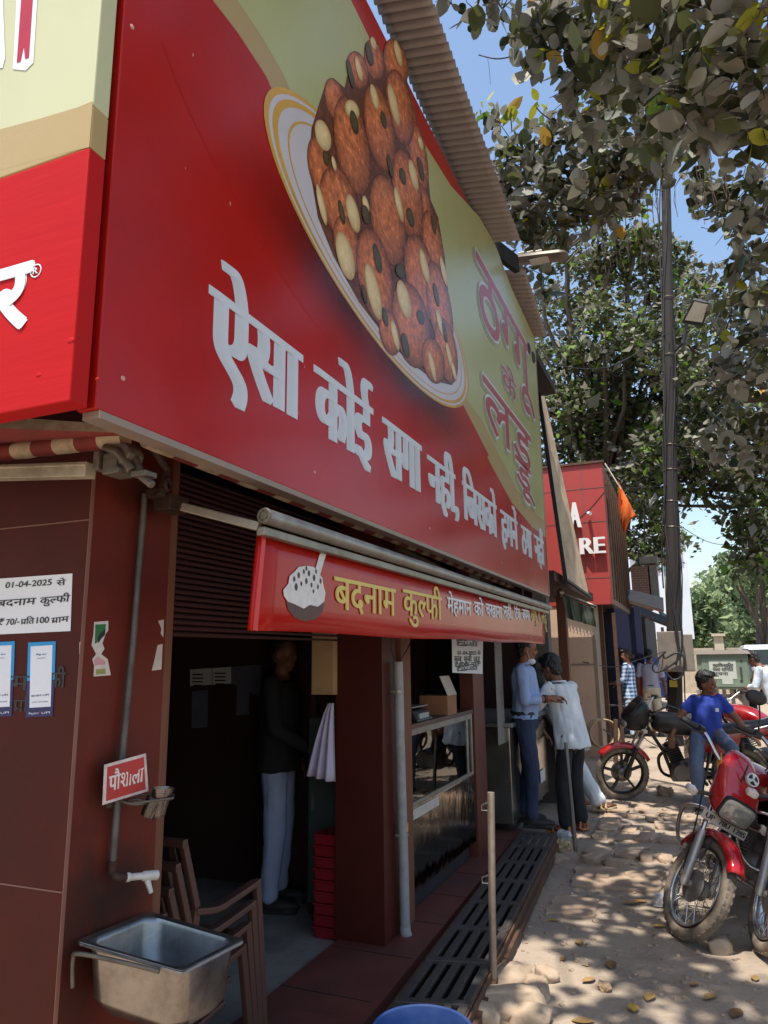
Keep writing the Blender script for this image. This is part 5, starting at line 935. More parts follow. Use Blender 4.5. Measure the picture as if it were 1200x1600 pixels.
def bike(label, loc, head, lean, steer, st, group):
    root = thing('motorcycle', label, 'motorcycle', loc, group=group)
    root.rotation_mode = 'XYZ'
    root.rotation_euler = Euler((lean, 0, head), 'XYZ')
    R_ = .30; FX = 1.26
    hd = V((.93, 0, .87 if st['cowl'] == 'commuter' else .93)); axv = (hd-V((FX-.045, 0, R_))).normalized()
    SM = Matrix.Translation(hd) @ Matrix.Rotation(steer, 4, axv) @ Matrix.Translation(-hd)
    I4 = Matrix.Identity(4)
    SC_ = SM @ Matrix.Translation((0, 0, -.085)) if st['cowl'] == 'commuter' else SM
    def put(mb, nm, mat, par=None, T=I4, **k): mb.v = [T @ v for v in mb.v]; return mb.build(nm, mat, par or root, local=True, **k)
    P_, A_ = st['paint'], st['accent']
    def wheel(c, T, rear):
        w_ = .048 if rear else .036; mb = MB(); mb.torus(c, (0, 1, 0), R_-.036, .036, 48, 12, ry=w_)
        for k in range(44):                      # tread blocks
            a = 2*pi*k/44
            for s_ in (-1, 1): d = V((cos(a+.03*s_), 0, sin(a+.03*s_))); mb.box(V(c)+d*(R_-.0065)+V((0, s_*.014, 0)), (.007, .018, .022), Matrix.Rotation(-a, 3, 'Y'))
        wo = put(mb, 'wheel', m_tyre, T=T, smooth=50)
        mb = MB(); mb.torus(c, (0, 1, 0), R_-.078, .010, 44, 8, ry=.028); mb.torus(c+V((0, .026, 0)), (0, 1, 0), R_-.076, .006, 44, 6); mb.torus(c-V((0, .026, 0)), (0, 1, 0), R_-.076, .006, 44, 6); put(mb, 'rim', m_chrome if st['spoked'] else m_bk, wo, T, smooth=60)
        mb = MB()
        if st['spoked']:
            for k in range(36): a = 2*pi*k/36; b = a+(.42 if k % 4 < 2 else -.42); s_ = 1 if k % 2 else -1; mb.tube([c+V((cos(b)*.055, s_*.03, sin(b)*.055)), c+V((cos(a)*(R_-.09), s_*.004, sin(a)*(R_-.08)))], .0019, 5)
        else:
            for k in range(5): a = 2*pi*k/5+.3; mb.bar(c+V((cos(a)*.04, 0, sin(a)*.04)), c+V((cos(a)*(R_-.085), 0, sin(a)*(R_-.085))), .026, .034, up=(0, 1, 0))
        put(mb, 'spoke', m_chrome if st['spoked'] else m_bk, wo, T)
        mb = MB(); mb.lathe([(.02, -.075), (.025, -.06), (.06, -.055), (.092, -.04), (.095, -.032), (.06, .0), (.06, .03), (.028, .05), (.02, .075)], c, (0, 1, 0), 24)
        if not st['spoked']: mb.lathe([(.12, -.052), (.12, -.047)], c, (0, 1, 0), 28)
        put(mb, 'hub', m_eng, wo, T, smooth=35)
        return wo
    fc = V((FX, 0, R_)); rc = V((0, 0, R_))
    wheel(fc, SM, False); wheel(rc, I4, True)
    for s_ in (-1, 1):
        lo = fc+V((-.015, s_*.085, 0)); hi = hd+V((.03, s_*.085, 0)); md = lo.lerp(hi, .48)
        mb = MB(); mb.tube([lo-(hi-lo).normalized()*.03, lo, md-(hi-lo).normalized()*.04, md], [.016, .026, .025, .023], 14); mb.lathe([(.018, 0), (.018, .03)], lo+V((0, -.015, 0)), (0, 1, 0), 10); f_ = put(mb, 'fork', m_fsil if st['spoked'] else m_bk, T=SM, smooth=50)
        mb = MB(); mb.tube([md, hi+V((-.02, 0, .02))], .0145, 12); put(mb, 'stanchion', m_chrome, f_, SM, smooth=50)
    # front mudguard
    mb = MB(); rows = []
    for k in range(17):
        a = radians(34+k*7.2) if st['spoked'] else radians(24+k*7); a = pi-a if False else a
        a2 = a+radians(18); wd_ = .062-.02*abs(k-8)/8*.6; rows.append([fc+V((cos(a2)*(R_+.03+hh), y*wd_/.062, sin(a2)*(R_+.03+hh))) for y, hh in ((-.062, -.03), (-.056, .004), (-.034, .017), (0, .022), (.034, .017), (.056, .004), (.062, -.03))])
    mb.add([p for r in rows for p in r], [(7*i+j, 7*i+j+1, 7*i+8+j, 7*i+7+j) for i in range(16) for j in range(6)]); put(mb, 'front_mudguard', st.get('guard', P_), T=SM, smooth=180, solid=.004)
    mb = MB()
    for s_ in (-1, 1): mb.tube([fc+V((-.05, s_*.07, .28)), fc+V((-.02, s_*.075, .15))], .007, 6)
    put(mb, 'mudguard_stay', m_bk, T=SM)
    # bars
    yk = hd+V((-.02, 0, .05)); mb = MB(); bar_ = [yk+V((-.20, -.36, .10)), yk+V((-.12, -.25, .115)), yk+V((-.02, -.12, .03)), yk+V((0, 0, .015)), yk+V((-.02, .12, .03)), yk+V((-.12, .25, .115)), yk+V((-.20, .36, .10))]; mb.tube(spline(bar_, 4), .0115, 10); hb = put(mb, 'handlebar', m_chrome, T=SM, smooth=60)
    for s_, i0, i1 in ((-1, 0, 1), (1, 6, 5)):
        mb = MB(); mb.tube([bar_[i0], bar_[i0].lerp(bar_[i1], .8)], .018, 10); put(mb, 'grip', m_bkp, hb, SM, smooth=50)
        mb = MB(); p = bar_[i0].lerp(bar_[i1], .9); mb.box(p, (.05, .04, .045)); mb.tube([p+V((.04, 0, 0)), p+V((.05, s_*.06, -.02)), p+V((.02, s_*.16, -.02))], .006, 6); put(mb, 'lever', m_bkp, hb, SM)
        if st['mirror']: mb = MB(); q = p+V((0, s_*.06, .18)); mb.tube([p, p+V((.02, s_*.03, .1)), q], .006, 6); mb.ell(q+V((0, s_*.03, .03)), (.018, .065, .045)); put(mb, 'mirror', m_bkp, hb, SM, smooth=60)
    mb = MB(); mb.box(hd+V((.015, 0, -.02)), (.05, .22, .03)); mb.box(hd+V((.0, 0, .045)), (.06, .22, .02)); mb.tube([hd-axv*.1, hd+axv*.06], .03, 10); put(mb, 'triple_clamp', m_bk, T=SM, bevel=.004)
    # headlamp cowl, turned with the bars
    def ringc(x, z, wy, hz, sq=.6): return [V((x+.0, math.copysign(abs(cos(a))**sq, cos(a))*wy, z+math.copysign(abs(sin(a))**sq, sin(a))*hz)) for a in [2*pi*i/20+pi/20 for i in range(20)]]
    if st['cowl'] == 'commuter':
        mb = MB(); C0 = [(.93, .98, .10, .15), (.99, .965, .135, .175), (1.05, .945, .142, .165), (1.10, .90, .130, .125), (1.135, .865, .115, .085), (1.145, .86, .10, .07)]
        mb.loft([ringc(*c) for c in C0]); 
        for v in mb.v: v.x -= max(0, v.z-.92)*.62; v.y *= 1-max(0, v.z-1.0)*1.6
        cw = put(mb, 'cowl', P_, T=SC_, smooth=45, bevel=0, sub=1)
        mb = MB(); mb.loft([ringc(1.138, .862, .098, .066, .45), ringc(1.156, .860, .098, .066, .45), ringc(1.170, .859, .075, .045, .5)]); hl = put(mb, 'headlight', m_lens, T=SC_, smooth=40)
        mb = MB(); mb.loft([ringc(1.13, .862, .108, .076, .45), ringc(1.152, .862, .108, .076, .45), ringc(1.152, .862, .097, .065, .45)], False); put(mb, 'lamp_frame', m_bkp, hl, SC_)
        # decals
        if st.get('decal'):
            mb = MB(); o = V((1.015, .0, 1.045)); ux, uy = V((0, 1, 0)), V((-.62, 0, .78)).normalized(); un = ux.cross(uy); o = o+un*.006
            n24 = [(cos(2*pi*i/28), sin(2*pi*i/28)) for i in range(28)]; r1 = .04; c2 = o+ux*.035
            mb.prism([c2+ux*x*r1+uy*y*r1 for x, y in n24], un*.02); put(mb, 'emblem', st['white'], cw, SC_)
            mb = MB(); mb.prism([c2+un*.0205+ux*x*r1*.8+uy*y*r1*.8 for x, y in n24], un*.0006); mb.m = 1
            for k in range(3): a = pi/2+2*pi*k/3; d = ux*cos(a)+uy*sin(a); sd = un.cross(d); p = c2+un*.0215; mb.prism([p+sd*.005, p+d*r1*.78+sd*.011, p+d*r1*.78-sd*.011, p-sd*.005], un*.0006)
            put(mb, 'emblem_mark', [m_ink, st['white']], cw, SC_)
            mb = MB(); rows = []
            for k in range(7): f_ = k/6; rows.append([V((.985+.10*f_-.12*(1-f_)**2, -.118-.010*sin(pi*f_)+.028*f_*f_, 1.02-.13*f_+dz)) for dz in (0, .052*(1-f_*.75))])
            mb.add([p for r in rows for p in r], [(2*i, 2*i+1, 2*i+3, 2*i+2) for i in range(6)]); put(mb, 'stripe', A_, cw, SC_, solid=.004)
    else:
        mb = MB(); C0 = [(.93, .98, .09, .12), (1.02, .95, .15, .17), (1.12, .93, .15, .15), (1.20, .90, .11, .105), (1.25, .885, .05, .05)]; mb.loft([ringc(*c) for c in C0]); put(mb, 'cowl', st['cowlmat'], T=SC_, smooth=45, sub=1)
        mb = MB(); mb.loft([[V((x, y, z)) for y in (-w_, -w_*.6, 0, w_*.6, w_)] +[V((x-.012, y, z)) for y in (w_, w_*.6, 0, -w_*.6, -w_)] for x, z, w_ in ((1.17, .98, .12), (1.12, 1.05, .13), (1.05, 1.12, .11), (1.02, 1.16, .07))]); put(mb, 'visor', m_bkp, T=SC_, smooth=60)
        mb = MB(); mb.ell((1.215, 0, .875), (.05, .095, .06)); put(mb, 'headlight', m_lens, T=SC_, smooth=60)
    for s_ in (-1, 1):
        mb = MB(); p = V((1.05, s_*.12, .86)); q = p+V((.01, s_*.10, -.03)); mb.tube([p, q], .012, 8); ind = put(mb, 'indicator', m_bkp, T=SC_); mb = MB(); mb.loft([[q+V((x*k+.0, s_*l, z*k)) for x, z in ((-.03, -.022), (.03, -.026), (.035, .02), (-.025, .024))] for l, k in ((0, .7), (.02, 1.0), (.06, .8), (.07, .45))]); put(mb, 'indicator_lens', m_amber, ind, SC_, bevel=.008)
    if st.get('plate'):
        mb = MB(); pc = V((1.115, 0, .755)); un = V((.97, 0, .22)).normalized(); uy = V((-.22, 0, .97)).normalized(); ux = V((0, 1, 0))
        q = [pc+ux*x*.15+uy*y*.029 for x, y in ((-1, -1), (1, -1), (1, 1), (-1, 1))]; mb.slab(q, un, .004); pl_ = put(mb, 'number_plate', m_plate, T=SC_, bevel=.002)
        mb = MB()
        for tx, x0, x1 in (('UP', -.125, -.07), ('78U', -.035, .035), ('1285', .065, .14)): word(mb, tx, pc+ux*x0-uy*.015, ux, uy, x1-x0, .030, un=un, bx_=.002, lift=.001, head=.69)
        put(mb, 'lettering', m_ink, pl_, SC_)
    # tank, seat, side panels, tail
    mb = MB(); T_ = [(.34, .74, .10, .05), (.42, .80, .125, .085), (.58, .84, .145, .12), (.74, .86, .15, .13), (.86, .87, .12, .11), (.92, .87, .08, .07)]
    mb.loft([ringc(*c, .75) for c in T_]); put(mb, 'fuel_tank', P_ if st['tankred'] else A_, smooth=50, sub=1)
    mb = MB(); T_ = [(-.42, .86, .07, .025), (-.34, .85, .105, .045), (-.1, .83, .12, .05), (.1, .79, .12, .05), (.28, .78, .10, .05), (.40, .80, .07, .04)]; mb.loft([ringc(*c, .6) for c in T_]); put(mb, 'seat', m_seat, smooth=50, sub=1)
    for s_ in (-1, 1): mb = MB(); mb.loft([[V((x, s_*(.10+b), z)) for z, b in ((z0, .0), ((z0+z1)/2, .025), (z1, 0))]+[V((x, s_*.07, z)) for z in (z1, (z0+z1)/2, z0)] for x, z0, z1 in ((.42, .58, .70), (.30, .54, .74), (.12, .55, .76), (0, .62, .78))]); put(mb, 'side_panel', P_, smooth=40)
    mb = MB(); mb.loft([ringc(x, z, a, b, .6) for x, z, a, b in ((.05, .74, .10, .05), (-.25, .79, .115, .05), (-.5, .84, .085, .04), (-.6, .87, .05, .02))]); tl = put(mb, 'tail', P_, smooth=45)
    mb = MB(); mb.box((-.60, 0, .85), (.04, .14, .06)); put(mb, 'tail_lamp', M('tail_red', S(150, 20, 20), .2, coat=.8), tl, bevel=.01)
    mb = MB(); mb.tube(spline([V((-.15, -.14, .82)), V((-.35, -.16, .88)), V((-.52, -.12, .94)), V((-.56, 0, .95)), V((-.52, .12, .94)), V((-.35, .16, .88)), V((-.15, .14, .82))], 5), .012, 8); put(mb, 'grab_rail', m_chrome, smooth=60)
    mb = MB(); rows = []
    for k in range(13): a = radians(30+k*11); rows.append([rc+V((cos(a)*(R_+.05), y, sin(a)*(R_+.05)+(.0 if abs(y) < .07 else -.02))) for y in (-.08, -.05, 0, .05, .08)])
    mb.add([p for r in rows for p in r], [(5*i+j, 5*i+j+1, 5*i+6+j, 5*i+5+j) for i in range(12) for j in range(4)]); put(mb, 'rear_mudguard', m_bkp, smooth=180, solid=.004)
    # frame, swing arm, shocks
    mb = MB(); mb.tube([hd-axv*.1, V((.80, 0, .55)), V((.72, 0, .30)), V((.45, 0, .24))], .02, 8)
    mb.tube([hd-axv*.04, V((.6, 0, .74)), V((.3, 0, .70)), V((-.3, 0, .74))], .02, 8)
    for s_ in (-1, 1): mb.tube([V((0, s_*.09, R_)), V((.42, s_*.08, .34))], .017, 8); mb.tube([V((.38, s_*.09, .3)), V((.30, s_*.09, .7))], .015, 8)
    put(mb, 'frame', m_bk, smooth=50)
    for s_ in (-1, 1): mb = MB(); a, b = V((.02, s_*.115, R_+.02)), V((-.02, s_*.115, .70)); mb.tube([a, b], .012, 8); mb.tube([a.lerp(b, .3), a.lerp(b, .95)], .026, 10); put(mb, 'shock_absorber', m_bk, smooth=50)
    # engine
    mb = MB(); mb.lathe([(.10, -.13), (.115, -.11), (.12, 0), (.115, .11), (.10, .13)], (.50, 0, .34), (0, 1, 0), 22); mb.lathe([(.085, -.14), (.09, -.12), (.09, .12), (.085, .14)], (.64, 0, .34), (0, 1, 0), 20); mb.box((.56, 0, .30), (.34, .19, .13)); en = put(mb, 'engine', m_eng, smooth=35)
    mb = MB(); d = V((.35, 0, .94)).normalized()
    for k in range(8): c = V((.66, 0, .45))+d*.026*k; mb.box(c, (.15, .17, .012), Matrix.Rotation(radians(20), 3, 'Y'))
    mb.tube([V((.66, 0, .42)), V((.66, 0, .42))+d*.24], .05, 10); put(mb, 'cylinder', m_bk if not st['spoked'] else m_eng, en)
    mb = MB(); mb.tube(spline([V((.74, -.06, .55)), V((.84, -.08, .45)), V((.78, -.12, .26)), V((.5, -.14, .22)), V((.2, -.15, .24))], 5), .018, 8); mb.tube(spline([V((.2, -.15, .24)), V((.1, -.16, .26)), V((-.2, -.17, .33)), V((-.45, -.17, .40))], 4), [.02, .035, .042, .044, .044, .044, .044, .044, .044, .044, .044, .044, .035][:13], 12); put(mb, 'exhaust', m_chrome if st['spoked'] else m_bk, smooth=50)
    for s_ in (-1, 1): mb = MB(); mb.tube([V((.42, s_*.10, .26)), V((.42, s_*.27, .25))], .012, 8); mb.tube([V((.42, s_*.17, .26)), V((.42, s_*.28, .26))], .02, 8); put(mb, 'footrest', m_bkp, smooth=50)
    mb = MB(); mb.tube([V((.36, .12, .26)), V((.30, .26, .13)), V((.27, .34, .0))], .012, 8); mb.box(V((.27, .345, .0)), (.05, .05, .01)); put(mb, 'side_stand', m_bk)
    if st['guardbar']:
        for s_ in (-1, 1): mb = MB(); mb.tube(spline([V((.84, s_*.03, .62)), V((.86, s_*.20, .63)), V((.87, s_*.29, .58)), V((.86, s_*.30, .40)), V((.82, s_*.22, .28)), V((.74, s_*.05, .27))], 5), .012, 8); put(mb, 'crash_guard', m_chrome, smooth=60)
    mb = MB()
    for pts in ([(.98, .10, 1.02), (1.03, .08, .85), (1.0, .05, .7), (.85, .05, .6)], [(.98, -.12, 1.04), (1.06, -.1, .9), (1.1, -.1, .6), (1.2, -.09, .35)]): mb.tube(spline([V(p) for p in pts], 5), .005, 5)
    put(mb, 'cable', m_bkp, smooth=60)
    return root
m_wd = M('decal_white', S(216, 212, 208), .4)
red1 = paint('bike_red', S(178, 14, 26)); red2 = paint('bike_dark_red', S(150, 16, 26)); grey1 = paint('bike_grey', S(70, 70, 74))
stA = dict(paint=red1, accent=M('orange_stripe', S(232, 150, 60), .25, coat=.5), spoked=True, cowl='commuter', decal=True, mirror=False, plate=True, tankred=True, guardbar=True, white=m_wd)
stB = dict(paint=red2, accent=m_bk, spoked=False, cowl='sport', cowlmat=m_bk, mirror=False, tankred=False, guardbar=False, white=m_wd, guard=red1)
stC = dict(paint=grey1, accent=grey1, spoked=True, cowl='commuter', decal=False, mirror=True, tankred=True, guardbar=True, white=m_wd, guard=m_bk)
stD = dict(paint=red2, accent=red2, spoked=False, cowl='sport', cowlmat=red2, mirror=False, tankred=True, guardbar=False, white=m_wd)
def place(label, contact, h, lean, steer, st, grp='motorcycles parked on the footpath'):
    # put the front tyre's contact on the given spot
    ang = math.atan2(h[1], h[0]); o = V((1.26, 0, 0)); off = Matrix.Rotation(ang, 3, 'Z') @ (Matrix.Rotation(lean, 3, 'X') @ o)
    return bike(label, (contact[0]-off.x, contact[1]-off.y, .0), ang, lean, steer, st, grp)
place('red spoke wheeled motorcycle with an emblem on its cowl and a white number plate', (-.20, 4.94), (-.42, -.907), radians(-15), radians(52), stA)
place('black and red motorcycle with black alloy wheels, carrying the seated man', (-.88, 9.05), (-.97, -.22), radians(-6), radians(8), stB)
p = gz(1196, 1488); place('grey motorcycle mostly outside the photo, its front wheel at the lower right edge', (p.x, p.y), (-.30, -.955), radians(-13), radians(30), stC)
place('dark red motorcycle beside the seated man, its tail under his left hand', (.05, 10.9), (-.85, .5), radians(-5), radians(5), stD)
p = gz(1205, 1165); place('dark motorcycle with a pale plate at the right edge behind the cabinet railing', (p.x+.2, p.y-.4), (-.5, -.86), radians(-8), radians(15), stC)
p = gz(1240, 1240); place('dark red motorcycle cut off by the right edge beyond the grey one', (p.x+.4, p.y), (-.6, -.8), radians(-8), radians(20), stD)
# ------------------------------------------------------------------ people
def remesh(mb, vox, smooth=2, wr=0., ws=9., seed=0.):
    me = bpy.data.meshes.new('t'); me.from_pydata([tuple(v) for v in mb.v], [], mb.f); o = bpy.data.objects.new('t', me); COL.objects.link(o)
    md = o.modifiers.new('r', 'REMESH'); md.mode = 'VOXEL'; md.voxel_size = vox
    if smooth: ms = o.modifiers.new('s', 'SMOOTH'); ms.factor = .5; ms.iterations = smooth
    dg = bpy.context.evaluated_depsgraph_get(); dg.update(); m2 = bpy.data.meshes.new_from_object(o.evaluated_get(dg)); bpy.data.objects.remove(o); bpy.data.meshes.remove(me)
    if wr:
        nn = [v.normal.copy() for v in m2.vertices]
        for v, n in zip(m2.vertices, nn):
            p = v.co; a = noise.noise((p.x*ws+seed, p.y*ws, p.z*ws*.6)); b = noise.noise((p.x*ws*2.3, p.y*ws*2.3+seed, p.z*ws*1.2)); v.co = p+n*wr*(abs(a)*1.4-.5+.5*b)
    m2.polygons.foreach_set('use_smooth', [True]*len(m2.polygons)); return m2
def link(me, nm, mat, par):
    me.name = nm; me.materials.clear(); me.materials.append(mat); o = bpy.data.objects.new(nm, me); COL.objects.link(o); o.parent = par; return o
def limb(mb, a, b, ra, rb, seg=12, bulge=1.0):
    a, b = V(a), V(b); L_ = (b-a).length; d = (b-a).normalized(); pts = []; rs = []
    for k in range(4): t = k/4*pi/2; pts.append(a-d*ra*cos(t)*.95); rs.append(max(.001, ra*sin(t)))
    for k in range(5): t = k/4; pts.append(a.lerp(b, t)); rs.append((ra+(rb-ra)*t)*(1+(bulge-1)*sin(pi*t)))
    for k in range(1, 5): t = k/4*pi/2; pts.append(b+d*rb*sin(t)*.95); rs.append(max(.001, rb*cos(t)))
    mb.tube(pts, rs, seg)
def torso(mb, pts, rad, sd):                     # rings at pts, half widths rad = (side, depth)
    rings = []
    for i, (p, (rs, rd)) in enumerate(zip(pts, rad)):
        d = (pts[min(i+1, len(pts)-1)]-pts[max(i-1, 0)]).normalized(); s = (sd-d*sd.dot(d)).normalized(); f = s.cross(d)
        rings.append([p+s*rs*math.copysign(abs(cos(a))**.85, cos(a))+f*rd*math.copysign(abs(sin(a))**.9, sin(a)) for a in [2*pi*k/20 for k in range(20)]])
    mb.loft(rings)
m_hair = M('black_hair', (.012, .010, .009), .5, var=.4, sc=40, bump=.5, bsc=90)
m_skin = M('brown_skin', S(140, 92, 66), .55, var=.1, sc=8, spec=.4)
m_skinD = M('dark_skin', S(122, 80, 58), .5, var=.18, sc=8, spec=.4)
m_eye = M('eye_dark', (.01, .008, .008), .3)
def person(label, loc, rz, J, cl, vox=.008, group=None, scale=1.):
    """J: joints in metres (forward, left, up); cl: clothing"""
    root = thing('person', label, 'person', loc, rz, group); root.scale = (scale,)*3
    J = {k: V(v) if isinstance(v, (tuple, list, Vector)) else v for k, v in J.items()}
    sd = (J['shL']-J['shR']).normalized(); hpd = (J['hipL']-J['hipR']).normalized(); pel = (J['hipL']+J['hipR'])/2; chest = (J['shL']+J['shR'])/2; up = (chest-pel).normalized()
    neck = chest+up*.045; hd = J['head']; hf = V(J['look']).normalized(); hu = (hd-neck).normalized(); hu = (hu+V((0, 0, .6))).normalized(); hf = (hf-hu*hf.dot(hu)).normalized(); hs = hu.cross(hf); HR = Matrix((hf, hs, hu)).transposed()
    skin = cl.get('skin', m_skin); mb = MB(); fat = cl.get('fat', 1.)
    mid = pel.lerp(chest, .5)+V((cl.get('belly', 0), 0, 0))
    tp = [pel-up*.06, pel+up*.04, pel.lerp(mid, .6), mid, mid.lerp(chest, .5), chest-up*.06, chest+up*.01, chest+up*.05]
    tr = [(.12, .09), (.155, .11), (.150*fat, .105*fat), (.145*fat, .105*fat), (.16, .11), (.165, .105), (.14, .085), (.06, .055)]
    s_ = lambda i: (sd*i/7+hpd*(7-i)/7).normalized()
    def tors(mb, g, i0=0, i1=8, rr=None): torso(mb, tp[i0:i1], [(a+g, b+g) for a, b in (rr or tr)[i0:i1]], (sd+hpd).normalized())
    tors(mb, 0)
    limb(mb, neck-up*.03, hd-hu*.05, .058, .052)
    mb.ell(hd+hu*.02-hf*.008, (.095, .074, .105), HR, 18, 12); mb.ell(hd-hu*.055+hf*.022, (.066, .055, .062), HR, 14, 9)
    mb.ell(hd-hu*.012+hf*.09, (.018, .013, .024), HR, 10, 7); mb.ell(hd-hu*.098+hf*.06, (.022, .024, .016), HR, 10, 7)
    for e in (-1, 1): mb.ell(hd+hs*e*.075-hu*.01-hf*.012, (.022, .009, .032), HR, 10, 7); mb.ell(hd+hs*e*.03+hf*.068-hu*.03, (.022, .022, .02), HR, 8, 6)
    mb.ell(hd+hf*.076-hu*.063, (.014, .024, .007), HR, 10, 6)
    hands = []
    for L_ in 'LR':
        sh, el, wr_ = J['sh'+L_], J['el'+L_], J['wr'+L_]; limb(mb, sh-sd*(.01 if L_ == 'L' else -.01), el, .05, .04, bulge=1.06); limb(mb, el, wr_, .041, .028, bulge=1.08)
        d = (wr_-el).normalized(); hdv = V(J.get('hd'+L_, d)).normalized(); pn = V(J.get('pn'+L_, (0, 0, -1))); pn = (pn-hdv*pn.dot(hdv)).normalized(); hsd = hdv.cross(pn)*(1 if L_ == 'L' else -1)
        HM = Matrix((hdv, hsd, pn)).transposed(); mb.ell(wr_+hdv*.052, (.052, .040, .017), HM, 14, 9); limb(mb, wr_-hdv*.01, wr_+hdv*.02, .027, .026)
        cu = J.get('curl', .5)
        for k, (of, ln, r) in enumerate(((-.030, .070, .0078), (-.010, .080, .0085), (.011, .084, .0088), (.031, .076, .0086))):
            p = wr_+hdv*.088+hsd*of; pts = [p-hdv*.02, p]; dr = hdv.copy(); a_ = 0
            for f_ in (.42, .33, .25): a_ += cu*(.55+.06*k); q = (hdv*cos(a_)+pn*sin(a_)).normalized(); pts.append(pts[-1]+q*ln*f_)
            mb.tube(pts, [r, r*1.05, r, r*.92, r*.7], 8)
        t0 = wr_+hdv*.03+hsd*.034; td = (hdv*.75+hsd*.62+pn*.28).normalized(); mb.tube([t0-td*.015, t0, t0+td*.034, t0+(td+hdv*.25).normalized()*.062], [.011, .0115, .010, .007], 8)
    for L_ in 'LR':
        hp, kn, an = J['hip'+L_], J['kn'+L_], J['an'+L_]; limb(mb, hp, kn, .082, .054, bulge=1.04); limb(mb, kn, an, .054, .036, bulge=1.1)
        ft = V(J.get('ft'+L_, (1, 0, 0))).normalized(); fs = V((-ft.y, ft.x, 0)).normalized(); fu = ft.cross(fs); FM = Matrix((ft, fs, fu)).transposed()
        if cl.get('bare'): mb.ell(an+ft*.07-fu*.055, (.125, .045, .03), FM, 14, 9); mb.ell(an-fu*.03, (.05, .036, .05), FM, 12, 8); [mb.ell(an+ft*(.185-.012*k)+fs*(.032-.018*k)-fu*.064, (.022, .011, .013), FM, 8, 6) for k in range(5)]
    body = link(remesh(mb, vox, 2), 'body', skin, root)
    # hair
    mb = MB(); lg = cl.get('hair', 1.)
    mb.ell(hd+hu*.045-hf*.030, (.094*lg, .085*lg, .096*lg), HR, 22, 14); mb.ell(hd-hf*.055-hu*.02, (.05*lg, .074*lg, .075*lg), HR, 18, 10); mb.ell(hd+hu*.105+hf*.02, (.075*lg, .07*lg, .035*lg), HR, 16, 8)
    if cl.get('bun'): mb.ell(hd-hf*.12-hu*.02, (.05, .05, .05), HR, 12, 8)
    link(remesh(mb, .006, 0, .012, 42, hd.x*9), 'hair', cl.get('hairmat', m_hair), root)
    mb = MB()
    for e in (-1, 1): mb.ell(hd+hs*e*.032+hf*.083+hu*.008, (.008, .014, .007), HR, 10, 6); mb.ell(hd+hs*e*.034+hf*.087+hu*.03, (.006, .02, .005), HR, 8, 5)
    mb.ell(hd+hf*.089-hu*.064, (.004, .02, .003), HR, 8, 5)
    link(remesh(mb, .003, 0), 'eyes', m_eye, root) if vox < .009 else None
    if cl.get('moustache'): mb = MB(); mb.ell(hd+hf*.090-hu*.050, (.007, .026, .007), HR, 10, 6); link(remesh(mb, .004, 0), 'moustache', m_hair, root)
    # shirt
    if 'shirt' in cl:
        mb = MB(); g = cl.get('loose', .016); hem = cl.get('hem', .05)
        tp2 = [pel-(up+V((0, 0, 1.5))).normalized()*hem]+tp[1:]; tr2 = [(.165*max(1, fat), .125*fat)]+tr[1:]
        torso(mb, tp2[:7]+[chest+up*.035], [(a+g, b+g) for a, b in tr2[:7]]+[(.075, .07)], (sd+hpd).normalized())
        for L_ in 'LR':
            sh, el, wr_ = J['sh'+L_], J['el'+L_], J['wr'+L_]; sl = cl.get('sleeve', 'short')
            if sl == 'short': limb(mb, sh, sh.lerp(el, cl.get('slv', .72)), .060, .062)
            else: limb(mb, sh, el, .064, .054); limb(mb, el, el.lerp(wr_, .9 if sl == 'long' else .5), .054, .042 if sl == 'long' else .05)
        link(remesh(mb, max(vox, .009), 2, cl.get('wr', .010), 8, loc[0]*5), 'shirt', cl['shirt'], root)
        if cl.get('collar'): mb = MB(); mb.tube([neck+hf*0+(sd*cos(a)*.062+(sd.cross(up))*sin(a)*.062)+up*(.005+.012*sin(a)) for a in [2*pi*k/20 for k in range(21)]], .014, 8); link(remesh(mb, .006, 1), 'collar', cl['shirt'], root)
    if 'trousers' in cl:
        mb = MB(); wd_ = cl.get('wide', 1.); u2 = (up+V((0, 0, 1.2))).normalized(); k_ = .88 if cl.get('hem', 0) > .03 else 1.; torso(mb, [pel-u2*.09, pel-u2*.03, pel+u2*.03, pel+u2*.075], [(.13*k_, .10*k_), (.165*k_, .125*k_), (.165*k_, .122*k_), (.155*k_*max(1, fat), .115*k_*fat)], hpd)
        for L_ in 'LR':
            hp, kn, an = J['hip'+L_], J['kn'+L_], J['an'+L_]; limb(mb, hp, kn, .097*wd_*k_, .072*wd_); e = kn.lerp(an, cl.get('leglen', .97)); limb(mb, kn, e, .072*wd_, cl.get('cuff', .058)*wd_)
        link(remesh(mb, max(vox, .009), 2, cl.get('twr', .010), 9, loc[1]*3), 'trousers', cl['trousers'], root)
    if cl.get('belt'): mb = MB(); torso(mb, [pel+up*.065, pel+up*.095], [(.160*fat, .122*fat)]*2, hpd); link(remesh(mb, .008, 0), 'belt', m_ink, root)
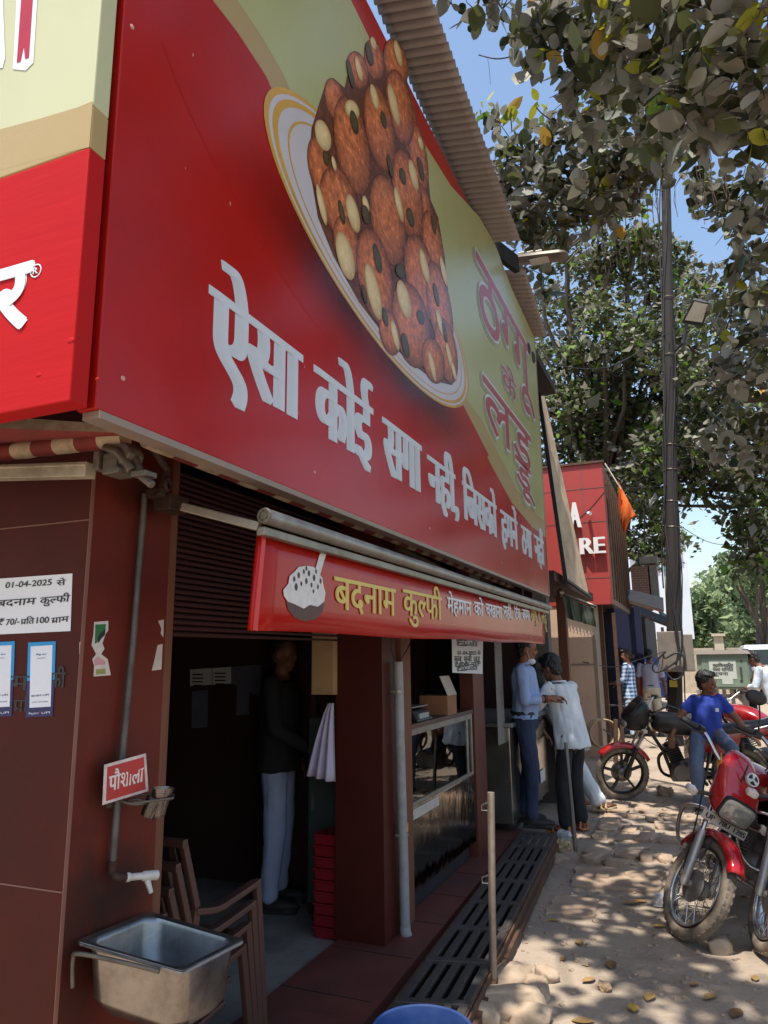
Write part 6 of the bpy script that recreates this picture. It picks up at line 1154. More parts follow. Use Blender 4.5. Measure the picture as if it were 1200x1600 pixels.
    if 'shoe' in cl:
        for L_ in 'LR':
            an = J['an'+L_]; ft = V(J.get('ft'+L_, (1, 0, 0))).normalized(); fs = V((-ft.y, ft.x, 0)).normalized(); fu = ft.cross(fs); FM = Matrix((ft, fs, fu)).transposed(); mb = MB()
            if cl.get('sandal'):
                mb.box(an+ft*.055-fu*.088, (.27, .095, .02), FM)
                for x, wdt in ((.12, .05), (.06, .04), (-.04, .03)): mb.tube([an+ft*x+fs*s2*.052-fu*(.08-.075*(1-s2*s2)**.5*(.6 if x > 0 else 1)) for s2 in (-1, -.7, -.3, .0, .3, .7, 1)], [(.012, wdt/2)]*7 if False else .013, 8)
            else: mb.ell(an+ft*.06-fu*.05, (.15, .05, .042), FM, 16, 9); mb.ell(an-fu*.02, (.055, .046, .06), FM, 12, 8); mb.box(an+ft*.05-fu*.085, (.27, .09, .02), FM)
            link(remesh(mb, .008, 1), 'shoe' if not cl.get('sandal') else 'sandal', cl['shoe'], root)
    return root, J, (hd, hf, hu, hs, neck, chest, pel, up, sd)
STAND = dict(hipL=(0, .09, .92), hipR=(0, -.09, .92), knL=(.01, .10, .49), knR=(.01, -.10, .49), anL=(-.02, .11, .09), anR=(-.02, -.11, .09), shL=(0, .19, 1.40), shR=(0, -.19, 1.40), elL=(-.02, .25, 1.12), elR=(-.02, -.25, 1.12), wrL=(.08, .26, .88), wrR=(.08, -.26, .88), head=(.03, 0, 1.60), look=(1, 0, 0))
def pose(**k): d = dict(STAND); d.update(k); return d
def pp(x, y, Y): return gy(x, y, Y)
m_lb = M('light_blue_cotton', S(150, 168, 206), .85, var=.06, sc=5); m_jean = M('dark_jeans', S(46, 54, 78), .9, var=.2, sc=14, dirt=S(70, 80, 104), damt=.5, dsc=3); m_shoe = M('dark_shoe', S(40, 36, 34), .6, var=.2); m_wht = M('white_cotton', S(216, 218, 220), .85, var=.05, sc=5, transl=.0); m_blkp = M('black_cotton', S(36, 36, 38), .85, var=.25, sc=5)
# man in the light blue shirt
r, J, h = person('man in light blue shirt and dark jeans with a face mask under his chin', (-1.53, 7.02, .10), radians(8), pose(shL=(.01, .18, 1.40), shR=(.0, -.19, 1.39), elR=(.04, -.26, 1.12), wrR=(.23, -.12, 1.13), elL=(.12, .24, 1.12), wrL=(.27, .03, 1.12), hdR=(.9, .45, .12), hdL=(.9, -.4, .1), pnR=(0, .5, -.8), pnL=(0, -.5, -.8), head=(.05, 0, 1.585), look=(1, .1, -.12), curl=.7, knR=(.05, -.1, .50), anR=(.03, -.12, .09), anL=(-.06, .11, .09)), dict(shirt=m_lb, sleeve='mid', trousers=m_jean, shoe=m_shoe, belt=True, collar=True, fat=1.12, belly=.02, hem=-.03, wr=.016), vox=.0065)
hd, hf, hu, hs = h[:4]
mb = MB(); mb.ell(hd-hu*.105+hf*.045, (.055, .05, .035), Matrix((hf, hs, hu)).transposed(), 14, 8); mk = link(remesh(mb, .006, 1), 'face_mask', m_wht, r)
mb = MB(); mb.tube([hd+hs*-.078-hu*.01, hd+hs*-.07+hf*.02-hu*.05, hd-hs*.05-hu*.095+hf*.04], .0025, 6); mb.tube([hd+hs*.078-hu*.01, hd+hs*.07+hf*.02-hu*.05, hd+hs*.05-hu*.095+hf*.04], .0025, 6); mb.build('mask_strap', m_wht, mk, local=True)
mb = MB(); w_ = J['wrR']; e_ = J['elR']; d_ = (w_-e_).normalized(); mb.torus(w_-d_*.02, d_, .031, .006, 16, 6); mb.build('wrist_thread', M('red_thread', S(160, 60, 40), .8), r, local=True); mb = MB(); mb.torus(w_-d_*.045, d_, .033, .008, 16, 6); mb.build('wrist_watch', m_ink, r, local=True)
# man in the white shirt leaning on the counter
a_ = gz(892, 1300); r, J, h = person('man in an untucked white shirt and black trousers leaning forward over the counter edge', (a_.x, a_.y+.02, 0), radians(152), pose(hipL=(-.07, .09, .87), hipR=(-.07, -.09, .87), shL=(.04, .17, 1.32), shR=(.04, -.19, 1.32), elR=(.22, -.26, 1.13), wrR=(.44, -.12, 1.17), elL=(.16, .26, 1.08), wrL=(.40, .12, 1.12), head=(.14, .0, 1.50), look=(1, .15, -.4), knL=(-.02, .11, .46), knR=(.0, -.11, .46), anL=(-.06, .14, .10), anR=(-.01, -.14, .10), ftL=(1, .2, 0), ftR=(1, -.2, 0), hdR=(.8, .5, 0), hdL=(.9, -.2, 0)), dict(shirt=m_wht, sleeve='short', trousers=m_blkp, hem=.12, loose=.026, collar=True, wide=1.0, cuff=.072, hair=1.08, skin=m_skinD, bare=True, shoe=M('tan_sandal', S(190, 120, 84), .7), sandal=True, wr=.02), vox=.0065)
# person behind, seen only by the outstretched white leg
b_ = gz(925, 1262); r, J, h = person('person in loose white trousers and a sandal, mostly hidden behind the white shirted man', (b_.x-.12, b_.y-.05, 0), radians(-20), pose(hipL=(-.08, .09, .80), hipR=(-.04, -.09, .80), shL=(-.34, .15, 1.16), shR=(-.36, -.17, 1.14), elL=(-.42, .2, .92), elR=(-.42, -.22, .92), wrL=(-.30, .15, .78), wrR=(-.3, -.16, .78), head=(-.42, .0, 1.32), look=(-.3, .9, -.2), knR=(.06, -.10, .46), anR=(.28, -.12, .12), knL=(-.12, .12, .42), anL=(-.14, .14, .09), ftR=(.95, -.2, .25)), dict(shirt=M('grey_kurta', S(150, 150, 150), .9, var=.1), sleeve='mid', hem=.25, trousers=m_wht, wide=1.15, cuff=.075, shoe=M('cream_sandal', S(196, 176, 140), .7), sandal=True, bare=True), vox=.009)
# man in the blue T-shirt on the motorcycle
o_ = gy(1107, 1172, 9.12); o_.z = 0
lp = lambda x, y, Y: tuple(gy(x, y, Y)-V((o_.x, o_.y, 0)))
fw = lambda p: (-p[1], p[0], p[2])               # he faces the camera
m_blue = M('royal_blue_jersey', S(36, 60, 150), .85, var=.10, sc=5); m_dj = M('washed_jeans', S(82, 92, 114), .9, var=.22, sc=10, dirt=S(120, 134, 164), damt=.5, dsc=4)
r, J, h = person('man in a royal blue T-shirt and jeans sitting sideways on the black motorcycle', (o_.x, o_.y, 0), radians(-92), pose(
    hipL=(.06, .09, .76), hipR=(.06, -.09, .76), shL=fw(lp(1123, 1091, 9.10)), shR=fw(lp(1085, 1092, 9.10)), elR=fw(lp(1060, 1122, 9.02)), wrR=fw(lp(1051, 1148, 8.95)), elL=fw(lp(1151, 1123, 9.1)), wrL=fw(lp(1170, 1148, 9.15)),
    head=fw(lp(1105, 1067, 9.04)), look=(.42, .9, -.05), knR=fw(lp(1090, 1197, 8.68)), anR=fw(lp(1096, 1262, 8.66)), knL=fw(lp(1147, 1170, 8.72)), anL=fw(lp(1141, 1222, 8.80)), ftR=(1, -.1, -.05), ftL=(.9, .3, -.15), hdR=(.25, -.1, -.9), hdL=(.3, .75, -.55), pnR=(-.9, 0, -.2), pnL=(-.3, -.2, -.9), curl=.55), dict(shirt=m_blue, sleeve='short', slv=.52, trousers=m_dj, shoe=m_shoe, fat=1.0, belly=.02, hem=.06, loose=.010, hair=1.06, skin=m_skinD, moustache=False, wr=.012), vox=.0065)
mb = MB(); c_ = h[5]+V((.175, .10, -.11)); mb.box(c_, (.006, .035, .04)); mb.build('chest_patch', m_wht, r, local=True)
# farther people
m_pl = bpy.data.materials.new('plaid_cotton'); m_pl.use_nodes = True; t_ = m_pl.node_tree; tc_ = t_.nodes.new('ShaderNodeTexCoord'); b_n = t_.nodes['Principled BSDF']; prev = None
for ax_ in ('Y', 'Z'):
    wv = t_.nodes.new('ShaderNodeTexWave'); wv.bands_direction = ax_; wv.inputs['Scale'].default_value = 4.2; t_.links.new(tc_.outputs['Object'], wv.inputs[0]); cr = t_.nodes.new('ShaderNodeMapRange'); cr.inputs[1].default_value = .35; cr.inputs[2].default_value = .65; t_.links.new(wv.outputs[1], cr.inputs[0])
    if prev is None: prev = cr
    else:
        ad = t_.nodes.new('ShaderNodeMath'); ad.operation = 'ADD'; t_.links.new(prev.outputs[0], ad.inputs[0]); t_.links.new(cr.outputs[0], ad.inputs[1]); rp = t_.nodes.new('ShaderNodeValToRGB'); dv = t_.nodes.new('ShaderNodeMath'); dv.operation = 'MULTIPLY'; dv.inputs[1].default_value = .5; t_.links.new(ad.outputs[0], dv.inputs[0]); t_.links.new(dv.outputs[0], rp.inputs[0])
        rp.color_ramp.elements[0].color = S(60, 84, 130)+(1,); rp.color_ramp.elements[1].color = S(226, 232, 240)+(1,); e = rp.color_ramp.elements.new(.5); e.color = S(150, 180, 220)+(1,); t_.links.new(rp.outputs[0], b_n.inputs[0]); b_n.inputs['Roughness'].default_value = .85
q = gz(990, 1153); person('woman in a blue and white plaid shirt holding out one hand by the dark shops', (q.x, q.y, 0), radians(170), pose(elR=(.05, -.22, 1.12), wrR=(.26, -.2, 1.04), elL=(.06, .2, 1.12), wrL=(.3, .15, 1.06), look=(.8, .5, 0)), dict(shirt=m_pl, sleeve='mid', hem=.16, trousers=M('pale_trousers', S(196, 206, 220), .9), shoe=m_shoe, bun=True, hairmat=M('brown_hair', S(62, 46, 40), .6)), vox=.012)
q = gz(1007, 1151); person('woman in a red shawl and orange skirt standing between the plaid and grey shirts', (q.x, q.y+.35, 0), radians(95), pose(), dict(shirt=M('red_shawl', S(150, 48, 40), .9, var=.2), sleeve='long', hem=.3, trousers=M('orange_skirt', S(206, 120, 40), .9, var=.15), wide=1.3, cuff=.09, shoe=m_shoe, bun=True), vox=.012, scale=.96)
q = gz(1024, 1150); person('man seen from behind in a lilac grey shirt and cream trousers', (q.x, q.y, 0), radians(80), pose(wrR=(.02, -.27, .86), wrL=(.02, .27, .86)), dict(shirt=M('lilac_grey_cotton', S(176, 172, 188), .9), sleeve='short', trousers=M('cream_trousers', S(206, 194, 170), .9), belt=True, hem=-.03, shoe=m_shoe, skin=m_skinD), vox=.012)
q = gz(1222, 1185); person('man in a pale checked shirt looking down at the right edge beyond the cabinet', (q.x, q.y, 0), radians(160), pose(shL=(.14, .18, 1.36), shR=(.14, -.19, 1.36), head=(.27, 0, 1.53), look=(.8, 0, -.6), elR=(.2, -.26, 1.1), wrR=(.40, -.12, 1.06), elL=(.2, .25, 1.1), wrL=(.42, .1, 1.06)), dict(shirt=M('pale_check', S(196, 204, 214), .9, var=.12, sc=24), sleeve='mid', hem=.08, trousers=m_blkp, shoe=m_shoe, skin=m_skinD), vox=.012)
q = gz(1185, 1120); person('far pedestrian in a white shirt beyond the cabinet at the right', (q.x-.1, q.y, 0), radians(200), pose(), dict(shirt=m_wht, sleeve='short', trousers=m_blkp, shoe=m_shoe), vox=.014)
q = gz(432, 1416, .055); person('man in a dark shirt and pale blue trousers standing dim inside the shop', (q.x, q.y, .055), radians(15), pose(elR=(.04, -.25, 1.12), wrR=(.24, -.18, 1.0), look=(.9, -.3, 0)), dict(shirt=M('near_black_cotton', S(28, 26, 30), .9), sleeve='long', hem=.08, loose=.026, trousers=M('pale_blue_trousers', S(160, 168, 196), .9, var=.08), shoe=m_shoe, skin=m_skinD, wide=1.05), vox=.010)  # long near-black sleeves added so his arms sink into the dimness
# ------------------------------------------------------------------ trees
import numpy as np
RNG = np.random.default_rng(11)
def leafmesh(name, mat, parent, clusters, size, pal, wts, fine=True, asp=.6, up=.35, shell=.45, droop=.4):
    P = []; 
    for c, r, n in clusters:
        d = RNG.normal(size=(n, 3)); d /= np.linalg.norm(d, axis=1)[:, None]; k = RNG.random(n)**shell
        P.append(np.array(c)+d*k[:, None]*np.array(r))
    P = np.concatenate(P); n = len(P)
    nrm = RNG.normal(size=(n, 3))*.75; nrm[:, 2] = np.abs(nrm[:, 2])+up; nrm /= np.linalg.norm(nrm, axis=1)[:, None]
    t = RNG.normal(size=(n, 3)); t[:, 2] -= droop; t -= nrm*(t*nrm).sum(1)[:, None]; t /= np.linalg.norm(t, axis=1)[:, None]; b = np.cross(nrm, t)
    s = size*np.exp(RNG.normal(size=n)*.33); L = s[:, None]; W = (s*asp*.5*(.85+.3*RNG.random(n)))[:, None]; fo = (.10*s*RNG.random(n))[:, None]; cu = (.2*s*RNG.normal(size=n))[:, None]
    if fine:
        pr = [(.12, .55), (.34, .98), (.62, .92), (.85, .48)]
        lf = [P+t*L*a+b*W*w_+nrm*(cu*a*a+fo*w_*.9) for a, w_ in pr]; rt = [P+t*L*a-b*W*w_+nrm*(cu*a*a+fo*w_*.9) for a, w_ in pr[::-1]]
        vs_ = np.stack([P]+lf+[P+t*L+nrm*cu]+rt+[P+t*L*.35+nrm*cu*.12, P+t*L*.7+nrm*cu*.5], 1); fl = [[0, 10, 11, 5, 4, 3, 2, 1], [0, 9, 8, 7, 6, 5, 11, 10]]; k = 12
    else:
        vs_ = np.stack([P, P+t*L*.45+b*W, P+t*L+nrm*cu, P+t*L*.45-b*W], 1); fl = [[0, 3, 2, 1]]; k = 4
    me = bpy.data.meshes.new(name); nf = len(fl); ls = len(fl[0]); me.vertices.add(n*k); me.vertices.foreach_set('co', vs_.reshape(-1).astype(np.float32))
    idx = (np.array(fl)[None]+np.arange(n)[:, None, None]*k).reshape(-1); me.loops.add(len(idx)); me.loops.foreach_set('vertex_index', idx.astype(np.int32)); me.polygons.add(n*nf); me.polygons.foreach_set('loop_start', np.arange(0, len(idx), ls, dtype=np.int32)); me.update(calc_edges=True)
    pc = np.array(pal)[RNG.choice(len(pal), n, p=np.array(wts)/sum(wts))]*(.8+.4*RNG.random((n, 1))); col = np.ones((n, k, 4)); col[:, :, :3] = pc[:, None, :]
    ca = me.color_attributes.new('Col', 'FLOAT_COLOR', 'POINT'); ca.data.foreach_set('color', col.reshape(-1).astype(np.float32))
    me.materials.append(mat); me.polygons.foreach_set('use_smooth', [True]*len(me.polygons)) if fine else None
    o = bpy.data.objects.new(name, me); COL.objects.link(o)
    if parent: o.parent = parent; o.matrix_parent_inverse = Matrix.Translation(-parent.location)
    return o
m_leaf = M('leaf', (1, 1, 1), .5, var=.12, sc=9, attr=True, transl=.30, spec=.35)
m_leafF = M('leaf_far', (1, 1, 1), .65, var=.1, sc=2, attr=True, transl=.32, spec=.25)
m_bark = M('bark', S(92, 80, 70), .9, var=.3, sc=6, aniso=(3, 3, .7), bump=.6, bsc=18, bdist=.02)
DUST = S(134, 131, 114); DUST2 = S(160, 157, 144); OLV = S(92, 98, 60); DKG = S(58, 64, 40); YEL = S(176, 176, 56); ORG = S(190, 150, 60); BRI = S(112, 142, 58)  # yellow and bright green put backlit tones into the leaf colour
def twig(mb, a, b, r0, r1, sag=.1, n=5, seed=0):
    a, b = V(a), V(b); pts = []
    for i in range(n+1): f_ = i/n; w_ = sin(pi*f_); pts.append(a.lerp(b, f_)+V((noise.noise((f_*2, seed, 0)), noise.noise((f_*2, seed, 5)), noise.noise((f_*2, seed, 9))+sag))*w_*.22*(b-a).length**.7)
    mb.tube(pts, [r0+(r1-r0)*i/n for i in range(n+1)], 6); return pts
ft = thing('overhanging_tree', 'dusty broad leaved tree whose big limb overhangs the footpath at upper right', 'tree', (3.6, 7.6, 0))
limbp = [gy(897, 381, 8.6), gy(940, 347, 8.2), gy(983, 312, 7.8), gy(1022, 260, 7.4), gy(1070, 217, 7.1), gy(1157, 182, 6.9), gy(1215, 172, 6.9), V((2.4, 7.1, 5.9)), V((3.3, 7.5, 4.9))]
mb = MB(); mb.tube([V((3.6, 7.6, -.1)), V((3.62, 7.6, 1.2)), V((3.5, 7.55, 3)), V((3.4, 7.5, 4.6)), V((3.6, 7.3, 6.2)), V((3.4, 6.6, 8.0))], [.42, .34, .3, .28, .2, .1], 14); mb.build('trunk', m_bark, ft, smooth=60)
mb = MB(); L1 = spline(limbp, 5); mb.tube(L1, [.03+.14*i/(len(L1)-1) for i in range(len(L1))], 10); lb = mb.build('limb', m_bark, ft, smooth=60)
limb2 = [V((3.4, 7.5, 4.8)), V((2.3, 5.6, 6.6)), V((1.0, 4.2, 7.2)), V((-.3, 3.4, 7.4)), V((-1.2, 3.0, 7.4))]; limb3 = [V((3.5, 7.4, 5.4)), V((2.0, 8.6, 6.2)), gy(1150, 320, 8.6), gy(1085, 262, 8.0)]; limb4 = [V((3.5, 7.5, 5)), V((3.0, 4.5, 6.0)), V((2.4, 2.4, 6.6))]; limb5 = [V((3.4, 7.5, 4.6)), V((2.6, 8.6, 4.9)), gy(1190, 620, 9.2), gy(1130, 600, 9.0)]
for L_ in (limb2, limb3, limb4, limb5): mb = MB(); q = spline(L_, 5); mb.tube(q, [.14-.11*i/(len(q)-1) for i in range(len(q))], 8); mb.build('limb', m_bark, ft, smooth=60); L1 = L1+q
# leaf clumps that one sees
vis = []
def vc(x, y, Y, r, n): vis.append((gy(x, y, Y), (r, r, r*.8), int(n*.8)))
for x, y, Y, r, n in ((705, 6, 5.2, .16, 9), (745, 24, 5.2, .22, 20), (785, 14, 5.2, .26, 34), (838, 20, 5.1, .3, 60), (850, 60, 5.1, .28, 55), (830, 95, 5.2, .16, 22), (890, 28, 5, .34, 80), (905, 85, 5, .3, 70), (900, 130, 5.2, .22, 40), (950, 30, 4.8, .36, 90), (955, 90, 4.8, .32, 80), (1005, 30, 4.6, .36, 90), (1010, 95, 4.6, .34, 85), (1060, 30, 4.4, .36, 85), (1070, 100, 4.5, .36, 90), (1120, 40, 4.2, .36, 80), (1125, 110, 4.3, .36, 80), (1175, 40, 4.0, .34, 70), (1185, 120, 4.1, .36, 75), (1180, 190, 4.4, .3, 55), (1120, 170, 4.6, .32, 70), (1060, 170, 5, .32, 80), (1000, 160, 5.4, .36, 90), (940, 165, 5.8, .36, 90), (1115, 215, 4.8, .2, 30), (1050, 215, 5.4, .24, 45), (1100, 190, 4.2, .22, 26), (1190, 230, 4.6, .22, 26),
    (775, 190, 7.4, .22, 26), (800, 230, 7.4, .32, 60), (830, 255, 7.4, .4, 110), (790, 280, 7.3, .34, 80), (860, 215, 7.2, .36, 80), (880, 270, 7.2, .42, 120), (850, 310, 7.3, .42, 120), (920, 230, 7, .42, 120), (935, 290, 7, .42, 120), (900, 330, 7.3, .40, 110), (970, 230, 6.8, .4, 110), (985, 275, 7, .36, 80), (815, 335, 7.4, .34, 70), (830, 370, 7.5, .34, 70), (800, 300, 7.4, .3, 60), (870, 365, 7.6, .36, 70), (960, 330, 7.4, .3, 50), (825, 425, 7.8, .28, 36), (850, 455, 8, .24, 26), (900, 185, 7, .3, 60), (1020, 225, 6.6, .34, 70), (1030, 265, 7, .26, 40),
    (1100, 285, 7.8, .28, 50), (1135, 300, 7.8, .34, 70), (1175, 290, 7.6, .36, 70), (1195, 340, 7.4, .36, 70), (1150, 350, 7.8, .34, 60), (1110, 330, 8, .24, 30), (1185, 400, 7.4, .36, 70), (1150, 415, 7.8, .3, 46), (1190, 460, 7.4, .34, 60), (1140, 455, 8, .24, 26), (1165, 500, 8, .34, 60), (1125, 490, 8.4, .22, 20), (1195, 540, 7.8, .36, 66), (1140, 560, 8.4, .36, 60), (1175, 590, 8.4, .4, 80), (1120, 610, 8.6, .3, 44), (1160, 650, 8.8, .42, 80), (1195, 690, 8.6, .4, 70), (1110, 690, 9, .32, 40), (1150, 715, 9, .3, 40), (1070, 120, 4.0, .2, 18), (1190, 10, 3.6, .2, 16), (1080, 250, 7.4, .2, 22)): vc(x, y, Y, r, n)
# and the crown above the footpath, out of the photo, that throws the dappled shade
shade = []
for i in range(230):
    g = V((RNG.uniform(-1.6, 4.2), RNG.uniform(1.2, 12.5), 0)); z = RNG.uniform(5.8, 8.6); p = g-SUN_DIR*(z/-SUN_DIR.z)
    if p.y > 9.6 and p.x < -.4: continue
    if noise.noise((g.x*.55, g.y*.55, 3.3)) < -.28: continue
    c = ROT.transposed() @ (p-EYE); sx, sy = (600-c.x/c.z*FOC, 800+c.y/c.z*FOC) if c.z < 0 else (9e3, 9e3)
    if c.z < 0 and 560 < sx < 1260 and sy > -90: continue            # the part seen is clumped by hand above
    if p.x < -1.6 and p.y < 3.2: continue
    shade.append((p, (.42, .42, .28), 60))
mb = MB()
for i, (c, r, n) in enumerate(vis+shade[::2]):
    for j in range(4 if i < len(vis) else 0): d_ = V((random.uniform(-1, 1), random.uniform(-1, 1), random.uniform(-.6, .6))); twig(mb, c, V(c)+d_*r[0], .006, .0025, n=3, seed=i+j*.37)
    q = min(L1, key=lambda p: (p-V(c)).length+max(0, p.z-c[2])*.3); twig(mb, q, V(c)+V((0, 0, .05)), .014, .004, seed=i*1.7)
mb.build('branches', m_bark, ft, smooth=80)
pal = [DUST, DUST2, OLV, DKG, YEL, ORG]
leafmesh('crown', m_leaf, ft, vis, .13, pal, [.34, .26, .2, .17, .022, .004], asp=.64, up=.2, shell=.6)
leafmesh('crown', m_leaf, ft, shade, .13, pal, [.4, .2, .2, .2, 0, 0], asp=.66, up=.6, shell=.6)
sp_ = [(gy(x, y, Y), (r, r, r), n) for x, y, Y, r, n in ((762, 178, 7.4, .16, 14), (800, 175, 7.4, .14, 8), (850, 170, 7.3, .14, 8), (960, 40, 4.6, .14, 10), (1040, 115, 4.4, .14, 7), (1035, 150, 4.3, .1, 4), (900, 165, 6.8, .2, 10), (1185, 8, 3.8, .14, 8), (1150, 70, 4.1, .16, 7), (850, 75, 5, .12, 5), (995, 20, 4.6, .12, 6))]
leafmesh('backlit_leaves', m_leaf, ft, sp_, .12, [YEL, BRI, ORG], [.6, .3, .1], asp=.5, up=.2, shell=.6)  # yellow-green glow of backlit leaves, put into their colour
mb = MB()
for i in range(46):
    p = random.choice(L1[4:24]); l = random.uniform(.3, 1.1); pts = [p+V((.05*noise.noise((i, k*.6, 0)), .05*noise.noise((i, k*.6, 5)), -l*k/5)) for k in range(6)]; mb.tube(pts, .0035, 4)
for pts in ([(748, 86), (775, 92), (800, 88), (815, 80)], [(762, 92), (765, 112), (766, 132)], [(880, 200), (850, 180), (838, 168)], [(800, 205), (798, 178), (800, 170)]): mb.tube(spline([gy(x, y, 5.6) for x, y in pts], 4), .006 if pts[0][0] != 762 else .002, 5)
mb.build('aerial_root', m_bark, ft)
# the trees behind
def tree(label, base, crowns, trunk, size, pal, wts, name='street_tree', fine=False, th=.25, grp=None, limbs=()):
    t = thing(name, label, 'tree', base, group=grp); b = V(base); top = V(trunk)
    mb = MB(); mb.tube(spline([b-V((0, 0, .2)), b.lerp(top, .4)+V((.1, 0, 0)), top], 4), [th*(1.25-.08*i) for i in range(9)], 10); mb.build('trunk', m_bark, t, smooth=60)
    mb = MB()
    for i, (c, r, n) in enumerate(crowns):
        if i % 2 == 0: q = twig(mb, top-V((0, 0, random.uniform(0, 1.2))), c, th*.35, th*.08, seed=i*2.3, n=6)
    for L_ in limbs: q = spline(L_, 5); mb.tube(q, [th*.5-(th*.4)*i/(len(q)-1) for i in range(len(q))], 7)
    mb.build('branches', m_bark, t, smooth=80); leafmesh('crown', m_leafF, t, crowns, size, pal, wts, fine, asp=.55, shell=.5, up=.25); return t
def cl(lst): return [(gy(x, y, Y), (r, r, r*.75), n) for x, y, Y, r, n in lst]
A_ = []
for x in range(850, 1110, 34):
    for y in range(330, 770, 34):
        Y = 18+3*noise.noise((x*.01, y*.01, 2)); k = noise.noise((x*.017, y*.017, 7))
        if y < 330+max(0, x-1000)*.9+max(0, 880-x)*.3: continue
        if k < -.26: continue
        A_.append((x+random.uniform(-14, 14), y+random.uniform(-14, 14), Y, random.uniform(.55, .85), int(190+140*k)))
lm = [[V((-1.9, 19, 5.2)), gy(905, 640, 18.5), gy(915, 590, 18.3), gy(950, 545, 18)], [V((-1.9, 19, 5.2)), gy(880, 620, 18.5), gy(872, 570, 18.5)], [V((-1.9, 19, 5.2)), gy(950, 640, 18.5), gy(985, 600, 18)]]
tree('large dusty evergreen tree filling the space between the billboard and the pole', (-2.4, 19.5, 0), cl(A_), (-1.9, 19, 5.4), .17, [DUST, DUST2, OLV, DKG, BRI], [.22, .16, .32, .17, .13], th=.3, limbs=lm)
B_ = []
for x in range(1045, 1230, 34):
    for y in range(440, 900, 36):
        k = noise.noise((x*.02, y*.02, 17))
        if y < 450+(1200-x)*.3 or k < -.16 or (y > 760 and x < 1150) or (x < 1120 and y > 700): continue
        B_.append((x+random.uniform(-14, 14), y+random.uniform(-14, 14), 15.5+3*k, random.uniform(.5, .8), int(150+160*k)))
B_ += [(x, y, 17, .6, 150) for x, y in ((1100, 740), (1130, 750), (1165, 745), (1085, 770), (1060, 720), (1045, 745), (1150, 800), (1180, 830), (1190, 870), (1010, 770), (985, 745), (1030, 790))]
tree('tall roadside tree with pale green clumps right of the utility pole', (4.2, 16.5, 0), cl(B_), (3.8, 16.4, 5.2), .16, [DUST, DUST2, OLV, DKG, BRI], [.22, .14, .3, .2, .14], th=.28)
C_ = [(x, y, 24, random.uniform(.6, 1.0), 200) for x, y in ((1000, 700), (970, 740), (1010, 750), (1035, 715), (975, 790), (1010, 800), (990, 850), (1030, 830), (1020, 870), (1045, 850), (955, 700), (1000, 660), (1040, 660), (1080, 690))]
tree('darker tree behind the orange flag and the red store', (-2.8, 24.5, 0), cl(C_), (-2.2, 24.3, 5), .22, [OLV, DKG, DUST, BRI], [.35, .3, .2, .15], th=.25)
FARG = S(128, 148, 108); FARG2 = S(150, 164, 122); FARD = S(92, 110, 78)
for i, (xs, y0, y1, Y, lab, w_) in enumerate(((range(1060, 1130, 16), 930, 1010, 50, 'far bushy tree low behind the pole', [.4, .3, .3]), (range(1110, 1190, 16), 905, 1010, 56, 'far pale green tree above the boundary wall', [.4, .45, .15]), (range(1160, 1240, 16), 890, 1000, 44, 'far green tree at the right edge behind the white van', [.4, .25, .35]), (range(1120, 1250, 18), 780, 900, 30, 'dense darker tree hanging over the road at the right edge', [.2, .1, .7]))):
    D_ = [(x+random.uniform(-6, 6), y+random.uniform(-6, 6), Y+random.uniform(-2, 2), Y*.019*random.uniform(.8, 1.3), 120) for x in xs for y in range(y0, y1, 18) if noise.noise((x*.03, y*.03, i*9)) > -.22 and (i < 3 or x > 1235-(y-760)*.9)]
    if not D_: continue
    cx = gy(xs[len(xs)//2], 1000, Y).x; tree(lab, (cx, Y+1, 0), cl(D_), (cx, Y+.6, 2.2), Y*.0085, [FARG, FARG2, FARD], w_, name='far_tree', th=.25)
# ------------------------------------------------------------------ worn paving, rubble, litter
m_brk = M('worn_paver', S(168, 146, 124), .95, var=.2, sc=7, dirt=S(128, 92, 74), damt=.45, dsc=3, bump=.5, bsc=30)
random.seed(21); k = 0
rows_ = [7.2, 7.5, 7.8, 8.1, 8.4, 8.7, 6.6]
for ri, y in enumerate(rows_):
    x = -1.0
    while x < .55:
        wd_ = random.uniform(.12, .26)
        if random.random() < .82: 
            zc = random.uniform(-.022, .0) if y > 7 else random.uniform(-.022, -.004); stone((x+wd_/2, y+random.uniform(-.06, .06), zc), (wd_*.5, random.uniform(.11, .16), random.uniform(.035, .045)), k*1.9, nm='paving_stone', lab='worn half buried paving stone in the broken footpath', mat=m_brk, grp='worn paving stones in the footpath', rz=random.uniform(-.12, .12), sq=.42).__setitem__('category', 'paving stone'); k += 1
        x += wd_+random.uniform(.01, .06)
for k, (x, y) in enumerate(((880, 1330), (925, 1345), (960, 1352), (995, 1372), (1040, 1345), (1010, 1342), (870, 1345), (940, 1372))):
    p = gz(x, y); stone((p.x, p.y, .0), (random.uniform(.05, .1), random.uniform(.05, .09), random.uniform(.03, .05)), 50+k*2.3, nm='rubble', lab='brick rubble lump along the edge of the broken paving', mat=m_brk, grp='brick rubble along the paving edge', rz=random.uniform(0, 3)).__setitem__('category', 'rubble')
for k, (q, lab) in enumerate((([(890, 1382), (1030, 1392), (1040, 1360), (900, 1352)], 'broken cement slab sunk in the earth before the paving stones'), ([(850, 1425), (930, 1432), (935, 1402), (868, 1398)], 'small sunken slab fragment beside the grating end'))):
    p = [gz(x, y, .015) for x, y in q]; r_ = []
    for i in range(4):
        for j in range(6): t = j/6; e = p[i].lerp(p[(i+1) % 4], t); r_.append(e+V((noise.noise((e.x*9, e.y*9, k)), noise.noise((e.x*9, e.y*9, k+5)), 0))*.035)
    mb = MB(); mb.hexa([v-V((0, 0, .06)) for v in r_], r_); tag(mb.build('broken_slab', m_brk, bevel=.008), lab, 'slab')
mb = MB()                                        # fine gravel nobody could count
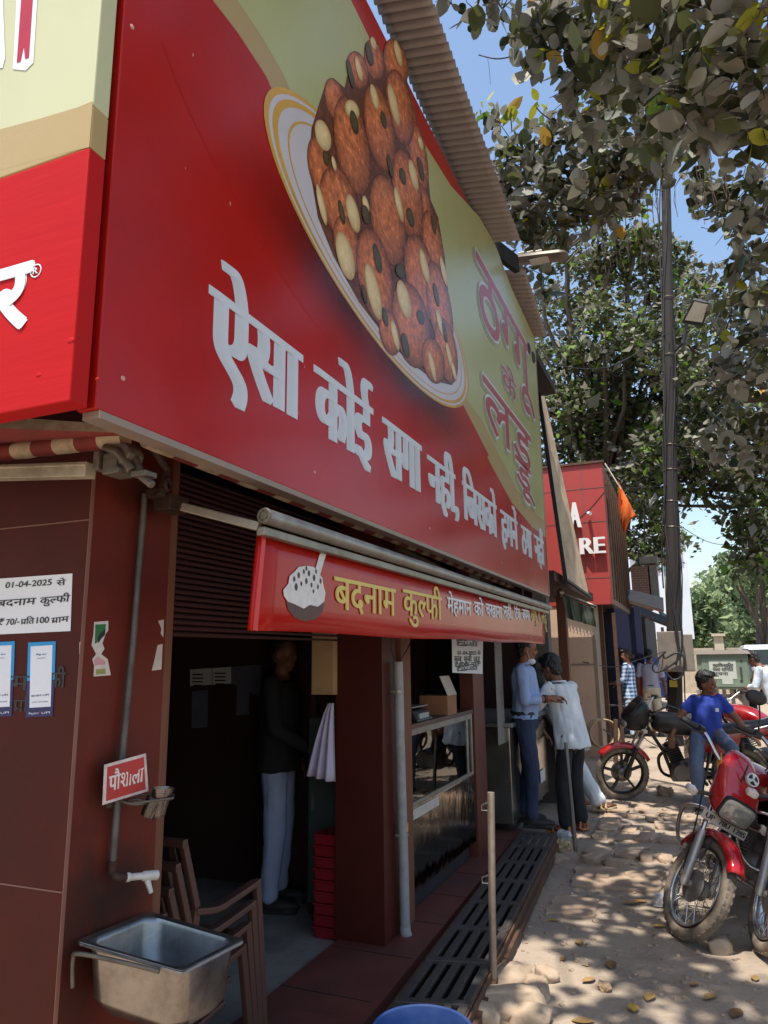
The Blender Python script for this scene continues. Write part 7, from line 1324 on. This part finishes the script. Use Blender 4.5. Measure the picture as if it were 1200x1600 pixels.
for i in range(1500):
    x = random.uniform(-1.15, 2.2); y = random.uniform(3.2, 10); s_ = random.uniform(.004, .014)*(1.6 if random.random() < .08 else 1); z = gh(x, y)
    R = Matrix.Rotation(random.uniform(0, 6), 3, 'Z') @ Matrix.Rotation(random.uniform(0, 1), 3, 'X'); mb.box((x, y, z+s_*.2), (s_*2, s_*1.4, s_), R)
tag(mb.build('gravel', m_brk), kind='stuff')
m_dry = M('dry_leaf', S(160, 124, 78), .7, var=.3, sc=12, attr=True)
for k in range(40):
    if k < 14: x, y = ((985, 1411), (1000, 1408), (920, 1535), (880, 1500), (1030, 1450), (955, 1512), (1085, 1540), (1150, 1585), (905, 1475), (1015, 1560), (865, 1440), (1110, 1560), (1180, 1530), (990, 1580))[k]; p = gz(x, y); 
    else: p = V((random.uniform(-1.1, 1.8), random.uniform(3.3, 9), 0))
    a = random.uniform(0, 6); s_ = random.uniform(.025, .055); d = V((cos(a), sin(a), 0)); e = V((-sin(a), cos(a), 0)); z = gh(p.x, p.y)+.006; cu = random.uniform(.2, .6)
    mb = MB(); mb.col = random.choice(((.9, .9, .9), (.6, .52, .45), (1.0, 1.1, .55), (.45, .4, .36), (.95, 1, .9), (.7, .7, .65))); rows = []
    for i in range(7): f_ = i/6; wd_ = sin(pi*min(.98, f_+.03))**.8*s_*.55; rows.append([p+d*(f_-.5)*2*s_+e*wd_*j+V((0, 0, z+abs(j)*wd_*cu+.012*(f_-.5)**2*4*cu)) for j in (-1, 0, 1)])
    mb.add([q for r in rows for q in r], [(3*i+j, 3*i+j+1, 3*i+4+j, 3*i+3+j) for i in range(6) for j in range(2)]); o = mb.build('fallen_leaf', m_dry, smooth=180); tag(o, 'dry fallen leaf lying on the dusty footpath', 'leaf', 'fallen leaves on the footpath')
def crumple(x, y, r, mat, lab, nm='litter', cat='litter'):
    p = gz(x, y); o = stone((p.x, p.y, r*.6), (r, r*.8, r*.6), x*.37, nm=nm, lab=lab, mat=mat)
    for v in o.data.vertices: v.co += V((noise.noise(v.co*60), noise.noise(v.co*60+V((9, 0, 0))), noise.noise(v.co*60+V((0, 9, 0)))))*r*.5
    o['category'] = cat; o.data.polygons.foreach_set('use_smooth', [False]*len(o.data.polygons))
m_plast = M('clear_litter', S(206, 204, 206), .3, var=.1)
crumple(882, 1312, .06, m_plast, 'crumpled white plastic bag at the end of the grating by the sandals'); crumple(878, 1330, .07, M('yellow_litter', S(186, 170, 130), .8, var=.2), 'crumpled yellowish bag beside the white bag at the grating end'); crumple(1035, 1415, .05, m_plast, 'crushed clear plastic cup left of the red motorcycle wheel'); crumple(800, 1475, .025, m_plast, 'small white paper ball by the grating edge'); crumple(1130, 1205, .07, M('dark_litter', S(90, 70, 60), .9, var=.3), 'brown rag lying under the black motorcycle'); crumple(1040, 1245, .09, m_brk, 'broken brick under the black motorcycle engine', 'broken_brick', 'brick'); crumple(945, 1548, .03, M('tan_litter', S(170, 140, 110), .9), 'tan scrap of paper low on the footpath')
